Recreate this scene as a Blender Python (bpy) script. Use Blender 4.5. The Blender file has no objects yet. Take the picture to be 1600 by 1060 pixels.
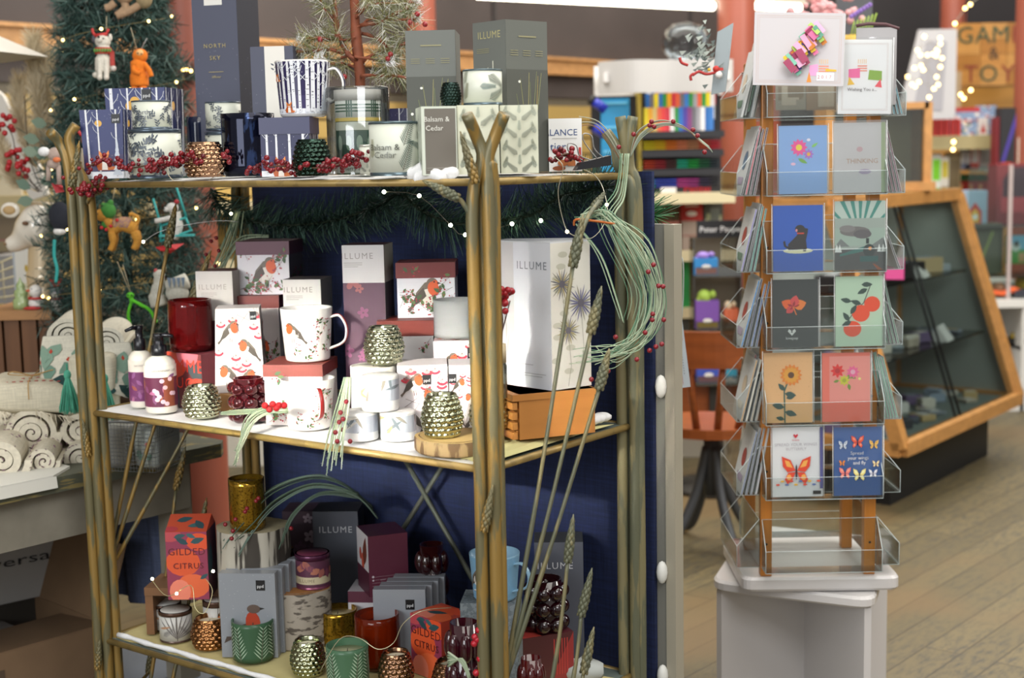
import bpy, bmesh, math, random
from math import pi, sin, cos, tan, atan2, sqrt, radians
from mathutils import Vector, Matrix, noise

# ---------------------------------------------------------------- camera, world, lights
SC = bpy.context.scene
COL = SC.collection
F, PITCH, ROLL, H = 2204.0, 0.12885826, -0.0202851, 1.45      # focal length in pixels of a 1600 px wide frame
cd = bpy.data.cameras.new('camera'); cam = bpy.data.objects.new('camera', cd); COL.objects.link(cam)
cd.sensor_width = 36.0; cd.lens = F/1600*36.0
cam.matrix_world = Matrix.Translation((0, 0, H)) @ Matrix.Rotation(pi/2-PITCH, 4, 'X') @ Matrix.Rotation(ROLL, 4, 'Z')
cd.dof.use_dof = True; cd.dof.focus_distance = 2.75; cd.dof.aperture_fstop = 3.4; cd.clip_start = .05
SC.camera = cam
SC.cycles.transparent_max_bounces = 48
w = bpy.data.worlds.new('world'); SC.world = w; w.use_nodes = True
w.node_tree.nodes['Background'].inputs[0].default_value = (1.0, .96, .90, 1)
w.node_tree.nodes['Background'].inputs[1].default_value = .42
def area(name, loc, target, size, power, color=(1, .97, .92), sy=None):
    l = bpy.data.lights.new(name, 'AREA'); l.energy = power; l.color = color; l.shape = 'RECTANGLE'; l.size = size; l.size_y = sy or size
    o = bpy.data.objects.new(name, l); COL.objects.link(o); o.location = loc
    o.rotation_euler = (Vector(target)-Vector(loc)).to_track_quat('-Z', 'Y').to_euler(); return o
area('assumed_daylight_lamp', (-2.4, -1.4, 2.1), (-.1, 3.0, .8), 2.4, 80, (.93, .97, 1), 1.8)  # assumed daylight from behind camera left; added area lamp, no window modelled
beam_ = area('assumed_sun_beam_lamp', (-2.95, -2.0, 2.62), (-.33, 2.80, 1.01), .92, 2.0, (1, .93, .82), .2); beam_.data.spread = radians(5)  # added narrow-spread area lamp for assumed sun patches
area('assumed_ceiling_light_front', (.6, 2.2, 3.3), (.6, 2.6, 0), 2.2, 45, (1, .95, .87))  # assumed overhead lamp, out of view, added to light the front
area('assumed_ceiling_light_middle', (.5, 6.0, 3.6), (.5, 6.2, 0), 4.5, 150, (1, .95, .86), 2)  # assumed overhead lamp above mid-shop, added out of view
area('assumed_ceiling_light_rear', (1.2, 9.2, 3.6), (1.2, 9.4, 0), 6, 150, (1, .93, .82), 2)  # assumed overhead lamp for the far end, unseen and added
area('case_fill_light', (3.7, 3.4, 3.0), (2.0, 6.2, .6), 1.6, 80, (1, .96, .9))  # added fill lamp aimed into the display case, not a real fixture
area('rack_fill_light', (.9, -.4, 3.3), (.9, 3.3, 1.0), 1.8, 42, (.95, .97, 1), 1.2)  # added soft fill to brighten the card rack's front, no actual window
vs = SC.view_settings
vs.view_transform = 'Standard'; vs.look = 'None'; vs.gamma = 1; vs.use_curve_mapping = False; vs.exposure = 0.38

# ---------------------------------------------------------------- from the frame to the place
def ray(px, py):
    u, v = px-800, py-530; c, s = cos(-ROLL), sin(-ROLL)
    u, v = c*u-s*v, s*u+c*v
    yc, zc = F, -v; c, s = cos(PITCH), sin(PITCH)
    return Vector((u, yc*c+zc*s, -yc*s+zc*c))
def at_z(px, py, z):
    r = ray(px, py); return Vector((0, 0, H)) + r*((z-H)/r.z)
def at_y(px, py, y):
    r = ray(px, py); return Vector((0, 0, H)) + r*(y/r.y)
def facing(x, y): return atan2(-x, y)

# ---------------------------------------------------------------- materials
def lin(h):
    h = h.lstrip('#'); o = []
    for i in (0, 2, 4):
        c = int(h[i:i+2], 16)/255; o.append(c/12.92 if c <= .04045 else ((c+.055)/1.055)**2.4)
    return (*o, 1)
MC = {}
def mat(h, rough=.6, metal=0.0, kind=None, amt=.18, scale=60, emit=0, coat=0, bump=0):
    key = (h, rough, metal, kind, amt, scale, emit, coat, bump)
    if key in MC: return MC[key]
    m = bpy.data.materials.new((kind or 'plain')+'_'+h.strip('#')); m.use_nodes = True; nt = m.node_tree; N = nt.nodes; L = nt.links
    b = N['Principled BSDF']; c = lin(h)
    b.inputs['Base Color'].default_value = c; b.inputs['Roughness'].default_value = rough; b.inputs['Metallic'].default_value = metal
    b.inputs['Coat Weight'].default_value = coat
    if emit:
        b.inputs['Emission Color'].default_value = c; b.inputs['Emission Strength'].default_value = emit
    if kind == 'glass':       # coloured glass
        b.inputs['Transmission Weight'].default_value = amt; b.inputs['IOR'].default_value = 1.35
    elif kind == 'clear':     # clear acrylic or film: mostly see-through, mirror-like at a slant
        N.remove(b); mix = N.new('ShaderNodeMixShader'); t = N.new('ShaderNodeBsdfTransparent'); g = N.new('ShaderNodeBsdfGlossy'); f = N.new('ShaderNodeFresnel')
        a = N.new('ShaderNodeMath'); a.operation = 'MULTIPLY_ADD'; a.inputs[1].default_value = .75; a.inputs[2].default_value = amt; a.use_clamp = True
        t.inputs[0].default_value = c; g.inputs['Roughness'].default_value = rough; f.inputs[0].default_value = 1.4
        L.new(f.outputs[0], a.inputs[0]); L.new(a.outputs[0], mix.inputs[0]); L.new(t.outputs[0], mix.inputs[1]); L.new(g.outputs[0], mix.inputs[2])
        L.new(mix.outputs[0], N['Material Output'].inputs[0])
    elif kind:
        tc = N.new('ShaderNodeTexCoord'); mp = N.new('ShaderNodeMapping'); L.new(tc.outputs['Object'], mp.inputs[0])
        no = N.new('ShaderNodeTexNoise'); no.inputs['Scale'].default_value = scale; no.inputs['Detail'].default_value = 5; L.new(mp.outputs[0], no.inputs['Vector'])
        if kind == 'grain': mp.inputs['Scale'].default_value = (1, .12, 1)
        if kind == 'grainx': mp.inputs['Scale'].default_value = (.12, 1, 1)
        if kind == 'grainz': mp.inputs['Scale'].default_value = (1, 1, .1)
        if kind == 'weave':
            wv = N.new('ShaderNodeTexNoise'); wv.inputs['Scale'].default_value = scale; mp.inputs['Scale'].default_value = (1, 1, .05); mp2 = N.new('ShaderNodeMapping'); mp2.inputs['Scale'].default_value = (.05, .05, 1)
            L.new(tc.outputs['Object'], mp2.inputs[0]); L.new(mp2.outputs[0], wv.inputs['Vector'])
        rp = N.new('ShaderNodeMapRange'); rp.inputs[1].default_value = .3; rp.inputs[2].default_value = .7; rp.inputs[3].default_value = 1-amt; rp.inputs[4].default_value = 1+amt
        L.new(no.outputs[0], rp.inputs[0]); src = rp.outputs[0]
        if kind == 'weave':
            r2 = N.new('ShaderNodeMapRange'); r2.inputs[1].default_value = .3; r2.inputs[2].default_value = .7; r2.inputs[3].default_value = 1-amt; r2.inputs[4].default_value = 1+amt
            L.new(wv.outputs[0], r2.inputs[0]); mm = N.new('ShaderNodeMath'); mm.operation = 'MULTIPLY'; L.new(src, mm.inputs[0]); L.new(r2.outputs[0], mm.inputs[1]); src = mm.outputs[0]
        vm = N.new('ShaderNodeVectorMath'); vm.operation = 'SCALE'; vm.inputs[0].default_value = c[:3]; L.new(src, vm.inputs['Scale']); L.new(vm.outputs[0], b.inputs['Base Color'])
        if bump:
            bp = N.new('ShaderNodeBump'); bp.inputs['Strength'].default_value = bump; bp.inputs['Distance'].default_value = .002; L.new(src, bp.inputs['Height']); L.new(bp.outputs[0], b.inputs['Normal'])
    MC[key] = m; return m
def speckle(h1, h2, thr=.62, scale=400, rough=.5, metal=0, stretch=(1, 1, 1), vor=False):
    key = ('sp', h1, h2, thr, scale, rough, metal, stretch)
    if key in MC: return MC[key]
    m = bpy.data.materials.new('speckled_'+h1.strip('#')); m.use_nodes = True; nt = m.node_tree; N = nt.nodes; L = nt.links; b = N['Principled BSDF']
    tc = N.new('ShaderNodeTexCoord'); mp = N.new('ShaderNodeMapping'); mp.inputs['Scale'].default_value = stretch; L.new(tc.outputs['Object'], mp.inputs[0])
    no = N.new('ShaderNodeTexNoise'); no.inputs['Scale'].default_value = scale; no.inputs['Detail'].default_value = 4; L.new(mp.outputs[0], no.inputs['Vector'])
    rp = N.new('ShaderNodeValToRGB'); rp.color_ramp.elements[0].position = thr-.03; rp.color_ramp.elements[1].position = thr+.03
    rp.color_ramp.elements[0].color = lin(h1); rp.color_ramp.elements[1].color = lin(h2)
    L.new(no.outputs[0], rp.inputs[0]); L.new(rp.outputs[0], b.inputs['Base Color']); b.inputs['Roughness'].default_value = rough; b.inputs['Metallic'].default_value = metal
    MC[key] = m; return m

# ---------------------------------------------------------------- mesh builder
FONT = {}
def glyphs(txt, spacing=1.0):
    key = (txt, spacing)
    if key in FONT: return FONT[key]
    cu = bpy.data.curves.new('t', 'FONT'); cu.body = txt; cu.size = 1; cu.resolution_u = 2; cu.space_character = spacing; cu.align_x = 'CENTER'
    o = bpy.data.objects.new('t', cu); COL.objects.link(o); dg = bpy.context.evaluated_depsgraph_get(); me = o.evaluated_get(dg).to_mesh()
    tris = [[(me.vertices[i].co.x, me.vertices[i].co.y) for i in p.vertices] for p in me.polygons]
    o.evaluated_get(dg).to_mesh_clear(); bpy.data.objects.remove(o); bpy.data.curves.remove(cu)
    FONT[key] = tris; return tris
class MB:
    def __init__(s): s.v = []; s.f = []; s.m = []; s.s = []; s.mats = []
    def mi(s, m):
        if isinstance(m, str): m = mat(m)
        for i, x in enumerate(s.mats):
            if x is m: return i
        s.mats.append(m); return len(s.mats)-1
    def add(s, vs, fs, m, smooth=False, M=None):
        k = len(s.v); i = s.mi(m)
        s.v += [tuple(M @ Vector(p)) for p in vs] if M is not None else [tuple(p) for p in vs]
        for f in fs: s.f.append([k+j for j in f]); s.m.append(i); s.s.append(smooth)
    def box(s, c, d, m, M=None, rz=0, bev=0):
        T = Matrix.Translation(c) @ Matrix.Rotation(rz, 4, 'Z'); T = (M @ T) if M is not None else T
        x, y, z = d[0]/2, d[1]/2, d[2]/2
        if bev:
            b = bmesh.new(); bmesh.ops.create_cube(b, size=1); bmesh.ops.scale(b, vec=d, verts=b.verts)
            bmesh.ops.bevel(b, geom=list(b.edges), offset=bev, segments=2, affect='EDGES', profile=.5)
            b.verts.index_update(); s.add([v.co for v in b.verts], [[v.index for v in f.verts] for f in b.faces], m, False, T); b.free(); return
        s.add([(-x, -y, -z), (x, -y, -z), (x, y, -z), (-x, y, -z), (-x, -y, z), (x, -y, z), (x, y, z), (-x, y, z)],
              [(0, 3, 2, 1), (4, 5, 6, 7), (0, 1, 5, 4), (1, 2, 6, 5), (2, 3, 7, 6), (3, 0, 4, 7)], m, False, T)
    def frustum(s, w0, d0, w1, d1, z0, z1, m, M=None):
        v = [(a*w/2, b*d/2, z) for z, w, d in ((z0, w0, d0), (z1, w1, d1)) for a, b in ((-1, -1), (1, -1), (1, 1), (-1, 1))]
        s.add(v, [(0, 3, 2, 1), (4, 5, 6, 7), (0, 1, 5, 4), (1, 2, 6, 5), (2, 3, 7, 6), (3, 0, 4, 7)], m, False, M)
    def lathe(s, prof, m, seg=32, M=None, smooth=True, fn=None):
        vs = []; fs = []
        for j, (r, z) in enumerate(prof):
            for i in range(seg):
                a = 2*pi*i/seg; rr = fn(a, z, r) if fn else r; vs.append((rr*cos(a), rr*sin(a), z))
        for j in range(len(prof)-1):
            for i in range(seg):
                k = (i+1) % seg; fs.append((j*seg+i, j*seg+k, (j+1)*seg+k, (j+1)*seg+i))
        s.add(vs, fs, m, smooth, M)
    def tube(s, pts, r, m, seg=6, M=None, cap=True):
        pts = [Vector(p) for p in pts]; n = len(pts); rs = r if isinstance(r, (list, tuple)) else [r]*n
        vs = []; fs = []; up = Vector((0, 0, 1)); prev = None
        for i, p in enumerate(pts):
            t = (pts[min(i+1, n-1)]-pts[max(i-1, 0)]); t = t.normalized() if t.length > 1e-9 else Vector((0, 0, 1))
            if prev is None: a = t.cross(up if abs(t.z) < .9 else Vector((1, 0, 0))).normalized()
            else:
                a = prev-t*prev.dot(t); a = a.normalized() if a.length > 1e-6 else t.orthogonal().normalized()
            prev = a; b = t.cross(a)
            for k in range(seg):
                an = 2*pi*k/seg; vs.append(p+a*(cos(an)*rs[i])+b*(sin(an)*rs[i]))
        for i in range(n-1):
            for k in range(seg):
                q = (k+1) % seg; fs.append((i*seg+k, i*seg+q, (i+1)*seg+q, (i+1)*seg+k))
        if cap: fs += [tuple(range(seg))[::-1], tuple((n-1)*seg+k for k in range(seg))]
        s.add(vs, fs, m, True, M)
    def ball(s, c, r, m, seg=10, rings=6, M=None, fn=None):
        c = Vector(c); r = Vector(r) if isinstance(r, (tuple, list, Vector)) else Vector((r, r, r)); vs = []; fs = []
        for j in range(rings+1):
            t = pi*j/rings
            for i in range(seg):
                a = 2*pi*i/seg; d = Vector((sin(t)*cos(a), sin(t)*sin(a), -cos(t))); q = Vector((d.x*r.x, d.y*r.y, d.z*r.z))
                if fn: q = fn(q)
                vs.append(c+q)
        for j in range(rings):
            for i in range(seg):
                k = (i+1) % seg; fs.append((j*seg+i, j*seg+k, (j+1)*seg+k, (j+1)*seg+i))
        s.add(vs, fs, m, True, M)
    def prism(s, poly, y0, y1, m, M=None):     # outline in x,z pushed along y
        n = len(poly); vs = [(x, y0, z) for x, z in poly]+[(x, y1, z) for x, z in poly]
        fs = [tuple(range(n)), tuple(range(2*n-1, n-1, -1))]+[(i, i+n, (i+1) % n+n, (i+1) % n) for i in range(n)]
        s.add(vs, fs, m, False, M)
    def slab(s, poly, z0, z1, m, M=None):      # outline in x,y pushed along z
        n = len(poly); vs = [(x, y, z0) for x, y in poly]+[(x, y, z1) for x, y in poly]
        fs = [tuple(range(n))[::-1], tuple(range(n, 2*n))]+[(i, (i+1) % n, (i+1) % n+n, i+n) for i in range(n)]
        s.add(vs, fs, m, False, M)
    def art(s, polys, fn, rough=.55, metal=0, off=.0004, clip=None, strips=0):   # printed shapes laid on a surface
        for i, (c, pts) in enumerate(polys):
            if clip:
                pts = clip_poly(pts, *clip)
                if len(pts) < 3: continue
            o = off+i*.000012; mi = s.mi(mat(c, rough, metal) if isinstance(c, str) else c); bits = [pts]
            if strips:
                u0, u1 = min(p[0] for p in pts), max(p[0] for p in pts); a0, a1 = int(math.floor(u0*strips)), int(math.floor(u1*strips))
                if a1 > a0: bits = [q for q in (clip_poly(pts, a/strips, -9, (a+1)/strips, 9) for a in range(a0, a1+1)) if len(q) > 2]
            for pts in bits:
                k = len(s.v); s.v += [tuple(fn(u, v, o)) for u, v in pts]; s.f.append(list(range(k, k+len(pts)))); s.m.append(mi); s.s.append(False)
    def build(s, name, parent=None, loc=None, rz=0):
        me = bpy.data.meshes.new(name); me.from_pydata(s.v, [], s.f); me.polygons.foreach_set('material_index', s.m); me.polygons.foreach_set('use_smooth', s.s)
        for m in s.mats: me.materials.append(m)
        me.update(); o = bpy.data.objects.new(name, me); COL.objects.link(o)
        if parent: o.parent = parent
        if loc is not None: o.location = loc
        o.rotation_euler = (0, 0, rz); return o
def clip_poly(p, x0, y0, x1, y1):
    for ax, lim, sg in ((0, x0, 1), (0, x1, -1), (1, y0, 1), (1, y1, -1)):
        q = []; n = len(p)
        for i in range(n):
            a, b = p[i-1], p[i]; ia, ib = sg*(a[ax]-lim) >= 0, sg*(b[ax]-lim) >= 0
            if ia != ib:
                t = (lim-a[ax])/(b[ax]-a[ax]); q.append((a[0]+t*(b[0]-a[0]), a[1]+t*(b[1]-a[1])))
            if ib: q.append(b)
        p = q
        if not p: break
    return p
def text(txt, cx, cy, size, c, spacing=1.0, rot=0):
    co, si = cos(rot), sin(rot)
    return [(c, [(cx+(x*co-y*si)*size, cy+(x*si+y*co)*size) for x, y in t]) for t in glyphs(txt, spacing)]
def tag(o, label, cat, group=None, kind=None):
    if label: o['label'] = label
    if cat: o['category'] = cat
    if group: o['group'] = group
    if kind: o['kind'] = kind
    return o
def thing(name, label, cat, loc, rz=0, group=None):
    o = bpy.data.objects.new(name, None); COL.objects.link(o); o.empty_display_size = .05; o.location = loc; o.rotation_euler = (0, 0, rz)
    return tag(o, label, cat, group)
def struct(name, mb, loc=None, rz=0):
    o = mb.build(name, None, loc, rz); o['kind'] = 'structure'; return o
def single(name, mb, label, cat, loc=None, rz=0, group=None): return tag(mb.build(name, None, loc, rz), label, cat, group)
def dup(root, loc, rz, label, group=None):
    def cp(o, par):
        c = o.copy(); COL.objects.link(c); c.parent = par
        for ch in [x for x in SC.objects if x.parent == o]: cp(ch, c)
        return c
    r = cp(root, None); r.location = loc; r.rotation_euler = (0, 0, rz); r['label'] = label
    if group: r['group'] = group
    return r
def bez(p, n=12):     # smooth curve through the points
    p = [Vector(q) for q in p]; out = []
    for i in range(len(p)-1):
        a, b, c, d = p[max(i-1, 0)], p[i], p[i+1], p[min(i+2, len(p)-1)]
        for k in range(n):
            t = k/n; out.append(.5*((2*b)+(c-a)*t+(2*a-5*b+4*c-d)*t*t+(3*b-a-3*c+d)*t**3))
    out.append(p[-1]); return out
RN = random.Random(11)
def U(a, b): return RN.uniform(a, b)

# ---------------------------------------------------------------- printed pictures, drawn in units of the face's width
def ell(c, x, y, rx, ry, rot=0, n=14):
    co, si = cos(rot), sin(rot)
    return (c, [(x+rx*cos(2*pi*i/n)*co-ry*sin(2*pi*i/n)*si, y+rx*cos(2*pi*i/n)*si+ry*sin(2*pi*i/n)*co) for i in range(n)])
def rc(c, x0, y0, x1, y1): return (c, [(x0, y0), (x1, y0), (x1, y1), (x0, y1)])
def leafp(c, x, y, ln, wd, rot):
    pr = [(0, 0), (.25, .8), (.5, 1), (.8, .55), (1, 0), (.8, -.55), (.5, -1), (.25, -.8)]; co, si = cos(rot), sin(rot)
    return (c, [(x+a*ln*co-b*wd/2*si, y+a*ln*si+b*wd/2*co) for a, b in pr])
def ln(c, pts, w):
    o = []
    for (x0, y0), (x1, y1) in zip(pts, pts[1:]):
        d = sqrt((x1-x0)**2+(y1-y0)**2) or 1; nx, ny = -(y1-y0)/d*w/2, (x1-x0)/d*w/2
        o.append((c, [(x0+nx, y0+ny), (x0-nx, y0-ny), (x1-nx, y1-ny), (x1+nx, y1+ny)]))
    return o
def P(c, pts, x=0, y=0, s=1, fl=1): return (c, [(x+fl*a*s, y+b*s) for a, b in pts])
def robin(x, y, s, fl=1):
    return [P('#5b5148', [(-.62, -.5), (-.25, -.18), (-.3, -.3), (-.55, -.62)], x, y, s, fl), P('#6b6157', [(-.42, -.3), (-.3, .08), (0, .42), (.3, .5), (.36, .2), (0, -.25)], x, y, s, fl),
            ell('#d9d4cc', x+fl*.08*s, y-.08*s, .33*s, .27*s, .6*fl), P('#4d453e', [(-.5, -.42), (-.32, -.02), (-.05, .25), (.05, -.05), (-.2, -.28)], x, y, s, fl),
            ell('#6e6358', x+fl*.26*s, y+.4*s, .2*s, .18*s), ell('#d0582a', x+fl*.3*s, y+.2*s, .2*s, .26*s, .3*fl), ell('#d0582a', x+fl*.36*s, y+.38*s, .12*s, .12*s),
            P('#2b2522', [(.44, .44), (.58, .38), (.44, .36)], x, y, s, fl), ell('#111111', x+fl*.33*s, y+.44*s, .03*s, .03*s, 0, 8)]+ln('#5a4238', [(x+fl*.05*s, y-.3*s), (x+fl*.08*s, y-.55*s)], .03*s)+ln('#5a4238', [(x+fl*.15*s, y-.3*s), (x+fl*.18*s, y-.55*s)], .03*s)
def sprig(x, y, s, rot, r, berry='#a8233a', leaf='#5d7a45', nl=3, nb=8):
    co, si = cos(rot), sin(rot); o = ln('#5c4038', [(x, y), (x+.5*s*co-.06*s*si, y+.5*s*si+.06*s*co), (x+s*co, y+s*si)], .014*s)
    for k in range(nl):
        t = r.uniform(.1, .8); o.append(leafp(leaf if k % 2 else '#3f5c36', x+t*s*co, y+t*s*si, .3*s, .15*s, rot+r.choice((-1, 1))*r.uniform(.6, 1.2)))
    for k in range(nb):
        t = r.uniform(.2, 1.05); d = r.uniform(-.25, .25)*s; bx, by = x+t*s*co-d*si, y+t*s*si+d*co
        o += ln('#6b4a3e', [(x+(t-.15)*s*co, y+(t-.15)*s*si), (bx, by)], .008*s); o.append(ell(berry, bx, by, (.045 if s < .3 else .036)*s, (.045 if s < .3 else .036)*s, 0, 8))
    return o
def berries_robins(a, seed=1, birds=((.5, .45, .5, 1),), corner=True):
    r = random.Random(seed); o = []
    for x, y, s, fl in birds: o += robin(x, y*a, s, fl)
    for k in range(12):
        e = r.random(); x, y = ((r.uniform(0, 1), .04*a) if e < .45 else (.04, r.uniform(0, a)) if e < .75 else (.96, r.uniform(.0, a)))
        o += sprig(x, y, r.uniform(.3, .46), atan2(a/2-y, .5-x)+r.uniform(-.8, .8), r)
    return o
def robin_umbels(a, seed=2):
    r = random.Random(seed); o = []
    for k in range(13):
        x, y = r.uniform(.05, .95), r.uniform(.1, 1.0)*a; o += ln('#7d6a63', [(x, y), (x+r.uniform(-.1, .1), y+.18)], .006)
        for j in range(7):
            t = -pi/2+(j-3)*.27; o += ln('#8a7a74', [(x, y), (x+.11*cos(t), y+.11*sin(t))], .006); o.append(ell('#c83a4c', x+.115*cos(t), y+.115*sin(t), .023, .028, 0, 7))
    for k in range(3): o += ln('#6d5a52', [(r.uniform(0, .3), r.uniform(0, a)), (.5, r.uniform(0, a)), (r.uniform(.7, 1), r.uniform(0, a))], .008)
    for x, y, fl in ((.3, .72, 1), (.72, .5, -1), (.3, .2, -1), (.62, .14, 1)): o += robin(x, y*a, .4, fl)
    return o
def ppd(x, y, s): return [rc('#15161a', x, y, x+s, y+s*1.15)]+text('ppd', x+s/2, y+s*.32, s*.5, '#e8e8e8')
def fox(x, y, s):
    return [P('#b8581f', [(-.34, 0), (-.42, .25), (-.2, .62), (.2, .6), (.34, .2), (.3, 0)], x, y, s), P('#c96a28', [(.1, 0), (.5, .02), (.58, .18), (.3, .2)], x, y, s), P('#efe8de', [(.45, .0), (.62, .1), (.56, .2)], x, y, s),
            P('#efe8de', [(-.14, .02), (-.1, .5), (.12, .5), (.16, .02)], x, y, s), P('#cf7430', [(-.26, .92), (-.2, .62), (0, .48), (.2, .62), (.26, .92), (.12, .82), (-.12, .82)], x, y, s),
            P('#e9893c', [(-.24, 1.02), (-.26, .8), (-.1, .84)], x, y, s), P('#e9893c', [(.24, 1.02), (.26, .8), (.1, .84)], x, y, s), P('#f3ede4', [(-.17, .64), (0, .5), (.17, .64), (0, .6)], x, y, s),
            ell('#2a1a12', x-.09*s, y+.7*s, .022*s, .022*s, 0, 6), ell('#2a1a12', x+.09*s, y+.7*s, .022*s, .022*s, 0, 6), ell('#1a1210', x, y+.55*s, .03*s, .025*s, 0, 6)]
def birches(a, seed=3, n=7, sky='#232a4c', foxes=((.55, .05, .3),), moon=True, seam=True):
    r = random.Random(seed); o = [rc(sky, 0, 0, 1, a), rc('#3c3560', 0, 0, 1, a*.35), rc('#e9ebf0', 0, 0, 1, a*.1)]
    if moon: o.append(ell('#d9a53f', .42, .8*a, .085, .085))
    for k in range(50): x, y = r.random(), r.random()*a; o.append(ell('#dfe4ee', x, y, .005, .005, 0, 5))
    for k in range(n):
        x = (k+.3+r.uniform(-.2, .2))/n; wd = r.uniform(.035, .075); o.append(('#dfe0e4', [(x, .03*a), (x+wd, .03*a), (x+wd*.8, a), (x+wd*.1, a)]))
        for j in range(9): y = r.random()*a; o.append(rc('#4b4a55', x+wd*r.uniform(.05, .5), y, x+wd*r.uniform(.55, .85), y+.008))
        for j in range(3):
            y = a*r.uniform(.5, .95); d = r.choice((-1, 1)); o += ln('#cfd2da', [(x+wd/2, y), (x+wd/2+d*.1, y+.12), (x+wd/2+d*.12, y+.2)], .009)
    x = .85
    for j in range(7): y = a*(.05+.07*j); q = .13*(1-j/8); o.append(('#c9d0db', [(x-q, y), (x+q, y), (x, y+.14*a)]))
    for x, y, s in foxes: o += fox(x, y*a, s)
    return o
def pine(x, y, s, rot, c='#4d5f52', n=13, w=.02, L=.3):
    co, si = cos(rot), sin(rot); o = ln('#5a5648', [(x, y), (x+s*co, y+s*si)], w*s)
    for k in range(n):
        t = (k+.5)/n; l = L*s*(1-.55*t)
        for d in (-1, 1): o.append(leafp(c, x+t*s*co, y+t*s*si, l*1.1, .03*s, rot+d*.8))
    return o
def balsam(a, seed=4, k=1.0):
    o = []; r = random.Random(seed)
    for j in range(max(1, round(a/.5))):
        y0 = (j+.1)*a/max(1, round(a/.5)); q = .5
        for fl in (-1, 1):
            x = .5+fl*.1; o += pine(.5+fl*.06, y0, .36, pi/2-fl*.85, '#5c665c'); o += pine(.5+fl*.42, y0+.1, .3, pi/2+fl*.3, '#74837a')
            o += pine(.5+fl*.3, y0+.34, .16, pi/2-fl*2.2, '#8d8a6a', 5, .02, .4)
        o += pine(.5, y0+.18, .26, pi/2, '#55776e', 9); o += pine(.12, y0+.3, .14, 1.2, '#8f8a6d', 5); o += pine(.88, y0+.3, .14, 1.9, '#8f8a6d', 5)
    return o
def leafy(a, seed=5, c=('#4a5158', '#646c74', '#3a4350'), n=16, x0=0, x1=1):
    r = random.Random(seed); o = []
    for k in range(n):
        x, y, t = r.uniform(x0, x1), r.uniform(0, a), r.uniform(0, 6.28)
        o += ln(c[1], [(x, y), (x+.12*cos(t), y+.12*sin(t))], .005)
        for j in range(5): o.append(leafp(c[j % 3], x+.025*j*cos(t), y+.025*j*sin(t), .07, .024, t+(-1)**j*.8))
    return o
def floral(a, seed=6, bg='#4a2038', cs=('#8a3f5e', '#6a2a4c', '#a8564a', '#7a3050'), n=14):
    r = random.Random(seed); o = [rc(bg, 0, 0, 1, a)]
    for k in range(n):
        x, y, q = r.random(), r.random()*a, r.uniform(.1, .25); c = r.choice(cs); t = r.uniform(0, 6)
        for j in range(5): o.append(ell(c, x+q*.55*cos(t+j*1.256), y+q*.55*sin(t+j*1.256), q*.42, q*.3, t+j*1.256))
    return o
def citrus(a, seed=7):
    o = [rc('#8e3550', 0, 0, 1, a), ell('#d8552c', .4, .55*a, .42, .34), ell('#e0653a', .62, .2*a, .4, .3), ell('#e8826a', .3, .12*a, .26, .3), ell('#d9502a', .8, .85*a, .3, .22), ell('#b6474f', .1, .95*a, .3, .16)]
    for x, y, l, t, c in ((.2, .92, .3, .2, '#2f4f55'), (.55, .82, .34, 2.7, '#28454c'), (.6, .84, .36, .3, '#2f4f55'), (.5, .97, .26, -.4, '#3b6165'), (.8, .3, .24, .6, '#2f4f55')): o.append(leafp(c, x, y*a, l, l*.42, t))
    return o
def butterfly(x, y, s, c1, c2, body='#2a2028'):
    o = []
    for f in (-1, 1):
        o += [P(c1, [(.03, .05), (.2, .42), (.5, .55), (.46, .2), (.3, .0)], x, y, s, f), P(c1, [(.03, 0), (.28, -.02), (.4, -.25), (.3, -.42), (.12, -.25)], x, y, s, f), P(c2, [(.12, .15), (.25, .38), (.4, .42), (.33, .2)], x, y, s, f), ell(c2, x+f*.25*s, y-.18*s, .08*s, .1*s)]
    return o+[ell(body, x, y, .03*s, .28*s, 0, 8)]
def bloom(x, y, s, c1, c2, n=9):
    return [leafp(c1, x, y, s*.5, s*.26, 6.283*k/n) for k in range(n)]+[ell(c2, x, y, .18*s, .18*s)]

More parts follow.
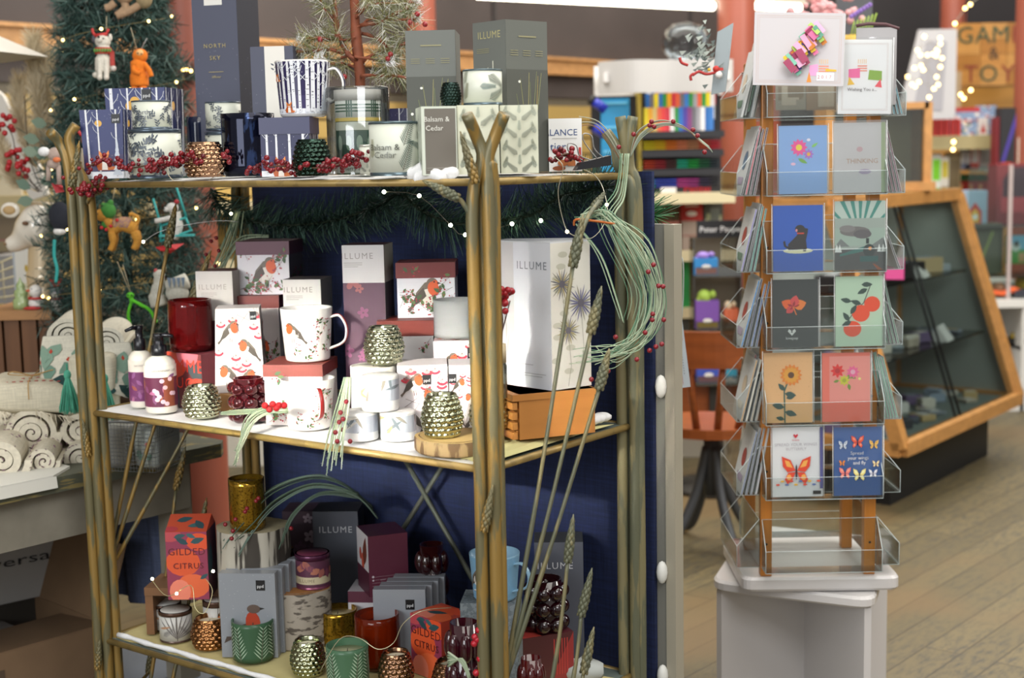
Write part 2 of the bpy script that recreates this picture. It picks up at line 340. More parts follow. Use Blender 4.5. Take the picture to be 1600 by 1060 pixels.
# ---------------------------------------------------------------- the room
AX = Vector((.65, .76, 0)).normalized(); AYAW = atan2(AX.y, AX.x); NX = Vector((-AX.y, AX.x, 0))
def floor_mat():
    m = bpy.data.materials.new('worn_floor_boards'); m.use_nodes = True; nt = m.node_tree; N = nt.nodes; L = nt.links; b = N['Principled BSDF']
    tc = N.new('ShaderNodeTexCoord'); mp = N.new('ShaderNodeMapping'); mp.inputs['Rotation'].default_value = (0, 0, -AYAW); L.new(tc.outputs['Object'], mp.inputs[0])
    br = N.new('ShaderNodeTexBrick'); br.inputs['Scale'].default_value = 1; br.inputs['Brick Width'].default_value = 1.9; br.inputs['Row Height'].default_value = .105; br.inputs['Mortar Size'].default_value = .0022; br.offset = .37
    br.inputs['Color1'].default_value = lin('#736749'); br.inputs['Color2'].default_value = lin('#62583e'); br.inputs['Mortar'].default_value = lin('#33291d'); L.new(mp.outputs[0], br.inputs['Vector'])
    mp2 = N.new('ShaderNodeMapping'); mp2.inputs['Scale'].default_value = (1, 3.2, 1); L.new(mp.outputs[0], mp2.inputs[0])
    n1 = N.new('ShaderNodeTexNoise'); n1.inputs['Scale'].default_value = 16; n1.inputs['Detail'].default_value = 7; n1.inputs['Roughness'].default_value = .72; L.new(mp2.outputs[0], n1.inputs['Vector'])
    r1 = N.new('ShaderNodeMapRange'); r1.inputs[1].default_value = .46; r1.inputs[2].default_value = .64; r1.inputs[3].default_value = 0; r1.inputs[4].default_value = .75; L.new(n1.outputs[0], r1.inputs[0])
    n2 = N.new('ShaderNodeTexNoise'); n2.inputs['Scale'].default_value = 1.1; n2.inputs['Detail'].default_value = 3; L.new(mp.outputs[0], n2.inputs['Vector'])
    r2 = N.new('ShaderNodeMapRange'); r2.inputs[1].default_value = .42; r2.inputs[2].default_value = .6; L.new(n2.outputs[0], r2.inputs[0])
    mul = N.new('ShaderNodeMath'); mul.operation = 'MULTIPLY'; L.new(r1.outputs[0], mul.inputs[0]); L.new(r2.outputs[0], mul.inputs[1]); add = N.new('ShaderNodeMath'); add.operation = 'MULTIPLY_ADD'; add.inputs[1].default_value = .35; L.new(r1.outputs[0], add.inputs[0]); L.new(mul.outputs[0], add.inputs[2]); add.use_clamp = True
    mx = N.new('ShaderNodeMixRGB'); mx.inputs[2].default_value = lin('#45423a'); L.new(add.outputs[0], mx.inputs[0]); L.new(br.outputs[0], mx.inputs[1])
    mx2 = N.new('ShaderNodeMixRGB'); mx2.inputs[2].default_value = lin('#7a6040'); r3 = N.new('ShaderNodeMapRange'); r3.inputs[1].default_value = .5; r3.inputs[2].default_value = .38; r3.inputs[4].default_value = .5; L.new(n2.outputs[0], r3.inputs[0])
    L.new(r3.outputs[0], mx2.inputs[0]); L.new(mx.outputs[0], mx2.inputs[1]); L.new(mx2.outputs[0], b.inputs['Base Color']); b.inputs['Roughness'].default_value = .5
    return m
b = MB(); b.box((0, 5, -.02), (16, 16, .04), floor_mat()); struct('floor', b)
W0 = Vector((-2.05, 6.0, 0))
def wl(s, z, off=0): p = W0+AX*s-NX*off; return (p.x, p.y, z)
b = MB(); WM = Matrix.Translation(W0) @ Matrix.Rotation(AYAW, 4, 'Z')     # x along the wall, -y into the room
slat = mat('#a58b50', .55); dark = mat('#443c3a', .7, kind='noise', amt=.12, scale=3); trimw = mat('#b98a58', .5, kind='grainx', amt=.15, scale=30)
b.box((0, .05, 2.9), (14.5, .1, 2.2), dark, WM); b.box((0, .06, .9), (14.5, .1, 1.8), '#5d5648', WM)
for k in range(8): b.box((-7.2+k*2.05, -.004, 2.9), (.03, .01, 2.2), '#2f2a2a', WM)
struct('wall_left', b)
b = MB()
for k in range(9): b.box((0, -.012, 1.79-.085-k*.1), (14.5, .022, .088), slat, WM)
struct('trim_1', b)
b = MB(); b.box((0, -.03, 1.985), (14.5, .05, .10), trimw, WM); b.box((0, -.055, 2.03), (14.5, .04, .018), trimw, WM); struct('trim_2', b)
b = MB(); b.box((6.4, 10.6, 2), (9.6, .1, 4), mat('#1f1c20', .8, kind='noise', amt=.15, scale=3)); struct('wall_back', b)
b = MB(); b.box((6.8, 5.2, 2), (.1, 10.8, 4), mat('#3a3230', .8)); struct('wall_right', b)

brick = mat('#94503f', .42, kind='noise', amt=.08, scale=4)
def column(px, py, Y, wpx, lab, z1=3.9, slope=0):
    p = at_y(px, py, Y); r = wpx/2*Y/F; t = thing('round_column', lab, 'column', (p.x, p.y, 0), 0, None)
    b = MB(); b.lathe([(r, 0.0), (r, z1)], brick, 40); b.build('shaft', t)
    b = MB(); b.lathe([(r, 0), (r*1.25, 0), (r*1.25, .12), (r*1.08, .16), (r, .16)], brick, 40); b.build('base_ring', t); return p
column(279, 60, 4.45, 90, 'thick terracotta-red column rising right behind the christmas tree')
column(660, 100, 7.6, 44, 'terracotta-red column behind the tall green reed diffuser boxes')
column(1151, 60, 7.3, 57, 'terracotta-red column left of the card rack, nearer of the close pair')
column(1194, 60, 9.3, 48, 'terracotta-red column partly hidden behind the largest greeting card of the rack')
column(1489, 60, 9.9, 38, 'slim terracotta-red column behind the left edge of the games sign')
column(1610, 60, 8.4, 44, 'terracotta-red column cut by the right edge of the photo')

# fluorescent lights under the ceiling
for (x0, y0, Y0, x1, y1, Y1, lab) in ((740, -9, 6.6, 1118, 10, 7.5, 'long fluorescent tube light hanging above the marker display'), (1154, 8, 7.9, 1250, 12, 8.6, 'fluorescent tube light glimpsed between two red columns')):
    A, B_ = at_y(x0, y0, Y0), at_y(x1, y1, Y1); t = thing('tube_light', lab, 'ceiling light', (A+B_)/2); t.rotation_euler = (B_-A).to_track_quat('X', 'Z').to_euler(); Ln = (B_-A).length
    b = MB(); b.box((0, 0, .05), (Ln, .12, .06), '#d8d4c8'); b.build('housing', t)
    b = MB(); b.tube([(-Ln/2+.02, 0, 0), (Ln/2-.02, 0, 0)], .022, mat('#fff6e0', .5, emit=6), 10); b.build('tube', t)
    for s in (-1, 1): b = MB(); b.tube([(s*Ln*.35, 0, .07), (s*Ln*.35, 0, 1.6)], .006, '#555555', 5); b.build('hanging_rod', t)

# ---------------------------------------------------------------- helpers for things standing in the shop behind
def crate(name, lab, cat, x0, x1, yt, yb, Y, dep, col, face=None, yaw=0, group=None, z=None, clipped=True):
    m = (x0+x1)/2; A = at_y(m, yb, Y); w_ = (x1-x0)*Y/F/max(.3, cos(yaw)); zz = A.z if z is None else z; h = at_y(m, yt, Y).z-zz
    c = A+Vector((-sin(yaw)*dep/2, cos(yaw)*dep/2, 0)); b = MB(); b.box((0, 0, h/2), (w_, dep, h), col)
    if face: b.art(face(h/w_), lambda u, v, o: (-w_/2+u*w_, -dep/2-o, v*w_), clip=(0, 0, 1, h/w_), off=.0008)
    return single(name, b, lab, cat, (c.x, c.y, zz), yaw, group)
def flat(seed, cs, n=5):
    r = random.Random(seed); return lambda a: [rc(r.choice(cs), r.uniform(.05, .5), r.uniform(.05, .5)*a, r.uniform(.55, .95), r.uniform(.55, .95)*a) for k in range(n)]

# long gondola with perforated panel behind the display shelf
GY = 6.9
zA = at_y(1060, 303, GY-.35).z; zB = at_y(1060, 392, GY-.3).z; zC = at_y(1060, 478, GY-.25).z
gx0, gx1 = at_y(270, 300, GY).x, at_y(1122, 300, GY).x; gm, gw = (gx0+gx1)/2, gx1-gx0
t = thing('gondola_shelving', 'long beige perforated shop shelving behind the display shelf', 'shelving', (gm, GY, 0))
pm = bpy.data.materials.new('perforated_panel'); pm.use_nodes = True; N = pm.node_tree.nodes; L = pm.node_tree.links; tc = N.new('ShaderNodeTexCoord'); vo = N.new('ShaderNodeTexVoronoi'); vo.inputs['Scale'].default_value = 38; vo.inputs['Randomness'].default_value = 0
mr = N.new('ShaderNodeValToRGB'); mr.color_ramp.elements[0].color = lin('#3b3122'); mr.color_ramp.elements[1].color = lin('#a08d66'); mr.color_ramp.elements[0].position = .3; mr.color_ramp.elements[1].position = .36
L.new(tc.outputs['Object'], vo.inputs[0]); L.new(vo.outputs['Distance'], mr.inputs[0]); L.new(mr.outputs[0], N['Principled BSDF'].inputs['Base Color'])
b = MB(); b.box((0, 0, zA/2), (gw, .04, zA), pm); b.build('back_panel', t)
for z_, d_ in ((zA-.015, .5), (zB-.015, .42), (zC-.015, .4)):
    b = MB(); b.box((0, -d_/2-.02, z_), (gw, d_, .03), '#cdbf94'); b.box((0, -d_-.022, z_), (gw, .012, .05), '#d9cda6'); b.build('shelf', t)
b = MB(); b.box((0, -.15, .17), (gw, .22, .34), '#d2cdc0', bev=.0); b.build('plinth', t)
ge = GY-.02
# marker tower
MY = 6.52; sc = MY/F
t0 = at_y(1063, 300, MY); zT = at_y(1063, 128, MY).z
t = thing('marker_display', 'black tiered display rack full of coloured markers', 'display rack', (t0.x, MY, zA))
hh = zT-zA; W = 128*sc
b = MB(); b.box((0, .13, hh/2), (W, .04, hh), '#17171b'); b.box((-W/2, .03, hh/2), (.012, .22, hh), '#a08a2c'); b.build('frame', t)
b = MB()
for k in range(4): b.box((0, -.02-k*.02, .015+k*.085), (W-.01, .10, .03), '#26272c'); 
b.build('tier_rail', t)
r = random.Random(5)
rows = [['#2d7fb0', '#24389a', '#2438a0', '#a03078', '#8a2a70', '#2a2440', '#24262e'], ['#b03a22', '#8f2430', '#4a3030', '#1fa080', '#1f9440', '#1c5a3c', '#20303a'], ['#d6c31c', '#e0b81c', '#e07a28', '#d98058', '#b98058', '#c8502e', '#c82030']]
for j, row in enumerate(rows):
    b = MB()
    for i, c in enumerate(row):
        for k in range(7):
            for q in range(3): b.tube([(-W/2+.02+i*(W-.03)/7+k*.0068, -.085, .038+j*.085+q*.014), (-W/2+.02+i*(W-.03)/7+k*.0068, .06, .042+j*.085+q*.014)], .0042, mat(c, .4), 6)
    o = b.build('marker_row', t); o['kind'] = 'stuff'
b = MB(); b.box((-W*.17, -.088, .018), (.07, .004, .03), '#e6e0dc'); b.art(text('Pentel', .18, .0, .13, '#d8202c'), lambda u, v, o: (W*u, -.072-o, .008+v*W), off=.001); b.build('label_strip', t)
b = MB(); cols = ['#e0cf20', '#e0a020', '#c8b070', '#d8603c', '#d83c3c', '#c03040', '#d8d8d8', '#2c8a40', '#2c6ab8', '#4a3c98', '#803c78', '#6a6a70', '#9a9aa0', '#e4e4e4', '#2c6ab0', '#3a78c0']
for j in range(3):
    for i in range(16):
        c = r.choice(cols) if j else cols[i]; x = -W/2+.035+i*(W-.06)/16; y = -.01+j*.05; z = .285+j*.065
        b.box((x+.012*j, y+.02, z+.05), (.0195, .012, .12), mat(c, .35), Matrix.Translation((0, 0, 0)))
o = b.build('marker_set', t); o['kind'] = 'stuff'
# white header board over the markers and the blue strip beside it
hx0, hx1 = at_y(930, 140, MY+.1), at_y(1132, 120, MY+.1); b = MB(); hz0, hz1 = at_y(1000, 150, MY+.1).z, at_y(1000, 101, MY+.1).z
pts = bez([(hx0.x, hx0.y-.25, 0), ((hx0.x*.75+hx1.x*.25), hx0.y-.36, 0), ((hx0.x+hx1.x)/2, hx0.y-.3, 0), (hx0.x*.25+hx1.x*.75, hx0.y-.33, 0), (hx1.x, hx0.y-.25, 0)], 8)
b.slab([(p.x, p.y) for p in pts]+[(p.x, p.y+.012) for p in reversed(pts)], hz0, hz1, '#bdbbb9')
b.box(((hx0.x+hx1.x)/2, MY+.17, (hz0+hz1)/2+.0), (hx1.x-hx0.x, .03, hz1-hz0), '#d8d6d4')
for x_ in (hx0.x+.03, hx1.x-.03): b.box((x_, MY-.02, (hz0+hz1)/2), (.02, .36, .04), '#d8d6d4')
b.box((hx1.x-.02, MY+.19, (zA+hz0)/2), (.03, .03, hz0-zA), '#222226'); b.box((hx0.x+.02, MY+.19, (zA+hz0)/2), (.03, .03, hz0-zA), '#222226')
single('header_board', b, 'blank white curved header board above the coloured marker rack', 'sign')
p0 = at_y(962, 300, MY+.05); b = MB(); ww = 62*sc; b.box((0, 0, (hz0-zA)/2), (ww*1.2, .02, hz0-zA), '#1a1a1e'); b.box((0, -.015, (hz0-zA)*.55), (ww*.72, .012, (hz0-zA)*.85), mat('#2f8fc4', .25))
for k in range(3): b.box((0, -.023, .2+k*.11), (ww*.6, .004, .01), '#6fc4ea')
single('packaging_board', b, 'glossy bright blue pen packaging panel left of the marker rack', 'display panel', (p0.x, p0.y, zA))
p0 = at_y(937, 190, MY-.1)
for k, yy in enumerate((165, 205)):
    q = at_y(936, yy, MY-.12); b = MB(); b.tube([(-.025, 0, .02), (.03, 0, -.02)], .022, mat('#2030a8', .3), 12); b.tube([(-.04, 0, .032), (-.025, 0, .02)], .024, '#222222', 12); b.box((0, .055, 0), (.01, .15, .01), '#222222')
    single('tape_roll', b, ('upper' if k == 0 else 'lower')+' dark blue roll on a peg beside the blue pen panel', 'roll', q)
# glass globe on the header board
q = at_y(1072, 100, MY+.14); b = MB(); r_ = 38*sc*1.0
b.lathe([(.02, 0), (r_*.6, .01), (r_*.98, r_*.6), (r_, r_*.9), (r_*.85, r_*1.35), (r_*.5, r_*1.62), (.001, r_*1.7)], mat('#dfe6ea', .05, kind='clear', amt=.0), 32)
single('glass_dome', b, 'clear glass dome standing above the white header board', 'dome', (q.x, q.y, hz1))

# goods on the gondola shelves
items = [(1065, 1098, 316, 346, '#b03a34', 'red printed tin box with a white figure', 1), (1100, 1128, 318, 348, '#3a3c34', 'dark framed picture box beside the red tin', 1),
         (1036, 1064, 347, 392-16, '#b47a6c', 'dusty pink boxed card set on the middle gondola shelf', 0), (1066, 1092, 349, 374, '#a08a80', 'taupe notebook beside the dusty pink card set', 0)]
for x0, x1, yt, yb, c, lab, k in items: crate('gift_box', lab, 'box', x0, x1, yt, yb, ge-.28, .05, c, flat(x0, ('#e8e0d8', '#d8c8b8', '#7c6a60'), 2), z=zA-.0001 if 0 else None) if 0 else None
zB2 = zB
crate('gift_tin', 'red printed gift tin with a white figure on the lid', 'tin', 1064, 1098, 316, 392, ge-.12, .05, '#b4302c', lambda a: [ell('#eeeae4', .5, a*.75, .25, .12), rc('#e8dcd0', .2, a*.9, .8, a*.93)], z=zB)
crate('picture_box', 'dark picture box beside the red printed tin', 'box', 1100, 1130, 318, 392, ge-.12, .05, '#3d3c32', flat(3, ('#8a8f6a', '#5a5f58', '#c8c0a8')), z=zB)
for i, (x0, x1, c, lab) in enumerate(((1034, 1062, '#b87468', 'dusty rose boxed notecards leaning on the gondola'), (1066, 1090, '#a8968a', 'taupe boxed notecards in front of the red tin'))):
    crate('notecard_box', lab, 'box', x0, x1, 346, 392, ge-.25, .05, c, lambda a: [rc('#9a5a52', .05, a*.48, .95, a*.52)], z=zB)
for i, (x0, x1, c, lab) in enumerate(((1036, 1056, '#d8cba0', 'yellow-cream floral card box, leftmost below the rose notecards'), (1060, 1084, '#e2dccb', 'white floral card box below the taupe notecards'), (1086, 1098, '#c8c4b0', 'narrow pale card box beside the white floral one'))):
    crate('card_box', lab, 'box', x0, x1, 374, 478, ge-.2, .06, c, lambda a: [ell('#b8a468', .5, a*.8, .2, .2), ell('#8a9a70', .4, a*.7, .15, .12)], z=zC, group=None)
crate('green_box', 'bright green flat box on the lowest gondola shelf', 'box', 1060, 1088, 403, 478, ge-.34, .04, '#2c9a50', lambda a: [rc('#1f8040', .1, a*.9, .9, a*.93)], z=zC)
crate('framed_print', 'framed print of tangled leaves leaning under the gondola shelf', 'picture', 1048, 1080, 484, 560, ge-.4, .02, '#7c6840', flat(9, ('#3b3c34', '#8a3a30', '#d8d4d0', '#54584a')), z=at_y(1064, 570, ge-.4).z)
# seat pad table with a white cloth under the gondola
b = MB(); p0, p1 = at_z(985, 706, 0), at_z(1135, 700, 0); zt = at_y(1060, 640, p0.y).z
r = random.Random(3); n = 40; x0_, x1_ = p0.x, p1.x+.02; vs = []
for i in range(n+1):
    x = x0_+(x1_-x0_)*i/n; f_ = .012*sin(i*1.1)+.008*sin(i*2.7); vs += [(x, p0.y-.02+f_*2, .07), (x, p0.y, zt), (x, p0.y+.12, zt)]
fs = []
for i in range(n):
    for j in range(2): fs.append((3*i+j, 3*i+3+j, 3*i+4+j, 3*i+1+j))
b.add(vs, fs, mat('#cfccc6', .8), True); tag(b.build('tablecloth'), 'white cloth draped over the low bench below the gondola', 'tablecloth')
b = MB(); b.box(((x0_+x1_)/2, p0.y+.065, zt/2-.01), (x1_-x0_-.04, .1, zt-.02), '#54483a'); single('bench', b, 'low dark bench hidden under the white cloth', 'bench')

# small rack of plush book sets with a black header
PY = 6.0; t0 = at_y(1118, 520, PY); zb = .62
t = thing('book_spinner', 'clear acrylic rack of plush-toy book sets under a black header', 'display rack', (t0.x, PY, 0)); k_ = PY/F
b = MB(); b.box((0, 0, zb/2), (.06, .06, zb), '#33302c'); b.lathe([(0.001, 0), (.2, 0), (.2, .02), (.03, .04)], '#33302c', 24); b.build('stand', t)
zH0, zH1 = at_y(1118, 371, PY).z, at_y(1118, 344, PY).z
b = MB(); b.box((.02, -.03, (zH0+zH1)/2), (76*k_, .01, zH1-zH0), '#15151a'); b.art(text('Peter Pauper', .5, .12, .17, '#eeeeee'), lambda u, v, o: (.02-38*k_+u*76*k_, -.036-o, zH0+v*76*k_), clip=(0, 0, 1, 1), off=.001); b.build('header', t)
b = MB()
for yy in (432, 516, 600): zz = at_y(1118, yy-3, PY).z; b.box((.0, -.04, zz), (70*k_, .1, .006), mat('#ccd4d8', .1, kind='clear', amt=.2)); b.box((0, -.09, zz+.02), (70*k_, .004, .04), mat('#ccd4d8', .1, kind='clear', amt=.2))
b.box((-.1, 0, (zb+zH0)/2), (.006, .12, zH0-zb), mat('#ccd4d8', .1, kind='clear', amt=.2)); b.box((.1, 0, (zb+zH0)/2), (.006, .12, zH0-zb), mat('#ccd4d8', .1, kind='clear', amt=.2)); b.box((0, .06, (zb+zH0)/2), (.2, .01, zH0-zb), '#6d6250'); b.build('tray', t)
for i, (x, yt, yb, c, c2, pc, lab) in enumerate(((1102, 393, 429, '#2f86c8', '#e06a3a', '#8a70b8', 'blue boxed plush book with a lavender toy'), (1104, 452, 513, '#7a4fa8', '#e8c030', '#9ab84a', 'purple and yellow boxed plush book with a green toy'), (1106, 510, 597, '#3c54b8', '#d06a8a', '#d8d4cc', 'blue boxed plush book with a white toy'), (1141, 470, 513, '#e0704a', '#f0e8e0', '#e0c8a8', 'orange boxed plush book with a peach toy'), (1139, 540, 597, '#38a0c0', '#f0e8e0', '#c8b090', 'turquoise boxed plush book at the lower right of the acrylic rack'))):
    wpx = 36 if i < 3 else 22; q = at_y(x, yb, PY-.06); w_ = wpx*k_; h_ = at_y(x, yt, PY-.06).z-q.z; tt = thing('plush_book_set', lab, 'toy book', (q.x, q.y, q.z))
    b = MB(); b.box((0, 0, h_*.36), (w_, .06, h_*.72), c); b.art([rc(c2, .05, .05, .95, .3), ell('#f4f0e8', .5, .35, .2, .1)], lambda u, v, o: (-w_/2+u*w_, -.03-o, v*w_), off=.001); b.build('box', tt)
    b = MB(); b.ball((-.01, 0, h_*.8), (w_*.3, .03, h_*.2), pc); b.ball((w_*.25, 0, h_*.86), (w_*.16, .025, h_*.12), pc); b.ball((-w_*.3, 0, h_*.72), (w_*.14, .02, h_*.14), pc); b.build('plush_toy', tt)

# old oak swivel desk chair
CM = mat('#8f4a20', .35, kind='grainx', amt=.2, scale=40); iron = mat('#4a4c50', .5, .3)
sp = at_z(1112, 664, .46); t = thing('swivel_chair', 'old brown wooden school chair with iron feet', 'chair', (sp.x, sp.y, 0), radians(-14)); k_ = sp.y/F
b = MB(); b.slab([(.2*cos(a)*(1.1), .19*sin(a)) for a in [2*pi*i/24 for i in range(24)]], .44, .475, CM); b.build('seat', t)
zt = at_y(1100, 512, sp.y-.1).z
b = MB(); v = [];
def arcbar(b, z0, z1, th, rad, a0, a1, cx, cy, m, bow=0):
    n = 12; p = []
    for i in range(n+1): a = a0+(a1-a0)*i/n; p.append((cx+rad*cos(a), cy+rad*sin(a)))
    q = [(cx+(rad+th)*cos(a0+(a1-a0)*i/n), cy+(rad+th)*sin(a0+(a1-a0)*i/n)) for i in range(n+1)]
    b.slab(p+q[::-1], z0, z1, m)
arcbar(b, zt-.13, zt, .02, .34, radians(-125), radians(-55), 0, .12, CM); b.build('backrest', t)
for i in range(4):
    a = radians(-122+i*21.3); b = MB(); b.tube([(.19*cos(a)*1.05, .16*sin(a), .47), (.34*cos(a), .12+.34*sin(a)*.98, zt-.1)], [.014, .012], CM, 8); b.build('spindle', t)
b = MB(); b.tube([(0, 0, .45), (0, 0, .2)], .03, iron, 12); b.build('pedestal', t)
for i in range(4):
    a = radians(35+90*i); b = MB(); b.tube(bez([(.02*cos(a), .02*sin(a), .38), (.07*cos(a), .07*sin(a), .2), (.16*cos(a), .16*sin(a), .05), (.25*cos(a), .25*sin(a), .03)], 5), .018, iron, 8); b.box((.26*cos(a), .26*sin(a), .015), (.07, .045, .03), '#8a7040', rz=a); b.build('leg', t)
# the desk behind it
dz = .72; A = at_y(1050, 560, 6.0); b_ = at_y(1150, 560, 6.0); t = thing('school_desk', 'small brown wooden desk behind the old school chair', 'desk', ((A.x+b_.x)/2+.05, 6.13, 0)); dw = b_.x-A.x+.12
dz = at_y(1100, 574, 6.0).z
b = MB(); b.box((0, 0, dz-.012), (dw, .34, .025), CM); b.build('desktop', t)
b = MB(); b.box((0, -.13, dz-.11), (dw*.9, .02, .17), CM); b.box((0, .13, dz-.11), (dw*.9, .02, .17), CM); b.build('apron', t)
for sx in (-1, 1):
    for sy in (-1, 1): b = MB(); b.box((sx*dw*.42, sy*.13, (dz-.19)/2), (.03, .03, dz-.19), iron); b.build('leg', t)

# slanted glass display case
zb_ = .27; G = at_z(1408, 703, zb_); K = at_z(1589, 622, zb_); dv = (K-G); dv.z = 0; Lc = dv.length; dv.normalize(); nv = Vector((dv.y, -dv.x, 0))
best = min(((at_y(1496, 303, (K-nv*s_/100).y)-(K-nv*s_/100)).xy.length, s_) for s_ in range(5, 90)); s_ = best[1]/100; zt_ = at_y(1496, 303, (K-nv*s_).y).z
t = thing('display_case', 'oak-framed glass display case with a sloping front on a black plinth', 'display case', ((G.x+K.x)/2, (G.y+K.y)/2, 0)); O = Vector((t.location))
oak = mat('#b8854c', .4, kind='grain', amt=.14, scale=30)
def PT(a, s, z): return G+dv*(a*Lc)-nv*s+Vector((0, 0, z-zb_))-O      # a along, s inwards
def bar(b, p, q, w_, m): b.tube([p, q], w_, m, 4)
deep = .3+s_
def beam(b, p, q, w_, d_, m):
    p, q = Vector(p), Vector(q); x = (q-p); Lx = x.length; x.normalize(); T = Matrix.Translation((p+q)/2) @ x.to_track_quat('X', 'Z').to_matrix().to_4x4(); b.box((0, 0, 0), (Lx, w_, d_), m, T)
b = MB()
for p, q in (((0, 0, zb_), (1, 0, zb_)), ((0, s_, zt_), (1, s_, zt_)), ((0, 0, zb_), (0, s_, zt_)), ((1, 0, zb_), (1, s_, zt_)), ((0, deep, zb_), (0, deep, zt_)), ((1, deep, zb_), (1, deep, zt_)), ((0, 0, zb_), (0, deep, zb_)), ((1, 0, zb_), (1, deep, zb_)), ((0, s_, zt_), (0, deep, zt_)), ((1, s_, zt_), (1, deep, zt_)), ((0, deep, zb_), (1, deep, zb_)), ((0, deep, zt_), (1, deep, zt_))):
    beam(b, PT(*p), PT(*q), .055, .055, oak)
b.build('frame', t)
gl = mat('#dfe8e6', .04, kind='clear', amt=.10)
b = MB(); b.add([PT(0, .0, zb_), PT(1, 0, zb_), PT(1, s_, zt_), PT(0, s_, zt_)], [(0, 1, 2, 3)], gl); b.build('front_glass', t)
for a_ in (.46, .5): b = MB(); bar(b, PT(a_, .01, zb_), PT(a_, s_+.01, zt_), .006, mat('#23262a', .3)); b.build('glass_strip', t)
b = MB(); q0 = PT(0, .05, zb_+.02); b.add([PT(.0, .0, zb_+.01), PT(1, 0, zb_+.01), PT(1, deep, zb_+.01), PT(0, deep, zb_+.01)], [(0, 1, 2, 3)], '#7c8884'); b.build('case_floor', t)
b = MB(); b.add([PT(0, deep-.02, zb_), PT(1, deep-.02, zb_), PT(1, deep-.02, zt_), PT(0, deep-.02, zt_)], [(0, 1, 2, 3)], '#b4b8b4'); b.add([PT(1, 0.02, zb_), PT(1, deep, zb_), PT(1, deep, zt_), PT(1, s_+.02, zt_)], [(0, 1, 2, 3)], '#a0a8a4'); b.build('back_panel', t)
b = MB(); b.add([PT(-.0, s_, zt_+.028), PT(1, s_, zt_+.028), PT(1, deep, zt_+.028), PT(0, deep, zt_+.028)], [(0, 1, 2, 3)], gl); b.build('top_glass', t)
zs = [zb_+(zt_-zb_)*.32, zb_+(zt_-zb_)*.62]; ss = [s_*.38+.03, s_*.68+.03]
for z_, q_ in zip(zs, ss):
    b = MB(); vs = [PT(.02, q_, z_), PT(.97, q_, z_), PT(.97, deep-.03, z_), PT(.02, deep-.03, z_)]; vs += [v+Vector((0, 0, .008)) for v in vs]
    b.add(vs, [(3, 2, 1, 0), (4, 5, 6, 7), (0, 1, 5, 4), (1, 2, 6, 5), (2, 3, 7, 6), (3, 0, 4, 7)], mat('#9aaca6', .08, kind='clear', amt=.15)); b.build('glass_shelf', t)
b = MB(); i0, i1, i2, i3 = PT(.1, .1, 0), PT(.93, .1, 0), PT(.93, deep-.05, 0), PT(.1, deep-.05, 0); b.slab([(p.x, p.y) for p in (i0, i1, i2, i3)], 0, zb_-.025, mat('#17191c', .5)); b.build('plinth', t)
r = random.Random(21); pal = ['#c8ccd0', '#8a94a0', '#d8d4c8', '#5a6470', '#8fa0b4', '#b8b0a0', '#3c4048', '#a8b4bc', '#e4e4e0', '#6a5a80', '#c0a878']
for lev, (z_, q_) in enumerate(((zb_+.012, .1), (zs[0]+.01, ss[0]+.03), (zs[1]+.01, ss[1]+.03))):
    for k in range((22, 18, 9)[lev]):
        a_ = .06+.86*((k*.618) % 1); s2 = q_+.03+(deep-q_-.2)*r.random()*.7; p = PT(a_, s2, z_)+O; b = MB(); sx, sy, sz = r.uniform(.05, .1), r.uniform(.04, .09), r.uniform(.012, .05)
        if lev == 2 and k < 4: sx, sy, sz = .16, .10, .07
        c = r.choice(pal) if not (lev == 2 and k < 4) else ('#1c1c20' if k < 2 else '#cbb58a'); b.box((0, 0, sz/2), (sx, sy, sz), c, bev=.004); b.box((0, 0, sz+.001), (sx*.6, sy*.5, .002), r.choice(pal))
        single('jewelry_box' if lev < 2 else 'pen_case', b, 'small boxed item lying among many inside the glass display case' if lev < 2 else 'boxed item on the top glass shelf of the display case', 'box', p, r.uniform(0, 3), 'small goods in the display case' if lev < 2 else 'boxes on the top shelf of the display case')
for (a_, s2, z_, lab) in ((.62, ss[1]+.05, zs[1]+.01, 'white folded price card on the upper shelf of the display case'), (.66, ss[0]+.05, zs[0]+.01, 'white folded price card on the middle shelf of the display case')):
    p = PT(a_, s2, z_)+O; b = MB(); b.prism([(-.05, 0), (0, .07), (.05, 0)], -.06, .06, '#e8eae8'); single('price_card', b, lab, 'card', p, AYAW+.2+pi/2)
p = PT(.2, s_*.72, 0)+O; q = at_y(1398, 420, p.y); b = MB(); b.box((0, 0, 0), (.075, .003, .09), '#e0559a'); single('pink_note', b, 'bright pink note stuck inside the display case glass', 'note', q, radians(-20))
# glass-front oak box on top of the case
p = at_y(1412, 302, 6.4); b = MB(); t = thing('oak_cabinet', 'small oak-framed glass box standing on the display case', 'cabinet', (p.x-.12, p.y+.1, zt_+.03)); hh = at_y(1412, 160, 6.4).z-zt_-.03; w_ = .44
for x_ in (-w_/2, w_/2): b.box((x_, 0, hh/2), (.035, .25, hh), oak)
b.box((0, 0, hh-.015), (w_, .25, .03), oak); b.box((0, 0, .02), (w_+.06, .3, .04), oak); b.box((0, .1, hh/2), (w_, .02, hh), '#a89878'); b.build('frame', t)
b = MB(); b.box((0, -.1, hh/2), (w_-.03, .004, hh-.04), gl); b.build('glass', t)

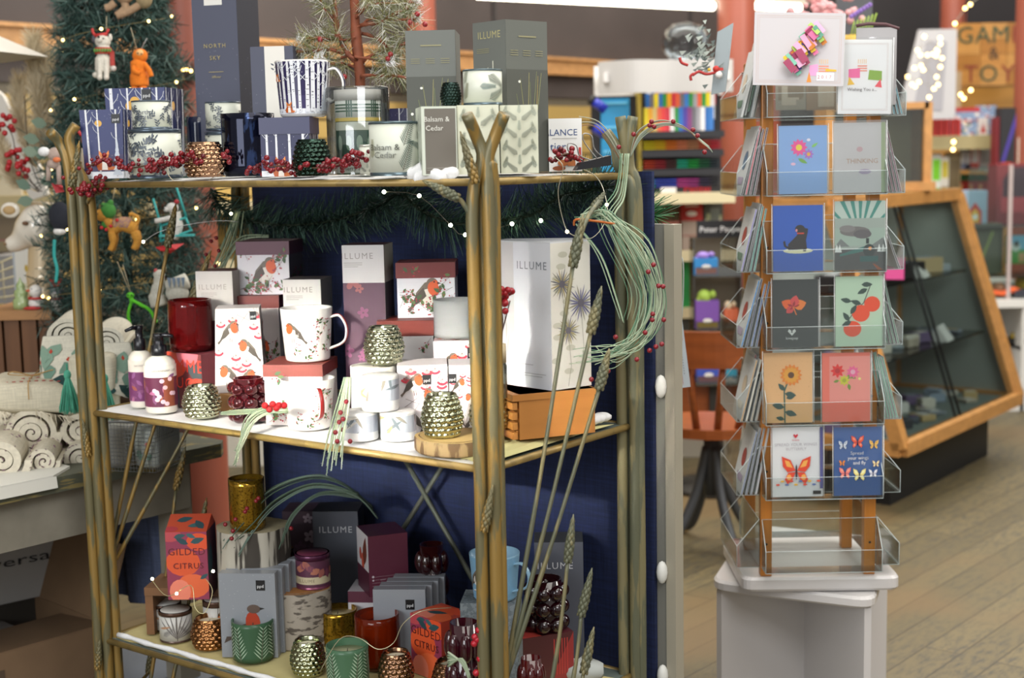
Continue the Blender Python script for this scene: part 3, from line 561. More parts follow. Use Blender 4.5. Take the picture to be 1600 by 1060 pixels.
# ---------------------------------------------------------------- toys and gifts at the back right
SY = 9.2
p0 = at_y(1488, 135, SY); p1 = at_y(1600, 132, SY); sw = (p1.x-p0.x)*1.12; sh = at_y(1540, 38, SY).z-at_y(1540, 136, SY).z
t = thing('wooden_sign', 'wooden plank sign reading games and toys in green and red letters', 'sign', (p0.x+sw/2, SY, p0.z))
b = MB()
for k in range(4):
    for j in range(3): b.box((-sw/2+sw*(j+.5)/3, 0, sh*(k+.5)/4), (sw/3-.003, .02, sh/4-.002), mat(('#b8813c', '#a8722f', '#c08c48')[(k+j*2) % 3], .5, kind='grainx', scale=20))
b.build('board', t)
b = MB(); u_ = (1600-1488)*1.12; s1 = .29
def sgn(txt, x, y, sz, c):
    b.art(text(txt, x, y, sz, c), lambda u, v, o: (-sw/2+u*sw, -.012-o, v*sw), off=.001, clip=(0, 0, 1, sh/sw))
for ch, x, c in zip('GAMES', (.14, .36, .58, .78, .93), ('#2c4a34', '#2c4a34', '#2c4a34', '#8a3a2a', '#2c4a34')): sgn(ch, x, sh/sw*.68, .3, c)
sgn('&', .5, sh/sw*.42, .22, '#3a2c20')
for ch, x, c in zip('TOYS', (.22, .44, .68, .92), ('#8a3a2a', '#2c4a34', '#8a3a2a', '#2c4a34')): sgn(ch, x, sh/sw*.06, .3, c)
b.build('lettering', t)
for sx in (-.38, .38):
    b = MB(); b.tube([(sx*sw, 0, sh), (sx*sw+.12, 0, sh+.9)], .005, '#4a4a4a', 5); b.build('hanging_wire', t)
# wood slat wall unit and shelves behind
WY = 9.6; bz = at_y(1500, 330, WY).z
A, B_ = at_y(1440, 300, WY), at_y(1640, 300, WY); b = MB(); zt0 = at_y(1500, 128, WY).z
for k in range(9): b.box((0, 0, .55+k*(zt0-.5)/9), (B_.x-A.x, .03, (zt0-.5)/9-.008), mat('#b0813c', .5, kind='grainx', scale=20))
single('wall_panelling', b, 'honey-coloured wooden slat panel under the games sign', 'panel', ((A.x+B_.x)/2, WY+.1, 0))
def bshelf(name, lab, x0, x1, y, Y, dep, c, th=.03):
    A, B_ = at_y(x0, y, Y), at_y(x1, y, Y); b = MB(); b.box((0, dep/2, -th/2), (B_.x-A.x, dep, th), c); b.box((0, 0, -th*.7), (B_.x-A.x, .012, th*1.4), c)
    return single(name, b, lab, 'shelf', ((A.x+B_.x)/2, Y, A.z))
bshelf('wall_shelf', 'cream wall shelf carrying gift boxes and a paper bag', 1440, 1562, 213, 8.65, .35, '#b7ab7d', .06)
bshelf('wall_shelf', 'narrow dark shelf under the black gift bags at the right edge', 1538, 1640, 265, 8.35, .25, '#6b7068', .012)
bshelf('wall_shelf', 'low shelf carrying the nutcracker boxes behind the display case', 1430, 1560, 330, 8.95, .3, '#a89a78')
crate('paper_bag', 'tall brown paper bag with a row of red crackers at its foot', 'bag', 1447, 1500, 112, 213, 8.75, .1, mat('#b39b78', .7), lambda a: text('SECRET', .45, a*.86, .16, '#8a7a68')+text('SANTA', .45, a*.72, .14, '#8a7a68'))
for k in range(6): crate('cracker', 'red christmas cracker standing in a row before the brown paper bag', 'cracker', 1449+k*9.05, 1456+k*9.05, 186, 213, 8.67, .03, '#b82c28', group='red crackers before the paper bag')
def village(seed): return lambda a: [rc('#8ea6c8', 0, 0, 1, a)]+[ell(random.Random(seed*31+k).choice(('#eef0f4', '#c04038', '#5a7a98', '#f4e8d8', '#a83028', '#3c6a50')), random.Random(seed+k).random(), random.Random(seed*7+k).random()*a, .07, .05) for k in range(40)]
crate('gift_box', 'red-topped snowy village gift box on the cream shelf', 'box', 1482, 1530, 168, 213, 8.69, .1, '#a8b8d0', lambda a: village(1)(a)+[rc('#c02c2c', 0, a*.85, 1, a)])
crate('gift_box', 'snowy village mug box beside the red-topped gift box', 'box', 1531, 1556, 165, 213, 8.69, .1, '#a8b8d0', village(2))
crate('card_pack', 'small white and red card pack leaning on the village gift boxes', 'card pack', 1529, 1543, 184, 212, 8.66, .02, '#e8e0dc', lambda a: [('#c8403a', [(.2, .3), (.8, .3), (.5, a*.7)])])
for i, (x0, x1, yt, yb, Y, c, c2, lab) in enumerate(((1556, 1578, 183, 264, 8.4, '#7c1f2a', '#8a2a34', 'dark maroon gift bag, leftmost of the bags at the right edge'), (1562, 1600, 168, 264, 8.38, '#26272c', '#4a3aa0', 'black gift bag with a slanting purple stripe'), (1594, 1640, 170, 264, 8.37, '#1d1d22', '#2c2c34', 'black gift bag cut by the right edge of the photo'))):
    crate('gift_bag', lab, 'bag', x0, x1, yt, yb, Y, .1, c, (lambda a, c2=c2, i=i: [(c2, [(.05, .3), (.2, .3), (.75, a*.9), (.6, a*.9)])]+([rc('#b03a24', .05, .05, .5, .28)] if i == 1 else [])))
crate('gift_tag_card', 'pale patterned card leaning on the black gift bags', 'card', 1590, 1604, 215, 262, 8.35, .02, '#d8d4c4', flat(31, ('#7a9a60', '#c06a5a', '#5a7aa0')))
# hanging goods below the cream shelf
for i, (x0, x1, yt, yb, c, c2, lab) in enumerate(((1455, 1470, 240, 300, '#e4e8e0', '#80d820', 'white and lime green packet below the cream shelf'), (1470, 1482, 245, 292, '#e8e4d8', '#d8c840', 'white and yellow packet beside the lime green one'), (1478, 1500, 238, 318, '#9a8a64', '#7c6c4c', 'straw-coloured bundle hanging below the cream shelf'), (1455, 1470, 268, 305, '#2a2c30', '#c8c8c8', 'dark packet with pale stripes below the lime green one'), (1500, 1508, 232, 265, '#8a94b0', '#e8e8e8', 'thin blue-white pack among the books below the cream shelf'), (1508, 1516, 232, 266, '#3c3448', '#e8e8e8', 'thin dark violet book below the cream shelf'), (1516, 1530, 228, 266, '#d84834', '#e8e8e8', 'white pack with a red cone picture'), (1530, 1560, 222, 268, '#b8bab8', '#9a9c9a', 'grey box beside the red cone pack'))):
    crate('hanging_packet' if i < 4 else 'book', lab, 'packet' if i < 4 else 'book', x0, x1, yt, yb, 8.79+.02*i, .04, c, lambda a, c2=c2: [rc(c2, .1, a*.3, .9, a*.85)])
for i in range(5):
    x = 1494+i*15; yb = 330; tt = crate('nutcracker_box', ('red boxed nutcracker with a green top on the low shelf', 'red boxed nutcracker with a green top on the low shelf')[0], 'box', x, x+14, 272, 328, 8.95, .06, '#b02a22', lambda a: [rc('#1f5c2c', 0, a*.8, 1, a), rc('#d88a3c', .3, a*.1, .7, a*.7), ell('#e8b080', .5, a*.68, .2, .15)], group='nutcracker boxes on the low shelf')
crate('toy_house_box', 'boxed red toy house with a yellow roof outline', 'box', 1500, 1542, 298, 352, 7.85, .12, '#9fb4cc', lambda a: [('#c83226', [(.3, .05), (.8, .05), (.8, .5), (.55, .85), (.3, .5)]), ('#e8b83c', [(.4, .1), (.7, .1), (.7, .42), (.55, .62), (.4, .42)]), ell('#3a4a6a', .15, .3, .1, .2), ell('#e8e8ea', .55, .3, .1, .1)])
crate('playset_box', 'large dark red boxed playset behind the glass at the right edge', 'box', 1556, 1640, 256, 352, 7.95, .15, '#8c2630', lambda a: flat(41, ('#4a2838', '#b8404a', '#3c3450', '#c8b0a0'), 7)(a)+[('#9c3038', [(0, a), (.3, a), (0, a*.6)])])
crate('book_display', 'leaning olive-grey leaflet stand below the toy boxes', 'leaflets', 1510, 1566, 350, 428, 7.8, .12, '#6d6a58', lambda a: [rc('#8a9a4a', .2, .1, .5, .2), ('#a8b060', [(.3, .2), (.38, .2), (.75, a*.85), (.68, a*.85)])])
crate('picture_book', 'bright green picture book with a farm animal', 'book', 1572, 1620, 368, 412, 7.75, .02, '#5aa84a', lambda a: [rc('#78b8d8', 0, a*.5, 1, a), ell('#e8e8e0', .3, a*.6, .15, .15), ell('#18181c', .32, a*.7, .08, .1), rc('#d8a070', .4, .05, .6, .35)])
# glass shelving holding them
gy = 7.75; gz0 = at_y(1560, 470, gy).z; gz1 = at_y(1560, 258, gy).z
t = thing('glass_shelf_unit', 'glass-fronted shelf unit full of toys at the right edge', 'display case', (at_y(1580, 400, gy).x, gy, gz0)); w_ = 140*gy/F; hz = gz1-gz0
b = MB(); b.box((0, -.01, hz/2), (w_, .006, hz), mat('#e2eceb', .05, kind='clear', amt=.04)); b.build('front_pane', t)
for i, yy in enumerate((352, 430)): b = MB(); b.box((0, .12, at_y(1560, yy, gy).z-gz0-.006), (w_, .26, .01), mat('#b9c9c4', .1, kind='clear', amt=.2)); b.build('glass_shelf', t)
b = MB(); b.box((-.02, -.02, hz/2), (.018, .018, hz), '#b9aaa8'); b.build('post', t)
# white cabinet with orange toy
cz = at_y(1560, 470, 7.65).z; A = at_y(1536, 470, 7.65); b = MB(); t = thing('white_cabinet', 'low white open cabinet behind the glass display case', 'cabinet', (A.x+.35, 7.87, 0))
b.box((0, 0, cz-.02), (.74, .44, .04), '#dddcd8'); b.build('cabinet_top', t)
b = MB(); b.box((-.345, 0, (cz-.04)/2), (.03, .42, cz-.04), '#d6d5d2'); b.box((.0, .2, (cz-.04)/2), (.7, .02, cz-.04), '#c8c7c4'); b.box((.1, 0, .06), (.86, .42, .12), '#d6d5d2'); b.box((.12, 0, cz-.27), (.5, .4, .02), '#e0dfdc'); b.box((-.12, -.0, (cz-.04)/2), (.02, .42, cz-.04), '#d6d5d2'); b.box((.13, -.2, (cz-.3)/2+.03), (.48, .015, cz-.33), '#dddcd8'); b.build('body', t)
q = at_y(1562, 468, 7.75); b = MB(); b.tube(bez([(-.09, 0, .02), (-.04, 0, .035), (.02, 0, .03), (.06, -.01, .05), (.12, 0, .03)], 5), .018, '#e0602a', 8); b.ball((.0, .02, .06), (.04, .03, .03), '#e89a78'); b.box((.11, 0, .03), (.08, .05, .04), '#2c2e38')
single('toy_pistol', b, 'orange and dark toy lying on top of the white cabinet', 'toy', (q.x, q.y, cz))
q = at_y(1598, 525, 7.8); b = MB(); b.ball((0, 0, .04), (.05, .04, .04), '#d8b820'); b.box((0, 0, .02), (.12, .08, .03), '#1c1c1c'); single('toy_car', b, 'yellow and black toy inside the white cabinet', 'toy', (q.x-.02, q.y, cz-.26))
q = at_y(1600, 440, 7.87); b = MB(); b.ball((0, 0, .07), (.055, .055, .05), '#e0a41c'); b.box((0, 0, .012), (.08, .08, .024), '#8a4a2c'); single('toy_ball', b, 'yellow ball above the white cabinet at the right edge', 'toy', (q.x, q.y, cz))
b = MB(); q = at_y(1545, 440, 8.35); b.box((0, 0, .0), (.35, .2, .6), mat('#d8d8d6', .8)); b.frustum(.38, .24, .44, .3, .3, .36, '#e4e4e2'); single('laundry_basket', b, 'white cloth-covered bin behind the sloping display case', 'bin', (q.x, q.y, q.z-.35))
# white easels and boards with a cluster of fairy lights
q = at_y(1440, 160, 8.4); b = MB(); b.prism([(-.14, 0), (.2, 0), (.2, .52), (-.02, .52)], 0, .03, '#c6c6ca'); b.prism([(-.05, .05), (.12, .05), (.14, .45), (.02, .45)], -.006, 0, '#a8a8b0'); single('display_board', b, 'pale grey leaning board behind the cluster of fairy lights', 'board', (q.x, q.y, q.z-.1))
def lights(name, lab, pts, Y, wire, bulbc='#ffd98a', rb=.010, e=6, jit=.0):
    t = thing(name, lab, 'string lights', at_y(pts[0][0], pts[0][1], Y)); O = Vector(t.location); Q = [at_y(x, y, Y+U(-jit, jit))-O for x, y in pts]
    b = MB(); b.tube(bez(Q, 3), wire, '#8a8478', 4); b.build('wire', t); b = MB()
    for q in Q: b.ball(q, rb, mat(bulbc, .5, emit=e), 8, 5)
    o = b.build('bulbs', t); o['kind'] = 'stuff'; return t
r = random.Random(8); pts = [(1432+r.gauss(22, 14), 78+r.gauss(0, 24)) for k in range(20)]+[(1418, 120), (1425, 132), (1436, 128), (1430, 135)]
lights('fairy_lights', 'cluster of warm fairy lights in front of the pale leaning board', pts, 7.9, .0012)
lights('fairy_lights', 'strand of warm fairy lights rising to the left of the games sign', [(1492, 37), (1508, 13), (1516, 7), (1530, -6)], 7.7, .003)
lights('fairy_lights', 'short strand of fairy lights hanging in front of the games sign', [(1501, 148), (1506, 154), (1517, 141)], 7.0, .0012, rb=.01)
lights('fairy_lights', 'single warm bulb glowing under the cream shelf', [(1489, 234), (1490, 222)], 6.9, .0012, rb=.01)
# dark framed print, coral and flowers behind the card rack
crate('framed_print', 'dark grey chalkboard print behind the top of the card rack', 'picture', 1308, 1362, -20, 80, 5.2, .02, '#53555a', lambda a: [rc(c, .1+.1*k, .1, .17+.1*k, .45) for k, c in enumerate(('#8a3a34', '#5a7a50', '#c8a040', '#4a5a80', '#b0b0a8', '#6a4a3a'))], z=at_y(1335, 80, 5.2).z)
b = MB(); r = random.Random(12)
for k in range(46): b.ball((r.gauss(0, .05), r.gauss(0, .03), r.uniform(0, .09)), r.uniform(.008, .016), '#dda6a8', 7, 5)
q = at_y(1292, 26, 5.0); single('paper_bouquet', b, 'pale pink ruffled paper bouquet above the card rack', 'decoration', (q.x, q.y, q.z-.02))
b = MB(); q = at_y(1330, 55, 4.7)
for k in range(7): b.ball((.01*k-.0, 0, .06+.006*k), (.008, .006, .008), '#8a6ab8', 6, 4); b.tube([(.01*k, 0, 0), (.012*k+.01, 0, .045+.004*k)], .002, '#9ab83c', 4)
b.lathe([(.001, -.05), (.018, -.05), (.024, 0), (.001, 0)], '#d8b048', 10); single('flower_pot', b, 'tiny yellow pot of purple flowers behind the birthday card', 'flowers', q)

# ---------------------------------------------------------------- needles, rolls, soft figures
def needles(b, path, ln_, wd, per, mats, droop=0, spread=1.0, r=RN, up=0):
    path = [Vector(p) for p in path]
    for i in range(len(path)-1):
        a, c = path[i], path[i+1]; d = c-a; L_ = d.length
        if L_ < 1e-6: continue
        d.normalize(); o = d.orthogonal().normalized(); q = d.cross(o); n = max(1, int(L_*per))
        for k in range(n):
            p = a+(c-a)*((k+r.random())/n); an = r.uniform(0, 2*pi); v = (o*cos(an)+q*sin(an))*spread+d*r.uniform(.25, .8); v.z += up-droop; v.normalize(); l = ln_*r.uniform(.7, 1.15)
            s_ = v.cross(Vector((r.uniform(-1, 1), r.uniform(-1, 1), r.uniform(-1, 1)))).normalized()*wd
            b.add([p-s_, p+s_, p+v*l+s_*.4, p+v*l-s_*.4], [(0, 1, 2, 3)], mats[r.randrange(len(mats))])
def spiral_roll(b, R_, L_, m, turns=4, th=.006, sq=1.0, mi=None, wob=.003, seed=0):   # a rolled cloth lying along local y, end at y = 0
    r = random.Random(seed); n = 26*turns; pts = []
    for i in range(n+1):
        t = i/n; a = t*turns*2*pi; rr = R_*(.06+.94*t)+wob*sin(a*.7+seed)*t; pts.append((rr*cos(a), rr*sin(a)*sq, rr))
    vs = []; fs = []
    for (x, z, rr) in pts:
        k = max(.001, (rr-th)/rr); vs += [(x, 0, z), (x, L_, z), (x*k, L_, z*k), (x*k, 0, z*k)]
    for i in range(n):
        for j in range(4): q = (j+1) % 4; fs.append((4*i+j, 4*i+4+j, 4*i+4+q, 4*i+q))
    fs.append((4*n, 4*n+1, 4*n+2, 4*n+3)); b.add(vs, fs, m, False)
TM = [mat('#2e4a44', .7), mat('#3d5a52', .7), mat('#27403c', .7), mat('#587068', .7)]

# ---------------------------------------------------------------- weathered table at the left
E1 = Vector((-.716, 3.50, 0)); TZ = .75
def TP(a, n): return E1-AX*a+NX*n
woodg = speckle('#57594a', '#8a7c4e', .56, 14, .7, 0, (1, 1, 8)); t = thing('weathered_table', 'weathered grey-green painted wooden table carrying rolled throws', 'table', TP(.8, .5)); O = Vector(t.location)
b = MB()
for k in range(4):
    n0, n1 = k*.27, k*.27+.265; q = [TP(a, n)-O for a, n in ((1.7, n0), (.03, n0), (.0, n0+.03 if k == 0 else n0), (.0, n1), (1.7, n1))]; b.slab([(p.x, p.y) for p in q], TZ-.035, TZ, woodg)
b.build('tabletop', t)
b = MB(); am = mat('#8b8577', .7, kind='noise', amt=.15, scale=12)
for (a0, n0, a1, n1) in ((1.6, .05, .1, .05), (1.6, 1.0, .1, 1.0), (.1, .05, .1, 1.0)):
    p, q = TP(a0, n0)-O, TP(a1, n1)-O; p.z = q.z = TZ-.095; beam(b, p, q, .02, .12, am)
b.build('apron', t)
for a_, n_ in ((.12, .08), (.12, .97), (1.58, .08), (1.58, .97)):
    b = MB(); p = TP(a_, n_)-O; b.box((p.x, p.y, (TZ-.035)/2), (.06, .06, TZ-.035), am, rz=AYAW); b.build('leg', t)
b = MB(); q = [TP(a, n)-O for a, n in ((1.65, .02), (.05, .02), (.05, 1.02), (1.65, 1.02))]; b.slab([(p.x, p.y) for p in q], .12, .15, '#6f7680'); b.build('lower_shelf', t)
b = MB(); v = []
q = [TP(a, n) for a, n in ((1.5, .0), (.5, .0), (.42, .06), (.40, .5), (1.5, .5))]; b.slab([(p.x, p.y) for p in q], TZ, TZ+.006, mat('#d8d6cc', .85)); q2 = [TP(1.5, -.008), TP(.5, -.008)]
b.add([TP(1.5, -.012)+Vector((0, 0, TZ+.006)), TP(.5, -.012)+Vector((0, 0, TZ+.006)), TP(.5, -.016)+Vector((0, 0, TZ-.02)), TP(1.5, -.016)+Vector((0, 0, TZ-.014))], [(0, 1, 2, 3)], mat('#d8d6cc', .85))
single('table_runner', b, 'off-white folded cloth lying under the rolled throws', 'cloth')
# navy cloth hanging behind
b = MB(); vs = []; fs = []; A, B_ = TP(.14, .9), TP(.14, .12)
for i in range(31):
    p = A+(B_-A)*(i/30)+AX*(.02+.018*sin(i*1.3)); vs += [tuple(p+Vector((0, 0, TZ-.045))), tuple(p+Vector((0, 0, .3))+AX*.02)]
for i in range(30): fs.append((2*i, 2*i+2, 2*i+3, 2*i+1))
b.add(vs, fs, mat('#4c5570', .85, kind='weave', scale=300), True); single('navy_cloth', b, 'dusty navy cloth hanging over the end of the weathered table', 'cloth')
# cardboard boxes under the table
cbm = mat('#7a6046', .75, kind='noise', amt=.08, scale=10)
p = TP(.55, .45); t = thing('cardboard_box', 'open brown cardboard box on the lower shelf of the weathered table', 'box', (p.x, p.y, .15), AYAW-.05); w_, d_, h_ = .62, .46, .15
b = MB()
for s in (-1, 1): b.box((s*w_/2, 0, h_/2), (.005, d_, h_), cbm); b.box((0, s*d_/2, h_/2), (w_, .005, h_), cbm)
b.box((0, 0, .003), (w_, d_, .006), cbm); b.build('body', t)
b = MB(); b.box((-.02, -d_/2-.0035, h_*.5), (.1, .001, .07), '#5a4838'); b.box((w_/2+.0035, .0, h_*.5), (.001, .12, .06), '#5a4838'); b.build('printed_mark', t)
for (c, a, ax) in (((0, d_/2, h_), 1.25, 'x'), ((0, -d_/2, h_), -.1, 'x'), ((w_/2, 0, h_), .5, 'y')):
    b = MB(); M = Matrix.Translation(c) @ (Matrix.Rotation(a, 4, 'X') if ax == 'x' else Matrix.Rotation(-1.25, 4, 'Y')); 
    if ax == 'x': b.box((0, d_/4*(1 if c[1] > 0 else 1), 0), (w_, d_/2, .005), cbm, M)
    else: b.box((.1, 0, 0), (.2, d_, .005), cbm, M)
    b.build('flap', t)
q = at_y(40, 905, 3.62); t = thing('printed_carton', 'pale lettered carton under the table', 'box', (q.x-.1, q.y+.12, q.z-.065), AYAW-.15)
b = MB(); b.box((0, 0, .085), (.36, .25, .17), '#a9a7a4'); b.art(text('Universal', .36, .58, .22, '#23252a')[:], lambda u, v, o: (-.18+u*.36, -.126-o, v*.17), off=.001); b.build('body', t)
b = MB(); b.box((.19, -.05, .172), (.16, .2, .004), '#b8b4a8', rz=.3); b.build('flap', t)
tp = Vector(t.location); b = MB(); b.box((0, 0, (tp.z-.15)/2), (.3, .2, tp.z-.15), '#37322c'); single('storage_box', b, 'dark box hidden beneath the pale printed carton', 'box', (tp.x, tp.y, .15), AYAW-.15)
q = at_z(8, 1060, .15); b = MB(); b.box((0, 0, .05), (.2, .2, .1), '#7a5640', bev=.02); single('covered_bin', b, 'brown bin draped in grey at the lower left corner', 'bin', (q.x-.12, q.y+.02, .15), .4)
b = MB(); vs = []; fs = []
for j, (rr, z) in enumerate(((0.001, .116), (.13, .112), (.15, .095), (.155, .03))):
    for i in range(24): a = 2*pi*i/24; k = 1+.06*sin(5*a)*(j > 1); vs.append((rr*cos(a)*k, rr*sin(a)*k, z+(.03*sin(3*a) if j == 3 else 0)))
for j in range(3):
    for i in range(24): fs.append((j*24+i, j*24+(i+1) % 24, (j+1)*24+(i+1) % 24, (j+1)*24+i))
b.add(vs, fs, mat('#8a8684', .9, kind='weave', scale=300), True); single('grey_cloth', b, 'grey cloth draped over the brown bin at the lower left', 'cloth', (q.x-.12, q.y+.02, .148), .4)

# rolled throws
cream = speckle('#cfc7b2', '#c9bfa8', .6, 60, .9); creamm = mat('#d2cab6', .9, kind='noise', amt=.12, scale=90, bump=.4); linen = mat('#c8c0aa', .9, kind='weave', amt=.1, scale=400)
def roll(px, py, rpx, Y, lab, L_=.3, m=creamm, turns=4, sq=1.0, yaw=0, seed=0, dashes=True, z=None):
    c = at_y(px, py, Y); R_ = rpx*Y/F; t = thing('rolled_throw', lab, 'blanket', c, facing(c.x, c.y)*.6+yaw, None); b = MB(); spiral_roll(b, R_, L_, m, turns, R_/turns*.76, sq, seed=seed); b.build('cloth', t)
    if dashes:
        b = MB(); r = random.Random(seed)
        for k in range(46):
            a = r.uniform(-.3, pi+.3); y = r.uniform(.004, L_*.8); rr = R_*1.012; p0 = Vector((rr*cos(a), y, rr*sin(a)*sq)); b.tube([p0, p0+Vector((-sin(a)*.006, r.uniform(-.006, .006), cos(a)*.006))], .0009, '#7c5a6a', 4)
        for k in range(30):
            a = r.uniform(0, 2*pi*turns); rr = R_*(.06+.94*a/(2*pi*turns)); p0 = Vector((rr*.985*cos(a), -.001, rr*.985*sin(a)*sq)); b.tube([p0, p0+Vector((.004*cos(a+1), -.001, .004*sin(a+1)))], .0009, '#7c5a6a', 4)
        b.build('stitching', t)
    return t, R_
roll(50, 678, 47, 3.32, 'cream rolled throw with a big open spiral, centre of the pile', turns=4, seed=1)
roll(2, 722, 46, 3.16, 'cream rolled throw cut by the left edge, front of the pile', turns=3, seed=2, sq=.95)
roll(68, 722, 27, 3.2, 'small cream fringed roll under the big spiral roll', turns=3, seed=3)
roll(127, 672, 37, 3.34, 'cream rolled throw with a flattened fold right of the big spiral roll', turns=3, seed=4, sq=.85)
roll(126, 716, 32, 3.28, 'cream rolled throw lowest on the right beside the wire basket', turns=3, seed=5, sq=.9)
roll(6, 645, 30, 3.42, 'cream rolled throw high at the left edge of the pile', turns=3, seed=6)
def puff(b, w_, d_, h_, m, n=14, fn=None, e=.35):
    vs = []; fs = []
    for j in range(n+1):
        t = pi*j/n-pi/2
        for i in range(2*n):
            a = 2*pi*i/(2*n); c = lambda x: abs(x)**e*(1 if x >= 0 else -1)
            p = Vector((w_/2*c(cos(t))*c(cos(a)), d_/2*c(cos(t))*c(sin(a)), h_/2*c(sin(t)))); 
            if fn: p = fn(p)
            vs.append(tuple(p))
    N_ = 2*n
    for j in range(n):
        for i in range(N_): fs.append((j*N_+i, j*N_+(i+1) % N_, (j+1)*N_+(i+1) % N_, (j+1)*N_+i))
    b.add(vs, fs, m, True)
q = at_y(58, 612, 3.42); t = thing('folded_throw', 'cream folded throw with red stitching tied with twine on top of the rolls', 'blanket', q, .25)
sag = lambda p: Vector((p.x, p.y, p.z-(.5*p.x*p.x*3 if p.x > 0 else 0)+.006*sin(p.x*60)))
b = MB(); puff(b, .22, .22, .075, linen, fn=sag); b.build('cloth', t)
b = MB()
for j in range(3):
    for k in range(12): x = -.1+k*.017; b.tube([(x, -.08+j*.05, .0385-(1.5*x*x if x > 0 else 0)), (x+.008, -.08+j*.05, .0385-(1.5*x*x if x > 0 else 0))], .0012, '#b04a44', 4)
b.build('stitching', t)
b = MB(); b.tube(bez([(-.01, -.12, .0), (-.01, -.1, .04), (0, 0, .045), (0, .1, .04)], 6), .0014, '#b08a50', 5)
for s in (-1, 1): b.tube(bez([(-.005, -.04, .045), (s*.045, -.06, .06), (s*.06, -.03, .05), (-.005, -.04, .045)], 6), .0013, '#b08a50', 5)
b.build('twine', t)
b = MB(); needles(b, [(.0, -.1, -.03), (.06, -.11, -.045), (.1, -.1, -.05)], .03, .0012, 700, [mat('#ddd3bd', .9)], .9, .8); needles(b, [(-.1, -.1, -.02), (-.06, -.11, -.03)], .03, .0012, 700, [mat('#ddd3bd', .9)], .9, .8); b.build('fringe', t)
# leaf-pattern rolls
def leafroll(px, py, rpx, Y, lab, seed, down):
    t, R_ = roll(px, py, rpx, Y, lab, .24, mat('#cfcab9', .9, kind='weave', amt=.08, scale=350), 4, .85, seed=seed, dashes=False); h = down*Y/F
    b = MB(); r = random.Random(seed); n = 16; vs = []; fs = []
    def S(u, v): a = pi*(1.06-1.12*u); k = 1+.35*v*(1-v)+.0*v; return Vector((R_*1.05*cos(a)*(k+.18*v), -.012-.05*sin(a)*v, -h*v+R_*.85*sin(a)*(1-v)*.0-.01*sin(a*3)*v))
    for j in range(9):
        for i in range(n+1): vs.append(S(i/n, j/8))
    for j in range(8):
        for i in range(n): k = j*(n+1)+i; fs.append((k, k+1, k+n+2, k+n+1))
    b.add(vs, fs, mat('#cfcab9', .9, kind='weave', amt=.08, scale=350), True)
    vs2 = [v+Vector((0, .012, 0)) for v in vs]; b.add(vs2, fs, mat('#b8b3a4', .9), True)
    art = []
    for k in range(6): x = .12+.15*k; art += [leafp('#7f9a88', x, .15+.1*(k % 2), .34, .2, 1.2+.5*(k % 3)), leafp('#6b8a7a', x+.04, .52, .3, .17, 2.3-.6*(k % 3))]
    for k in range(5): art.append(('#b0402c', [(.12+.19*k-.025, .48-.2*(k % 2)), (.12+.19*k, .52-.2*(k % 2)), (.12+.19*k+.025, .48-.2*(k % 2)), (.12+.19*k, .42-.2*(k % 2))]))
    for k in range(7): art.append(leafp('#1f3e3c', .02+.15*k, .8, .3, .2, .5+.9*(k % 2)))
    b.art([(c, [(max(0, min(1, x)), max(0, min(1, y))) for x, y in p]) for c, p in art], lambda u, v, o: S(u, 1-v if False else v)+Vector((0, -.003-o, 0)), rough=.9)
    b.build('patterned_side', t); return t
leafroll(108, 524, 37, 3.42, 'rolled throw with green leaf and red heart pattern, left of the two', 11, 80)
leafroll(168, 536, 33, 3.38, 'rolled throw with green leaf and red heart pattern, right of the two', 12, 80)
b = MB(); q = at_y(140, 560, 3.32); b.add([(-.055, -.0, -.02), (.0, -.01, .05), (.06, 0, -.03), (.05, .02, -.09), (-.05, .02, -.09)], [(0, 4, 3, 2, 1)], linen); b.add([(-.055, .01, -.02), (.0, .0, .05), (.06, .01, -.03), (.05, .03, -.09), (-.05, .03, -.09)], [(0, 1, 2, 3, 4)], linen)
puff(b, .11, .07, .1, linen)
single('folded_napkin', b, 'plain linen corner folded between the two leaf-pattern rolls', 'cloth', q+Vector((0, .03, -.04)))
for px, py0, py1, lab in ((105, 582, 645, 'mint green tassel hanging left of the golden front-left post'), (163, 588, 655, 'mint green tassel hanging right of the golden front-left post')):
    q = at_y(px, py0, 3.24); t = thing('tassel', lab, 'tassel', q, 0); h = (py1-py0)*3.24/F
    tm = [mat('#4fa58a', .8), mat('#3f957a', .8), mat('#66b89c', .8)]
    b = MB(); b.ball((0, 0, -.006), (.009, .009, .012), tm[0]); b.tube([(0, 0, .02), (0, 0, 0)], .002, tm[1], 5); b.build('knot', t)
    b = MB(); r = random.Random(px)
    for k in range(170): a, rr = r.uniform(0, 6.28), sqrt(r.random()); b.tube([(.005*cos(a), .005*sin(a), -.014), (.014*rr*cos(a), .014*rr*sin(a), -h*.45), (.026*rr*cos(a)+U(-.003, .003), .026*rr*sin(a), -h*U(.9, 1.05))], .0011, tm[k % 3], 3, cap=False)
    o = b.build('threads', t); o['kind'] = 'stuff'
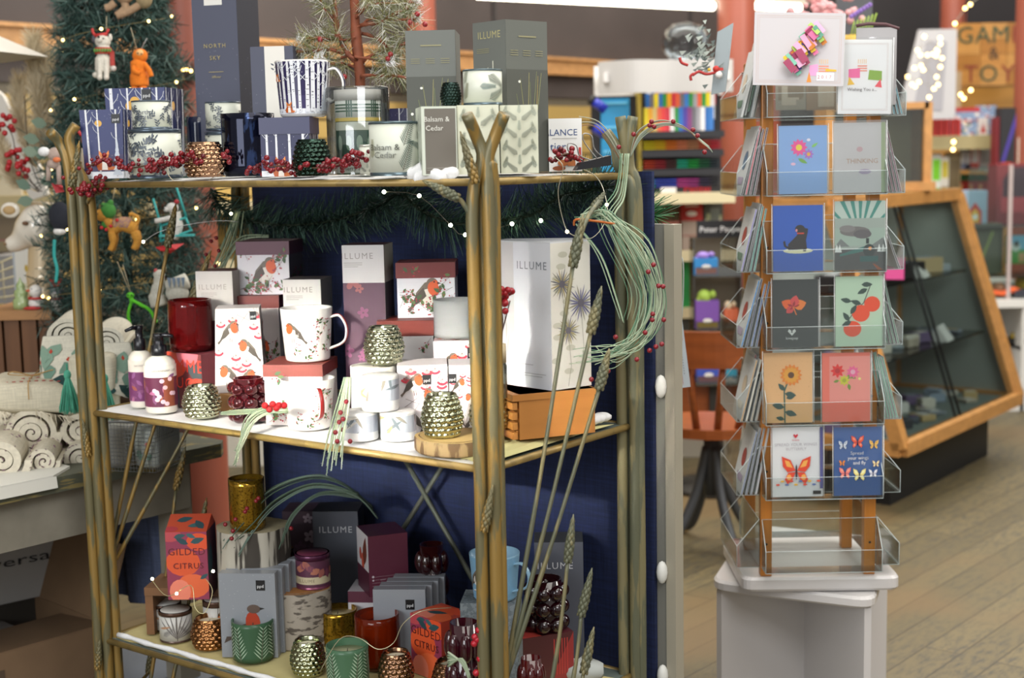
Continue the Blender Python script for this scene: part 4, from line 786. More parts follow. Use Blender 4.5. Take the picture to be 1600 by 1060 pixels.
# wire basket with textiles
q = at_z(206, 742, TZ+.006); t = thing('wire_basket', 'grey wire mesh basket of folded textiles on the weathered table', 'basket', (q.x, q.y+.1, TZ+.006), radians(-15)); bw, bd, bh = .155, .15, .115
b = MB()
for k in range(19):
    x = -bw/2+bw*k/18
    for y in (-bd/2, bd/2): b.tube([(x*.92, y*.92, 0), (x, y, bh)], .0007, '#8c9094', 3)
    y = -bd/2+bd*k/18
    for x in (-bw/2, bw/2): b.tube([(x*.92, y*.92, 0), (x, y, bh)], .0007, '#8c9094', 3)
for j in range(14):
    z = bh*j/13; s = .92+.08*j/13; x, y = bw/2*s, bd/2*s; b.tube([(-x, -y, z), (x, -y, z), (x, y, z), (-x, y, z), (-x, -y, z)], .0007 if j < 13 else .003, '#8c9094', 3)
b.build('mesh', t)
b = MB(); puff(b, .07, .12, .1, '#9a9a94'); tag(b.build('folded_textile', None, (q.x-.035, q.y+.1, TZ+.06), radians(-15)), 'grey folded textile inside the wire basket, left', 'cloth')
b = MB(); puff(b, .065, .12, .1, '#a2a8a0'); b.art([ell('#6f8f80', .3, .3, .1, .16, .5), ell('#b0504c', .6, .6, .08, .07), ell('#6f8f80', .7, .25, .12, .08, .4)], lambda u, v, o: (-.03+u*.06, -.0612-o, -.04+v*.08)); tag(b.build('folded_textile', None, (q.x+.04, q.y+.085, TZ+.06), radians(-15)), 'leaf-patterned folded textile inside the wire basket, right', 'cloth')
# crate and figures
cY = 4.05; ct = at_y(40, 484, cY); t = thing('wooden_crate', 'slatted wooden crate with a pale top board at the left edge', 'crate', (ct.x-.02, cY+.12, TZ)); ch = ct.z-TZ; cw = .2
b = MB(); b.box((0, 0, ch-.014), (cw, .28, .028), mat('#a87848', .55, kind='grainx', scale=30)); b.build('top_board', t)
b = MB()
for k in range(4): b.box((-cw/2+.028+k*.05, -.12, (ch-.03)/2), (.042, .012, ch-.03), mat('#6a4426', .6, kind='grainz', scale=30))
b.box((0, .12, (ch-.03)/2), (cw, .012, ch-.03), '#5c3a20'); b.box((-cw/2+.006, 0, (ch-.03)/2), (.012, .23, ch-.03), '#5c3a20'); b.box((cw/2-.006, 0, (ch-.03)/2), (.012, .23, ch-.03), '#5c3a20'); b.box((-cw/2-.004, -.125, (ch-.03)/2), (.02, .02, ch-.03), '#a87848'); b.build('slats', t)
CZ = ct.z
def onc(px, Y): q = at_y(px, 480, Y); return Vector((q.x, Y, CZ))
s_ = cY/F; q = onc(34, cY+.02); b = MB(); hh = 50*s_; g = mat('#9fb27c', .25, coat=.5)
prof = [(.001, 0), (12*s_, 0), (13*s_, hh*.12), (12.5*s_, hh*.3), (9*s_, hh*.36), (10.5*s_, hh*.48), (9.5*s_, hh*.58), (6*s_, hh*.63), (7*s_, hh*.72), (5.5*s_, hh*.8), (2*s_, hh*.9), (.001, hh)]
b.lathe(prof, g, 24, fn=lambda a, z, r_: r_*(1+.07*cos(8*a))); single('ceramic_tree', b, 'small pale green ceramic christmas tree on the crate', 'figurine', q)
q = onc(57, cY-.0); t = thing('snowman_figure', 'white snowman figure with a red scarf on the crate', 'figurine', q); wm = mat('#e6e2dc', .4)
b = MB(); b.ball((0, 0, 10*s_), (12*s_, 10*s_, 11*s_), wm, 14, 10); b.ball((0, 0, 29*s_), (10*s_, 9*s_, 10*s_), wm, 14, 10); b.build('body', t)
b = MB(); b.lathe([(11*s_, 16*s_), (13*s_, 18*s_), (11*s_, 20*s_)], '#b8302c', 16); b.ball((-3*s_, -11*s_, 3*s_), (15*s_, 4*s_, 3*s_), '#b8302c'); b.build('scarf', t)
b = MB(); b.ball((-9*s_, -5*s_, 30*s_), (5*s_, 2*s_, 1.6*s_), '#c84a2c'); b.ball((-3*s_, -8.5*s_, 33*s_), .9*s_, '#111111', 6, 4); b.build('face', t)
q = onc(90, cY-.01); t = thing('cat_figure', 'grey and white cat figure wearing red antlers beside the snowman', 'figurine', q)
b = MB(); b.ball((0, 0, 8*s_), (11*s_, 9*s_, 12*s_), '#d0cdc8', 12, 8); b.ball((0, 0, 27*s_), (11.5*s_, 9*s_, 9*s_), '#6d7078', 12, 8); b.ball((-1*s_, -4*s_, 24*s_), (7*s_, 6*s_, 6*s_), '#d8d4ce', 10, 8)
for s in (-1, 1): b.lathe([(3.4*s_, 33*s_), (.001, 41*s_)], '#55585f', 6, Matrix.Translation((s*7*s_, 0, 0)))
b.build('body', t); b = MB()
for s in (-1, 1): b.ball((s*3.5*s_-1*s_, -9*s_, 29*s_), 1.1*s_, '#111111', 6, 4)
b.ball((-1*s_, -10.5*s_, 25*s_), 1.2*s_, '#3a2a2a', 6, 4); b.build('face', t)
b = MB()
for s in (-1, 1): b.tube(bez([(s*2*s_, 0, 35*s_), (s*5*s_, 0, 42*s_), (s*9*s_, 0, 47*s_)], 4), 1.5*s_, '#b8302c', 6); b.tube([(s*4.5*s_, 0, 41*s_), (s*2*s_, 0, 46*s_)], 1.3*s_, '#b8302c', 6)
b.build('antlers', t); b = MB(); b.lathe([(9*s_, 15*s_), (11*s_, 17*s_), (9*s_, 19*s_)], '#b03030', 14); b.build('scarf', t)
# deer vase
vY = 4.25; s_ = vY/F; q = Vector((at_y(78, 480, vY).x, vY-.02, CZ)); vm = mat('#d9c4a2', .22, .15, coat=.6); vw = mat('#e8e0d2', .2, coat=.7)
t = thing('deer_vase', 'glossy cream and gold deer head vase looking left', 'vase', q); K_ = lambda x, y: ((x-78)*s_, 0, at_y(78, y, vY).z-CZ)
b = MB(); b.tube(bez([K_(77, 482), K_(78, 450), K_(76, 420), K_(78, 390), K_(80, 350), K_(82, 316)], 5), [31*s_]*5+[28*s_]*5+[24*s_]*5+[24*s_]*5+[24*s_]*5+[22*s_], vm, 18); b.build('neck', t)
b = MB(); b.tube([p+Vector((0, -.025, 0)) for p in bez([K_(100, 350), K_(78, 352), K_(58, 364), K_(42, 376), K_(26, 382)], 5)], [18*s_, 25*s_, 29*s_, 32*s_, 34*s_]+[35*s_, 34*s_, 32*s_, 30*s_, 28*s_]+[26*s_, 23*s_, 20*s_, 18*s_, 16*s_]+[15*s_, 14*s_, 13*s_, 12*s_, 11*s_]+[6*s_], vw, 20); b.build('head', t)
b = MB(); b.ball(Vector(K_(40, 326))+Vector((0, -.06, 0)), (15*s_, 5*s_, 12*s_), vw, 12, 8); b.ball(Vector(K_(40, 326))+Vector((0, -.067, 0)), (10*s_, 3*s_, 7*s_), '#b89868', 12, 8); b.build('ear', t)
b = MB(); b.ball(Vector(K_(68, 346))+Vector((0, -.025-36*s_, 0)), (5*s_, 3*s_, 3.4*s_), '#6a4a30', 10, 6); b.ball(Vector(K_(27, 378))+Vector((0, -.025-13*s_, 0)), (2.5*s_, 3*s_, 2*s_), '#8a6a48', 8, 5); b.build('face', t)
# bouquet in the vase
bq = thing('dried_bouquet', 'bouquet of feathery pampas grass, eucalyptus and red berries in the deer vase', 'bouquet', at_y(80, 325, vY)); O = Vector(bq.location)
def BQ(x, y, dy=0): return at_y(x, y, vY+dy)-O
pmz = [mat('#dccdaf', .9), mat('#e4d8be', .9), mat('#c9b894', .9)]
for pts, wdt in (([(72, 280), (66, 210), (58, 140), (52, 62)], .05), ([(66, 290), (45, 230), (30, 180), (32, 128)], .05), ([(74, 280), (85, 215), (100, 165), (118, 145)], .045), ([(60, 300), (22, 280), (2, 230), (-20, 200)], .045), ([(70, 275), (74, 200), (72, 130), (78, 85)], .04)):
    b = MB(); pth = bez([BQ(x, y, U(-.05, .05)) for x, y in pts], 8); b.tube(pth, .0015, pmz[2], 4); n = len(pth); needles(b, pth[4:], wdt*1.0, .0009, 8000, pmz, -.35, .62); b.build('pampas_plume', bq)
for pts in ([(60, 300), (30, 270), (20, 215), (8, 195)], [(62, 300), (40, 275), (24, 250)], [(66, 300), (50, 285), (40, 265)], [(64, 295), (45, 240), (38, 150)]):
    b = MB(); pth = bez([BQ(x, y, -.08) for x, y in pts], 6); b.tube(pth, .0016, '#4a3a2c', 5); e = pth[-1]
    if pts[-1][1] > 160:
        for k in range(11): b.ball(e+Vector((U(-.026, .026), U(-.015, .015), U(-.03, .03))), .0085, mat('#b02028', .3), 8, 6)
    else:
        for k in range(7): p = pth[5+k]; b.tube([p, p+Vector((U(-.03, .03), 0, .02))], .001, '#4a5a44', 4)
    b.build('berry_stem', bq)
r = random.Random(4)
for x, y, a in ((62, 285, .2), (48, 295, 2.6), (78, 292, 1.2), (60, 240, 2.9), (85, 262, .6), (70, 250, 2.2), (52, 312, 3.3), (95, 300, -.3), (74, 195, 2.9), (62, 220, 2.9), (90, 285, 1.9)):
    b = MB(); c, s = cos(a), sin(a); L_ = .05; pr = [(0, 0), (.3, .42), (.6, .46), (1, 0), (.6, -.46), (.3, -.42)]; o = BQ(x, y, -.1); b.add([o+Vector(((u*c-v*s*.7)*L_, .01*v, (u*s+v*c*.7)*L_)) for u, v in pr]+[o+Vector(((u*c-v*s*.7)*L_, .01*v+.0015, (u*s+v*c*.7)*L_)) for u, v in pr], [tuple(range(6)), tuple(range(11, 5, -1))], mat(r.choice(('#7c8f7c', '#6d8474', '#8ea08c')), .7)); b.build('leaf', bq)
# gold card picture, basket and slanted white board behind the vase
crate('framed_card', 'pale card with a tiny yellow figure standing behind the ceramic tree', 'card', 24, 58, 378, 470, 4.6, .02, '#b9c2c8', lambda a: [rc('#e8e6dc', .1, a*.1, .9, a*.92), ell('#c8a838', .6, a*.55, .08, .18), rc('#d8d2b0', .1, .1*a, .9, .3*a)])
b = MB(); q = at_y(12, 470, 4.75)
for k in range(5): b.tube([(-.12, 0, k*.022), (.06, 0, .02+k*.035)], .003, '#c8bd98', 5)
for k in range(4): b.tube([(-.11+k*.05, 0, 0), (-.11+k*.05, 0, .13)], .002, '#c8bd98', 5)
single('wire_rack', b, 'cream wire rack behind the figurines at the left edge', 'rack', q)
b = MB(); q = at_y(-4, 150, 5.2); b.prism([(0, .02), (.02, .0), (.14, -.27), (.16, -.36), (.1, -.38), (-.06, -.06)], 0, .03, '#d4d0c8'); single('white_easel', b, 'white slanting easel leg behind the pampas grass', 'easel', q)
b = MB(); b.add([at_y(-40, 40, 4.0), at_y(76, 89, 4.2), at_y(-40, 104, 4.1), at_y(-40, 76, 3.8), at_y(-60, 70, 4.5)], [(0, 1, 3), (3, 1, 2), (0, 4, 1), (4, 2, 1), (0, 3, 2, 4)], mat('#e6e0d4', .6)); single('paper_lantern', b, 'white folded paper star point reaching in from the upper left', 'lantern')
bshelf('counter', 'cream counter behind the deer vase at the left edge', -80, 112, 308, 5.55, .26, '#b5a67c', .05)
crate('framed_picture', 'pale framed picture standing on the counter behind the grass plumes', 'picture', 84, 135, 160, 306, 5.7, .02, '#b4b2ac', lambda a: [rc('#c4c4c0', .08, .06, .92, a-.06)])
crate('printed_sheet', 'floral printed sheet lying against the wall at the left edge', 'print', -30, 34, 262, 306, 5.65, .02, '#c0b8a4', lambda a: leafy(a, 3, ('#8a9a70', '#b08a58', '#7a8a60'), 8))
crate('slat_crate', 'dark display box of small goods behind the crate', 'box', -30, 60, 322, 400, 5.6, .2, '#4d4436', flat(7, ('#7a6a52', '#9a4a5a', '#6a5a70', '#8a7c5c'), 8))
crate('metal_box', 'grey metal box behind the framed card', 'box', -10, 26, 400, 475, 5.3, .2, '#8c8a88')

# ---------------------------------------------------------------- christmas tree with felt ornaments
tq = at_y(212, 560, 4.12); TX, TY = tq.x, 4.12; t = thing('christmas_tree', 'frosted dark green tabletop christmas tree left of the red column', 'christmas tree', (TX, TY, TZ))
ztop = 1.78+.42; H_ = ztop-TZ
b = MB(); b.tube([(0, 0, 0), (-.02, 0, H_*.95)], [.014, .006], '#3a2c20', 8); b.build('trunk', t)
b = MB(); b.lathe([(.001, 0), (.08, 0), (.07, .05), (.02, .06)], '#4a3420', 16); b.build('stand', t)
b = MB(); r = random.Random(2)
def trad(z): k = z/H_; return .245*(1-k)**.62+.055 if k > .12 else .22
for k in range(430):
    z = .10+(H_-.12)*((k+.5)/430)**.95; a = k*2.39996; R_ = trad(z)*r.uniform(.8, 1.1); p0 = Vector((-.02*z, 0, z)); e = Vector((R_*cos(a), R_*sin(a), z+r.uniform(-.02, .06))); m_ = (p0+e)/2+Vector((0, 0, .012))
    if e.y > .12: continue
    pth = bez([p0, m_, e], 3); b.tube(pth, .0016, '#4a3c2c', 3, cap=False); needles(b, pth[1:], .046, .0016, 400, TM, .1, .8, r)
    for s in (-1, 1):
        f = m_+(e-m_)*.3; d = Vector((-sin(a)*s, cos(a)*s, .2)); needles(b, [f, f+(d+Vector((cos(a), sin(a), 0)))*.035*1.3], .04, .0016, 420, TM, .1, .8, r)
b.build('foliage', t)
b = MB(); pts = []
for k in range(110): z = .05+H_*.9*k/110; a = k*.42; R_ = trad(z)*1.0; pts.append((R_*cos(a), R_*sin(a), z))
lt = thing('fairy_lights', 'warm string lights wound round the frosted christmas tree', 'string lights', (TX, TY, TZ)); b.tube(pts, .0009, '#8a7c50', 3); b.build('wire', lt)
b = MB()
for k in range(0, 110, 2):
    if pts[k][1] < .05: b.ball(pts[k], .0042, mat('#ffe08a', .5, emit=7), 6, 4)
o = b.build('bulbs', lt); o['kind'] = 'stuff'
# dark garland behind the column
b = MB(); pth = bez([at_y(228, 10, 4.5), at_y(226, 60, 4.35), at_y(262, 122, 4.3), at_y(300, 118, 4.34), at_y(316, 80, 4.5)], 6); needles(b, pth, .045, .0012, 1400, [mat('#243c34', .7), mat('#33524a', .7), mat('#1c302a', .7)], 0, 1); b.tube(pth, .004, '#2a2a20', 5)
single('garland', b, 'dark green tinsel garland round the foot of the upper red column', 'garland')
b = MB()
for x, y in ((292, 108), (298, 111), (286, 109)): b.ball(at_y(x, y, 4.24), .0055, mat('#ffd070', .5, emit=8), 6, 4)
single('fairy_bulbs', b, 'two warm bulbs glowing in the garland at the red column', 'string lights')

def felt(h): return mat(h, .95, kind='noise', amt=.12, scale=160, bump=.3)
def hang(t, p0, p1, c='#c0b090'): b = MB(); b.tube([p0, p1], .0008, c, 4); b.build('cord', t)
oY = 3.86; s_ = oY/F
def orn(name, lab, cat, px, py, Y=oY): return thing(name, lab, cat, at_y(px, py, Y))
def X(x, y, px, py, dy=0): return Vector(((x-px)*s_, dy, -(y-py)*s_))
# white dog with red antlers and scarf
cx_, cy_ = 163, 90; t = orn('dog_ornament', 'white felt dog ornament with red antlers and a red and green scarf', 'ornament', cx_, cy_); f_ = felt('#cfc9bc'); Q = lambda x, y, d=0: X(x, y, cx_, cy_, d)
b = MB(); b.tube(bez([Q(163, 72), Q(161, 92), Q(160, 112)], 5), [9*s_]*5+[12*s_]*5+[11*s_], f_, 14); b.ball(Q(162, 66), (12*s_, 10*s_, 11*s_), f_, 14, 10); b.ball(Q(160, 64, -8*s_), (6*s_, 6*s_, 5*s_), f_, 10, 8)
for x in (158, 168): b.tube(bez([Q(x, 92, -8*s_), Q(x, 108, -10*s_), Q(x, 121, -12*s_)], 4), [4*s_]*9, f_, 8); b.ball(Q(x, 121, -13*s_), 4.4*s_, f_, 8, 6)
b.ball(Q(150, 116), (7*s_, 7*s_, 5*s_), f_, 10, 8); b.build('body', t)
b = MB()
for x in (157, 166): b.ball(Q(x, 62, -11*s_), 1.3*s_, '#111111', 6, 4)
b.ball(Q(160, 60, -14*s_), 2*s_, '#2a2424', 8, 5); b.build('face', t)
b = MB(); b.ball(Q(149, 62), (4*s_, 3*s_, 6*s_), '#4a4a52'); b.ball(Q(174, 60), (3*s_, 3*s_, 6*s_), f_); b.build('ear', t)
b = MB(); b.tube(bez([Q(152, 58), Q(148, 52), Q(147, 46)], 4), 2.2*s_, '#b8302c', 6); b.tube([Q(152, 57, -3*s_), Q(170, 55, -3*s_)], 3*s_, '#b8302c', 6); b.tube([Q(168, 55), Q(172, 47)], 2*s_, '#b8302c', 6); b.build('antlers', t)
b = MB(); b.lathe([(12*s_, -5*s_), (14*s_, 0), (12*s_, 5*s_)], '#a83228', 16, Matrix.Translation(Q(162, 80)))
for k in range(7): b.ball(Q(152+k*4, 80, -12*s_-1.5*s_*sin(k/6*pi)), (2*s_, 1*s_, 3*s_), '#5a8a3c', 6, 4)
b.box(Q(176, 92, -3*s_), (6*s_, 4*s_, 22*s_), '#a83228'); b.ball(Q(177, 107, -3*s_), 4.5*s_, '#c8c0b8'); b.build('scarf', t); hang(t, Q(168, 55), Q(170, 28))
# orange sloth
cx_, cy_ = 218, 110; t = orn('sloth_ornament', 'bright orange felt animal ornament standing behind the birch-tree box', 'ornament', cx_, cy_); f_ = felt('#d8741c')
b = MB(); b.tube(bez([Q(219, 84), Q(217, 98), Q(217, 118), Q(217, 134)], 5), [8*s_]*5+[12*s_]*5+[14*s_]*5+[13*s_], f_, 14); b.ball(Q(220, 88), (12*s_, 10*s_, 11*s_), f_, 14, 10); b.tube(bez([Q(226, 100, -3*s_), Q(234, 110, -6*s_), Q(237, 120, -6*s_)], 4), 4*s_, f_, 8); b.tube(bez([Q(212, 105, -10*s_), Q(214, 112, -13*s_), Q(222, 116, -13*s_)], 4), 4*s_, f_, 8)
for x in (211, 223): b.ball(Q(x, 138, -5*s_), (7*s_, 8*s_, 5*s_), f_, 8, 6)
b.build('body', t); b = MB(); b.ball(Q(222, 84, -9*s_), (6*s_, 3*s_, 5*s_), '#e8b070'); b.ball(Q(220, 85, -12*s_), 1.2*s_, '#222222', 6, 4); b.ball(Q(225, 86, -11*s_), 1.2*s_, '#222222', 6, 4); b.build('face', t); hang(t, Q(216, 80), Q(208, 45)); hang(t, Q(222, 78), Q(232, 62), '#b8b8b8')
# yellow dog in green hood
cx_, cy_ = 185, 355; t = orn('dog_ornament', 'tan felt dog ornament in a green reptile hood with a speckled body', 'ornament', cx_, cy_, 3.8); f_ = felt('#b98434')
b = MB(); b.tube(bez([Q(172, 362), Q(190, 352), Q(205, 356), Q(213, 358)], 5), [9*s_]*5+[10*s_]*10+[9*s_], f_, 14)
for x0, y0, x1, y1, x2, y2 in ((176, 362, 177, 378, 172, 390), (210, 362, 213, 376, 208, 389)):
    for d in (-5*s_, 5*s_): b.tube(bez([Q(x0, y0, d), Q(x1, y1, d), Q(x2, y2, d)], 4), [6*s_]*4+[4.5*s_]*5, f_, 10)
b.tube(bez([Q(213, 352), Q(216, 342), Q(208, 336), Q(203, 336)], 4), 2.8*s_, f_, 8); b.ball(Q(162, 336), (13*s_, 9*s_, 10*s_), f_, 12, 8); b.tube([Q(168, 342), Q(176, 356)], 7*s_, f_, 8); b.build('body', t)
b = MB(); b.tube(bez([Q(180, 353), Q(192, 350), Q(204, 352)], 5), [9.5*s_]*4+[10.8*s_]*6+[9*s_], speckle('#8c6a70', '#b08a5c', .5, 300, .95), 14); b.build('vest', t)
b = MB(); g = felt('#3c7a34'); b.ball(Q(171, 330), (12*s_, 11*s_, 13*s_), g, 12, 8); b.ball(Q(175, 318), (5*s_, 5*s_, 5*s_), g); b.ball(Q(164, 321), (4*s_, 5*s_, 4*s_), g); b.tube(bez([Q(170, 342), Q(164, 350), Q(168, 354)], 4), 5*s_, g, 8); b.build('hood', t)
b = MB()
for x, y in ((186, 344), (176, 353), (169, 358), (162, 355)): b.ball(Q(x, y, -10*s_), 2.8*s_, felt('#b02a30'), 8, 6)
b.ball(Q(156, 334, -8*s_), 1.4*s_, '#181414', 6, 4); b.ball(Q(164, 322, -5*s_), 1.6*s_, '#181414', 6, 4); b.build('pompoms', t); hang(t, Q(178, 316), Q(184, 292))
# polar bear on a turquoise swing
cx_, cy_ = 268, 340; t = orn('bear_ornament', 'white felt bear ornament on a turquoise wooden swing', 'ornament', cx_, cy_, 3.85); f_ = felt('#c9c7c2')
b = MB(); b.ball(Q(270, 325), (10*s_, 9*s_, 8*s_), f_, 12, 8); b.ball(Q(262, 327, -5*s_), (5*s_, 4*s_, 4*s_), f_); b.tube(bez([Q(274, 332), Q(276, 350), Q(268, 372)], 5), [8*s_]*5+[10*s_]*5+[9*s_], f_, 12); b.tube(bez([Q(268, 340, -6*s_), Q(256, 343, -6*s_), Q(244, 345, -6*s_)], 4), 4*s_, f_, 8); b.tube(bez([Q(266, 370, -6*s_), Q(262, 382, -8*s_)], 4), 5*s_, f_, 8); b.build('body', t)
b = MB(); b.ball(Q(277, 316), 4*s_, '#a82830'); b.ball(Q(259, 326, -9*s_), 1.4*s_, '#181414', 6, 4); b.build('pompom', t)
b = MB(); c = '#2f9a98'
for x0, y0, x1, y1 in ((242, 310, 252, 352), (278, 290, 292, 340), (252, 352, 250, 378), (290, 338, 298, 360), (250, 376, 300, 360), (254, 352, 292, 340)): b.tube([Q(x0, y0, -4*s_), Q(x1, y1, -4*s_)], 1.8*s_, c, 6)
b.box(Q(275, 368, 0), (52*s_, 18*s_, 3*s_), c, Matrix.Rotation(0, 4, 'Y')); b.build('swing', t)
# red bird and hanging red leaf
cx_, cy_ = 265, 385; t = orn('leaf_ornament', 'flat red felt wing ornament hanging under the white bear', 'ornament', cx_, cy_, 3.78); b = MB(); b.add([Q(243, 386), Q(265, 382, -.02), Q(288, 381), Q(278, 389, -.03), Q(266, 396), Q(254, 391, -.02)], [(0, 1, 3, 5), (1, 2, 3), (5, 3, 4)], '#b0242a'); b.ball(Q(266, 387), (12*s_, 6*s_, 4*s_), '#b0242a'); b.build('body', t); hang(t, Q(255, 388), Q(258, 425))
# green monkey
cx_, cy_ = 215, 480; t = orn('frog_ornament', 'lime green felt long-limbed ornament hanging on the tree', 'ornament', cx_, cy_, 3.75); f_ = felt('#5cc02c')
b = MB(); b.ball(Q(205, 462), (6*s_, 5*s_, 5*s_), f_, 10, 8); b.tube([Q(206, 465), Q(207, 474)], 3.4*s_, f_, 8)
for pts in ([(207, 470), (200, 492), (204, 515)], [(208, 470), (232, 484), (240, 500)], [(205, 468), (212, 472), (225, 480)]): b.tube(bez([Q(x, y) for x, y in pts], 5), 2.4*s_, f_, 8)
b.ball(Q(204, 516), 3.4*s_, f_); b.ball(Q(241, 502), 3.4*s_, f_); b.build('body', t); b = MB(); b.ball(Q(203, 461, -5*s_), 1.2*s_, '#181818', 6, 4); b.ball(Q(208, 461, -5*s_), 1.2*s_, '#181818', 6, 4); b.build('face', t); hang(t, Q(205, 458), Q(188, 410)); hang(t, Q(206, 458), Q(196, 415))
# pale bird/cat figure
cx_, cy_ = 255, 455; t = orn('sheep_ornament', 'pale grey felt animal ornament with a pink ear behind the left wheat stalk', 'ornament', cx_, cy_, 3.74); f_ = felt('#b5b3a8')
b = MB(); b.tube(bez([Q(250, 432), Q(248, 448), Q(245, 462), Q(248, 478)], 5), [8*s_]*5+[10*s_]*5+[13*s_]*5+[11*s_], f_, 12); b.ball(Q(250, 430), (9*s_, 8*s_, 8*s_), f_, 12, 8); b.tube([Q(262, 450), Q(292, 440)], [11*s_, 12*s_], f_, 12); b.ball(Q(276, 458), (18*s_, 12*s_, 16*s_), f_, 12, 8); b.build('body', t)
b = MB(); b.ball(Q(246, 424, -3*s_), (3*s_, 2*s_, 4*s_), '#b04a4a'); b.build('ear', t); b = MB()
for k in range(4): b.prism([(-3*s_, 0), (3*s_, 0), (0, -16*s_)], -.0005, .0005, '#66788c', Matrix.Translation(Q(268+k*7, 434, -13*s_)))
b.build('bunting', t)
# black/white penguin and brown bear behind the post
cx_, cy_ = 100, 335; t = orn('penguin_ornament', 'navy and white felt bird ornament left of the golden front-left post', 'ornament', cx_, cy_, 3.7)
b = MB(); b.ball(Q(94, 338), (17*s_, 12*s_, 22*s_), felt('#22252e'), 14, 10, Matrix.Rotation(0, 4, 'Y')); b.build('body', t); b = MB(); b.ball(Q(92, 360), (10*s_, 9*s_, 6*s_), felt('#d8d6d2')); b.build('belly', t)
b = MB(); b.ball(Q(126, 330), (9*s_, 8*s_, 12*s_), felt('#c8c6c0'), 10, 8); b.build('head', t)
cx_, cy_ = 138, 420; t = orn('monkey_ornament', 'brown felt animal ornament in grey trousers right of the golden front-left post', 'ornament', cx_, cy_, 3.72); f_ = felt('#7a4424')
b = MB(); b.ball(Q(132, 392), (9*s_, 9*s_, 9*s_), f_); b.ball(Q(134, 410), (11*s_, 9*s_, 13*s_), f_, 12, 8); b.tube(bez([Q(140, 398, -8*s_), Q(146, 406, -9*s_), Q(144, 416, -9*s_)], 4), 3.6*s_, felt('#a8683c'), 8); b.build('body', t)
b = MB(); b.tube([Q(134, 415), Q(138, 440)], [11*s_, 9*s_], felt('#55565e'), 10); b.build('trousers', t); b = MB(); b.ball(Q(140, 445, -4*s_), (10*s_, 6*s_, 4*s_), felt('#c0946c')); b.build('foot', t)
cx_, cy_ = 85, 405; t = orn('strap_ornament', 'turquoise knitted cord hanging beside the deer vase', 'ornament', cx_, cy_, 3.7); b = MB(); b.tube(bez([Q(87, 376), Q(85, 400), Q(88, 420), Q(85, 440)], 5), 2.6*s_, '#2a9a96', 6); b.build('cord', t)
# figures hanging above: grey animal with white beard, gnome, red bits
cx_, cy_ = 82, 250; t = orn('mouse_ornament', 'felt animal ornament with a white tuft and an orange muzzle behind the golden post', 'ornament', cx_, cy_, 3.62); f_ = felt('#a8958a')
b = MB(); b.ball(Q(86, 242), (11*s_, 9*s_, 10*s_), f_, 12, 8); b.tube([Q(76, 258), Q(74, 280)], 3.6*s_, f_, 8); b.tube([Q(90, 258), Q(90, 286)], 3.6*s_, f_, 8); b.ball(Q(83, 256), (10*s_, 8*s_, 8*s_), f_); b.build('body', t); b = MB(); b.ball(Q(72, 238, -5*s_), (9*s_, 6*s_, 7*s_), felt('#dcdcdc')); b.build('tuft', t); b = MB(); b.ball(Q(91, 250, -9*s_), (6*s_, 3*s_, 4*s_), '#d07040'); b.build('muzzle', t)
b = MB(); b.add([Q(80, 283, -.01), Q(96, 290, -.015), Q(97, 296, 0), Q(86, 298, -.01)], [(0, 1, 2, 3)], '#a82830'); b.ball(Q(88, 290), (7*s_, 4*s_, 5*s_), '#a82830'); b.build('scarf', t)
cx_, cy_ = 136, 235; t = orn('gnome_ornament', 'felt gnome ornament with brown ears and a knitted jumper beside the fox box', 'ornament', cx_, cy_, 3.62)
b = MB(); b.tube([Q(137, 232), Q(136, 262)], [9*s_, 12*s_], felt('#a89c88'), 12); b.build('jumper', t); b = MB(); b.ball(Q(137, 220), (10*s_, 8*s_, 8*s_), felt('#6a4630')); b.ball(Q(136, 208), (5*s_, 4*s_, 10*s_), felt('#c8beb0')); b.build('head', t); b = MB(); b.tube(bez([Q(118, 198), Q(124, 206), Q(130, 214)], 4), 2.4*s_, '#b0262c', 6); b.build('hat', t)
# twiggy stuffed branch at the top
cx_, cy_ = 205, 15; t = orn('sloth_ornament', 'brown long-armed plush hugging the top of the christmas tree', 'ornament', cx_, cy_, 3.95); f_ = felt('#a08468')
b = MB()
for pts in ([(192, -4), (196, 12), (182, 24)], [(182, 24), (200, 18), (222, 6)], [(165, 12), (172, 10), (180, 4)]): b.tube(bez([Q(x, y) for x, y in pts], 5), 6*s_, f_, 10)
b.ball(Q(226, 0), (13*s_, 10*s_, 14*s_), felt('#8c7c5c'), 12, 8); b.ball(Q(196, -6), (14*s_, 12*s_, 12*s_), f_, 12, 8); b.build('body', t)

# ---------------------------------------------------------------- stool and rotating card rack
wp = mat('#c6c2c0', .35, coat=.2); cx, cy = .735, 3.48; SZ = .423
t = thing('white_stool', 'white painted wooden stool with crossed panel legs under the card rack', 'stool', (cx, cy, 0))
a1, r1, a2, r2 = radians(-147), .30, radians(-76), .335
cor = [(r1*1.06*cos(a1), r1*1.06*sin(a1)), (r2*1.06*cos(a2), r2*1.06*sin(a2)), (-r1*1.06*cos(a1), -r1*1.06*sin(a1)), (-r2*1.06*cos(a2), -r2*1.06*sin(a2))]
def rounded(poly, rad, n=5):
    o = []; m_ = len(poly)
    for i in range(m_):
        p = Vector(poly[i]); a = (Vector(poly[i-1])-p).normalized(); c = (Vector(poly[(i+1) % m_])-p).normalized(); p0, p1 = p+a*rad, p+c*rad
        for k in range(n+1): s = k/n; o.append(tuple(p0*(1-s)**2+p*2*s*(1-s)+p1*s*s))
    return o
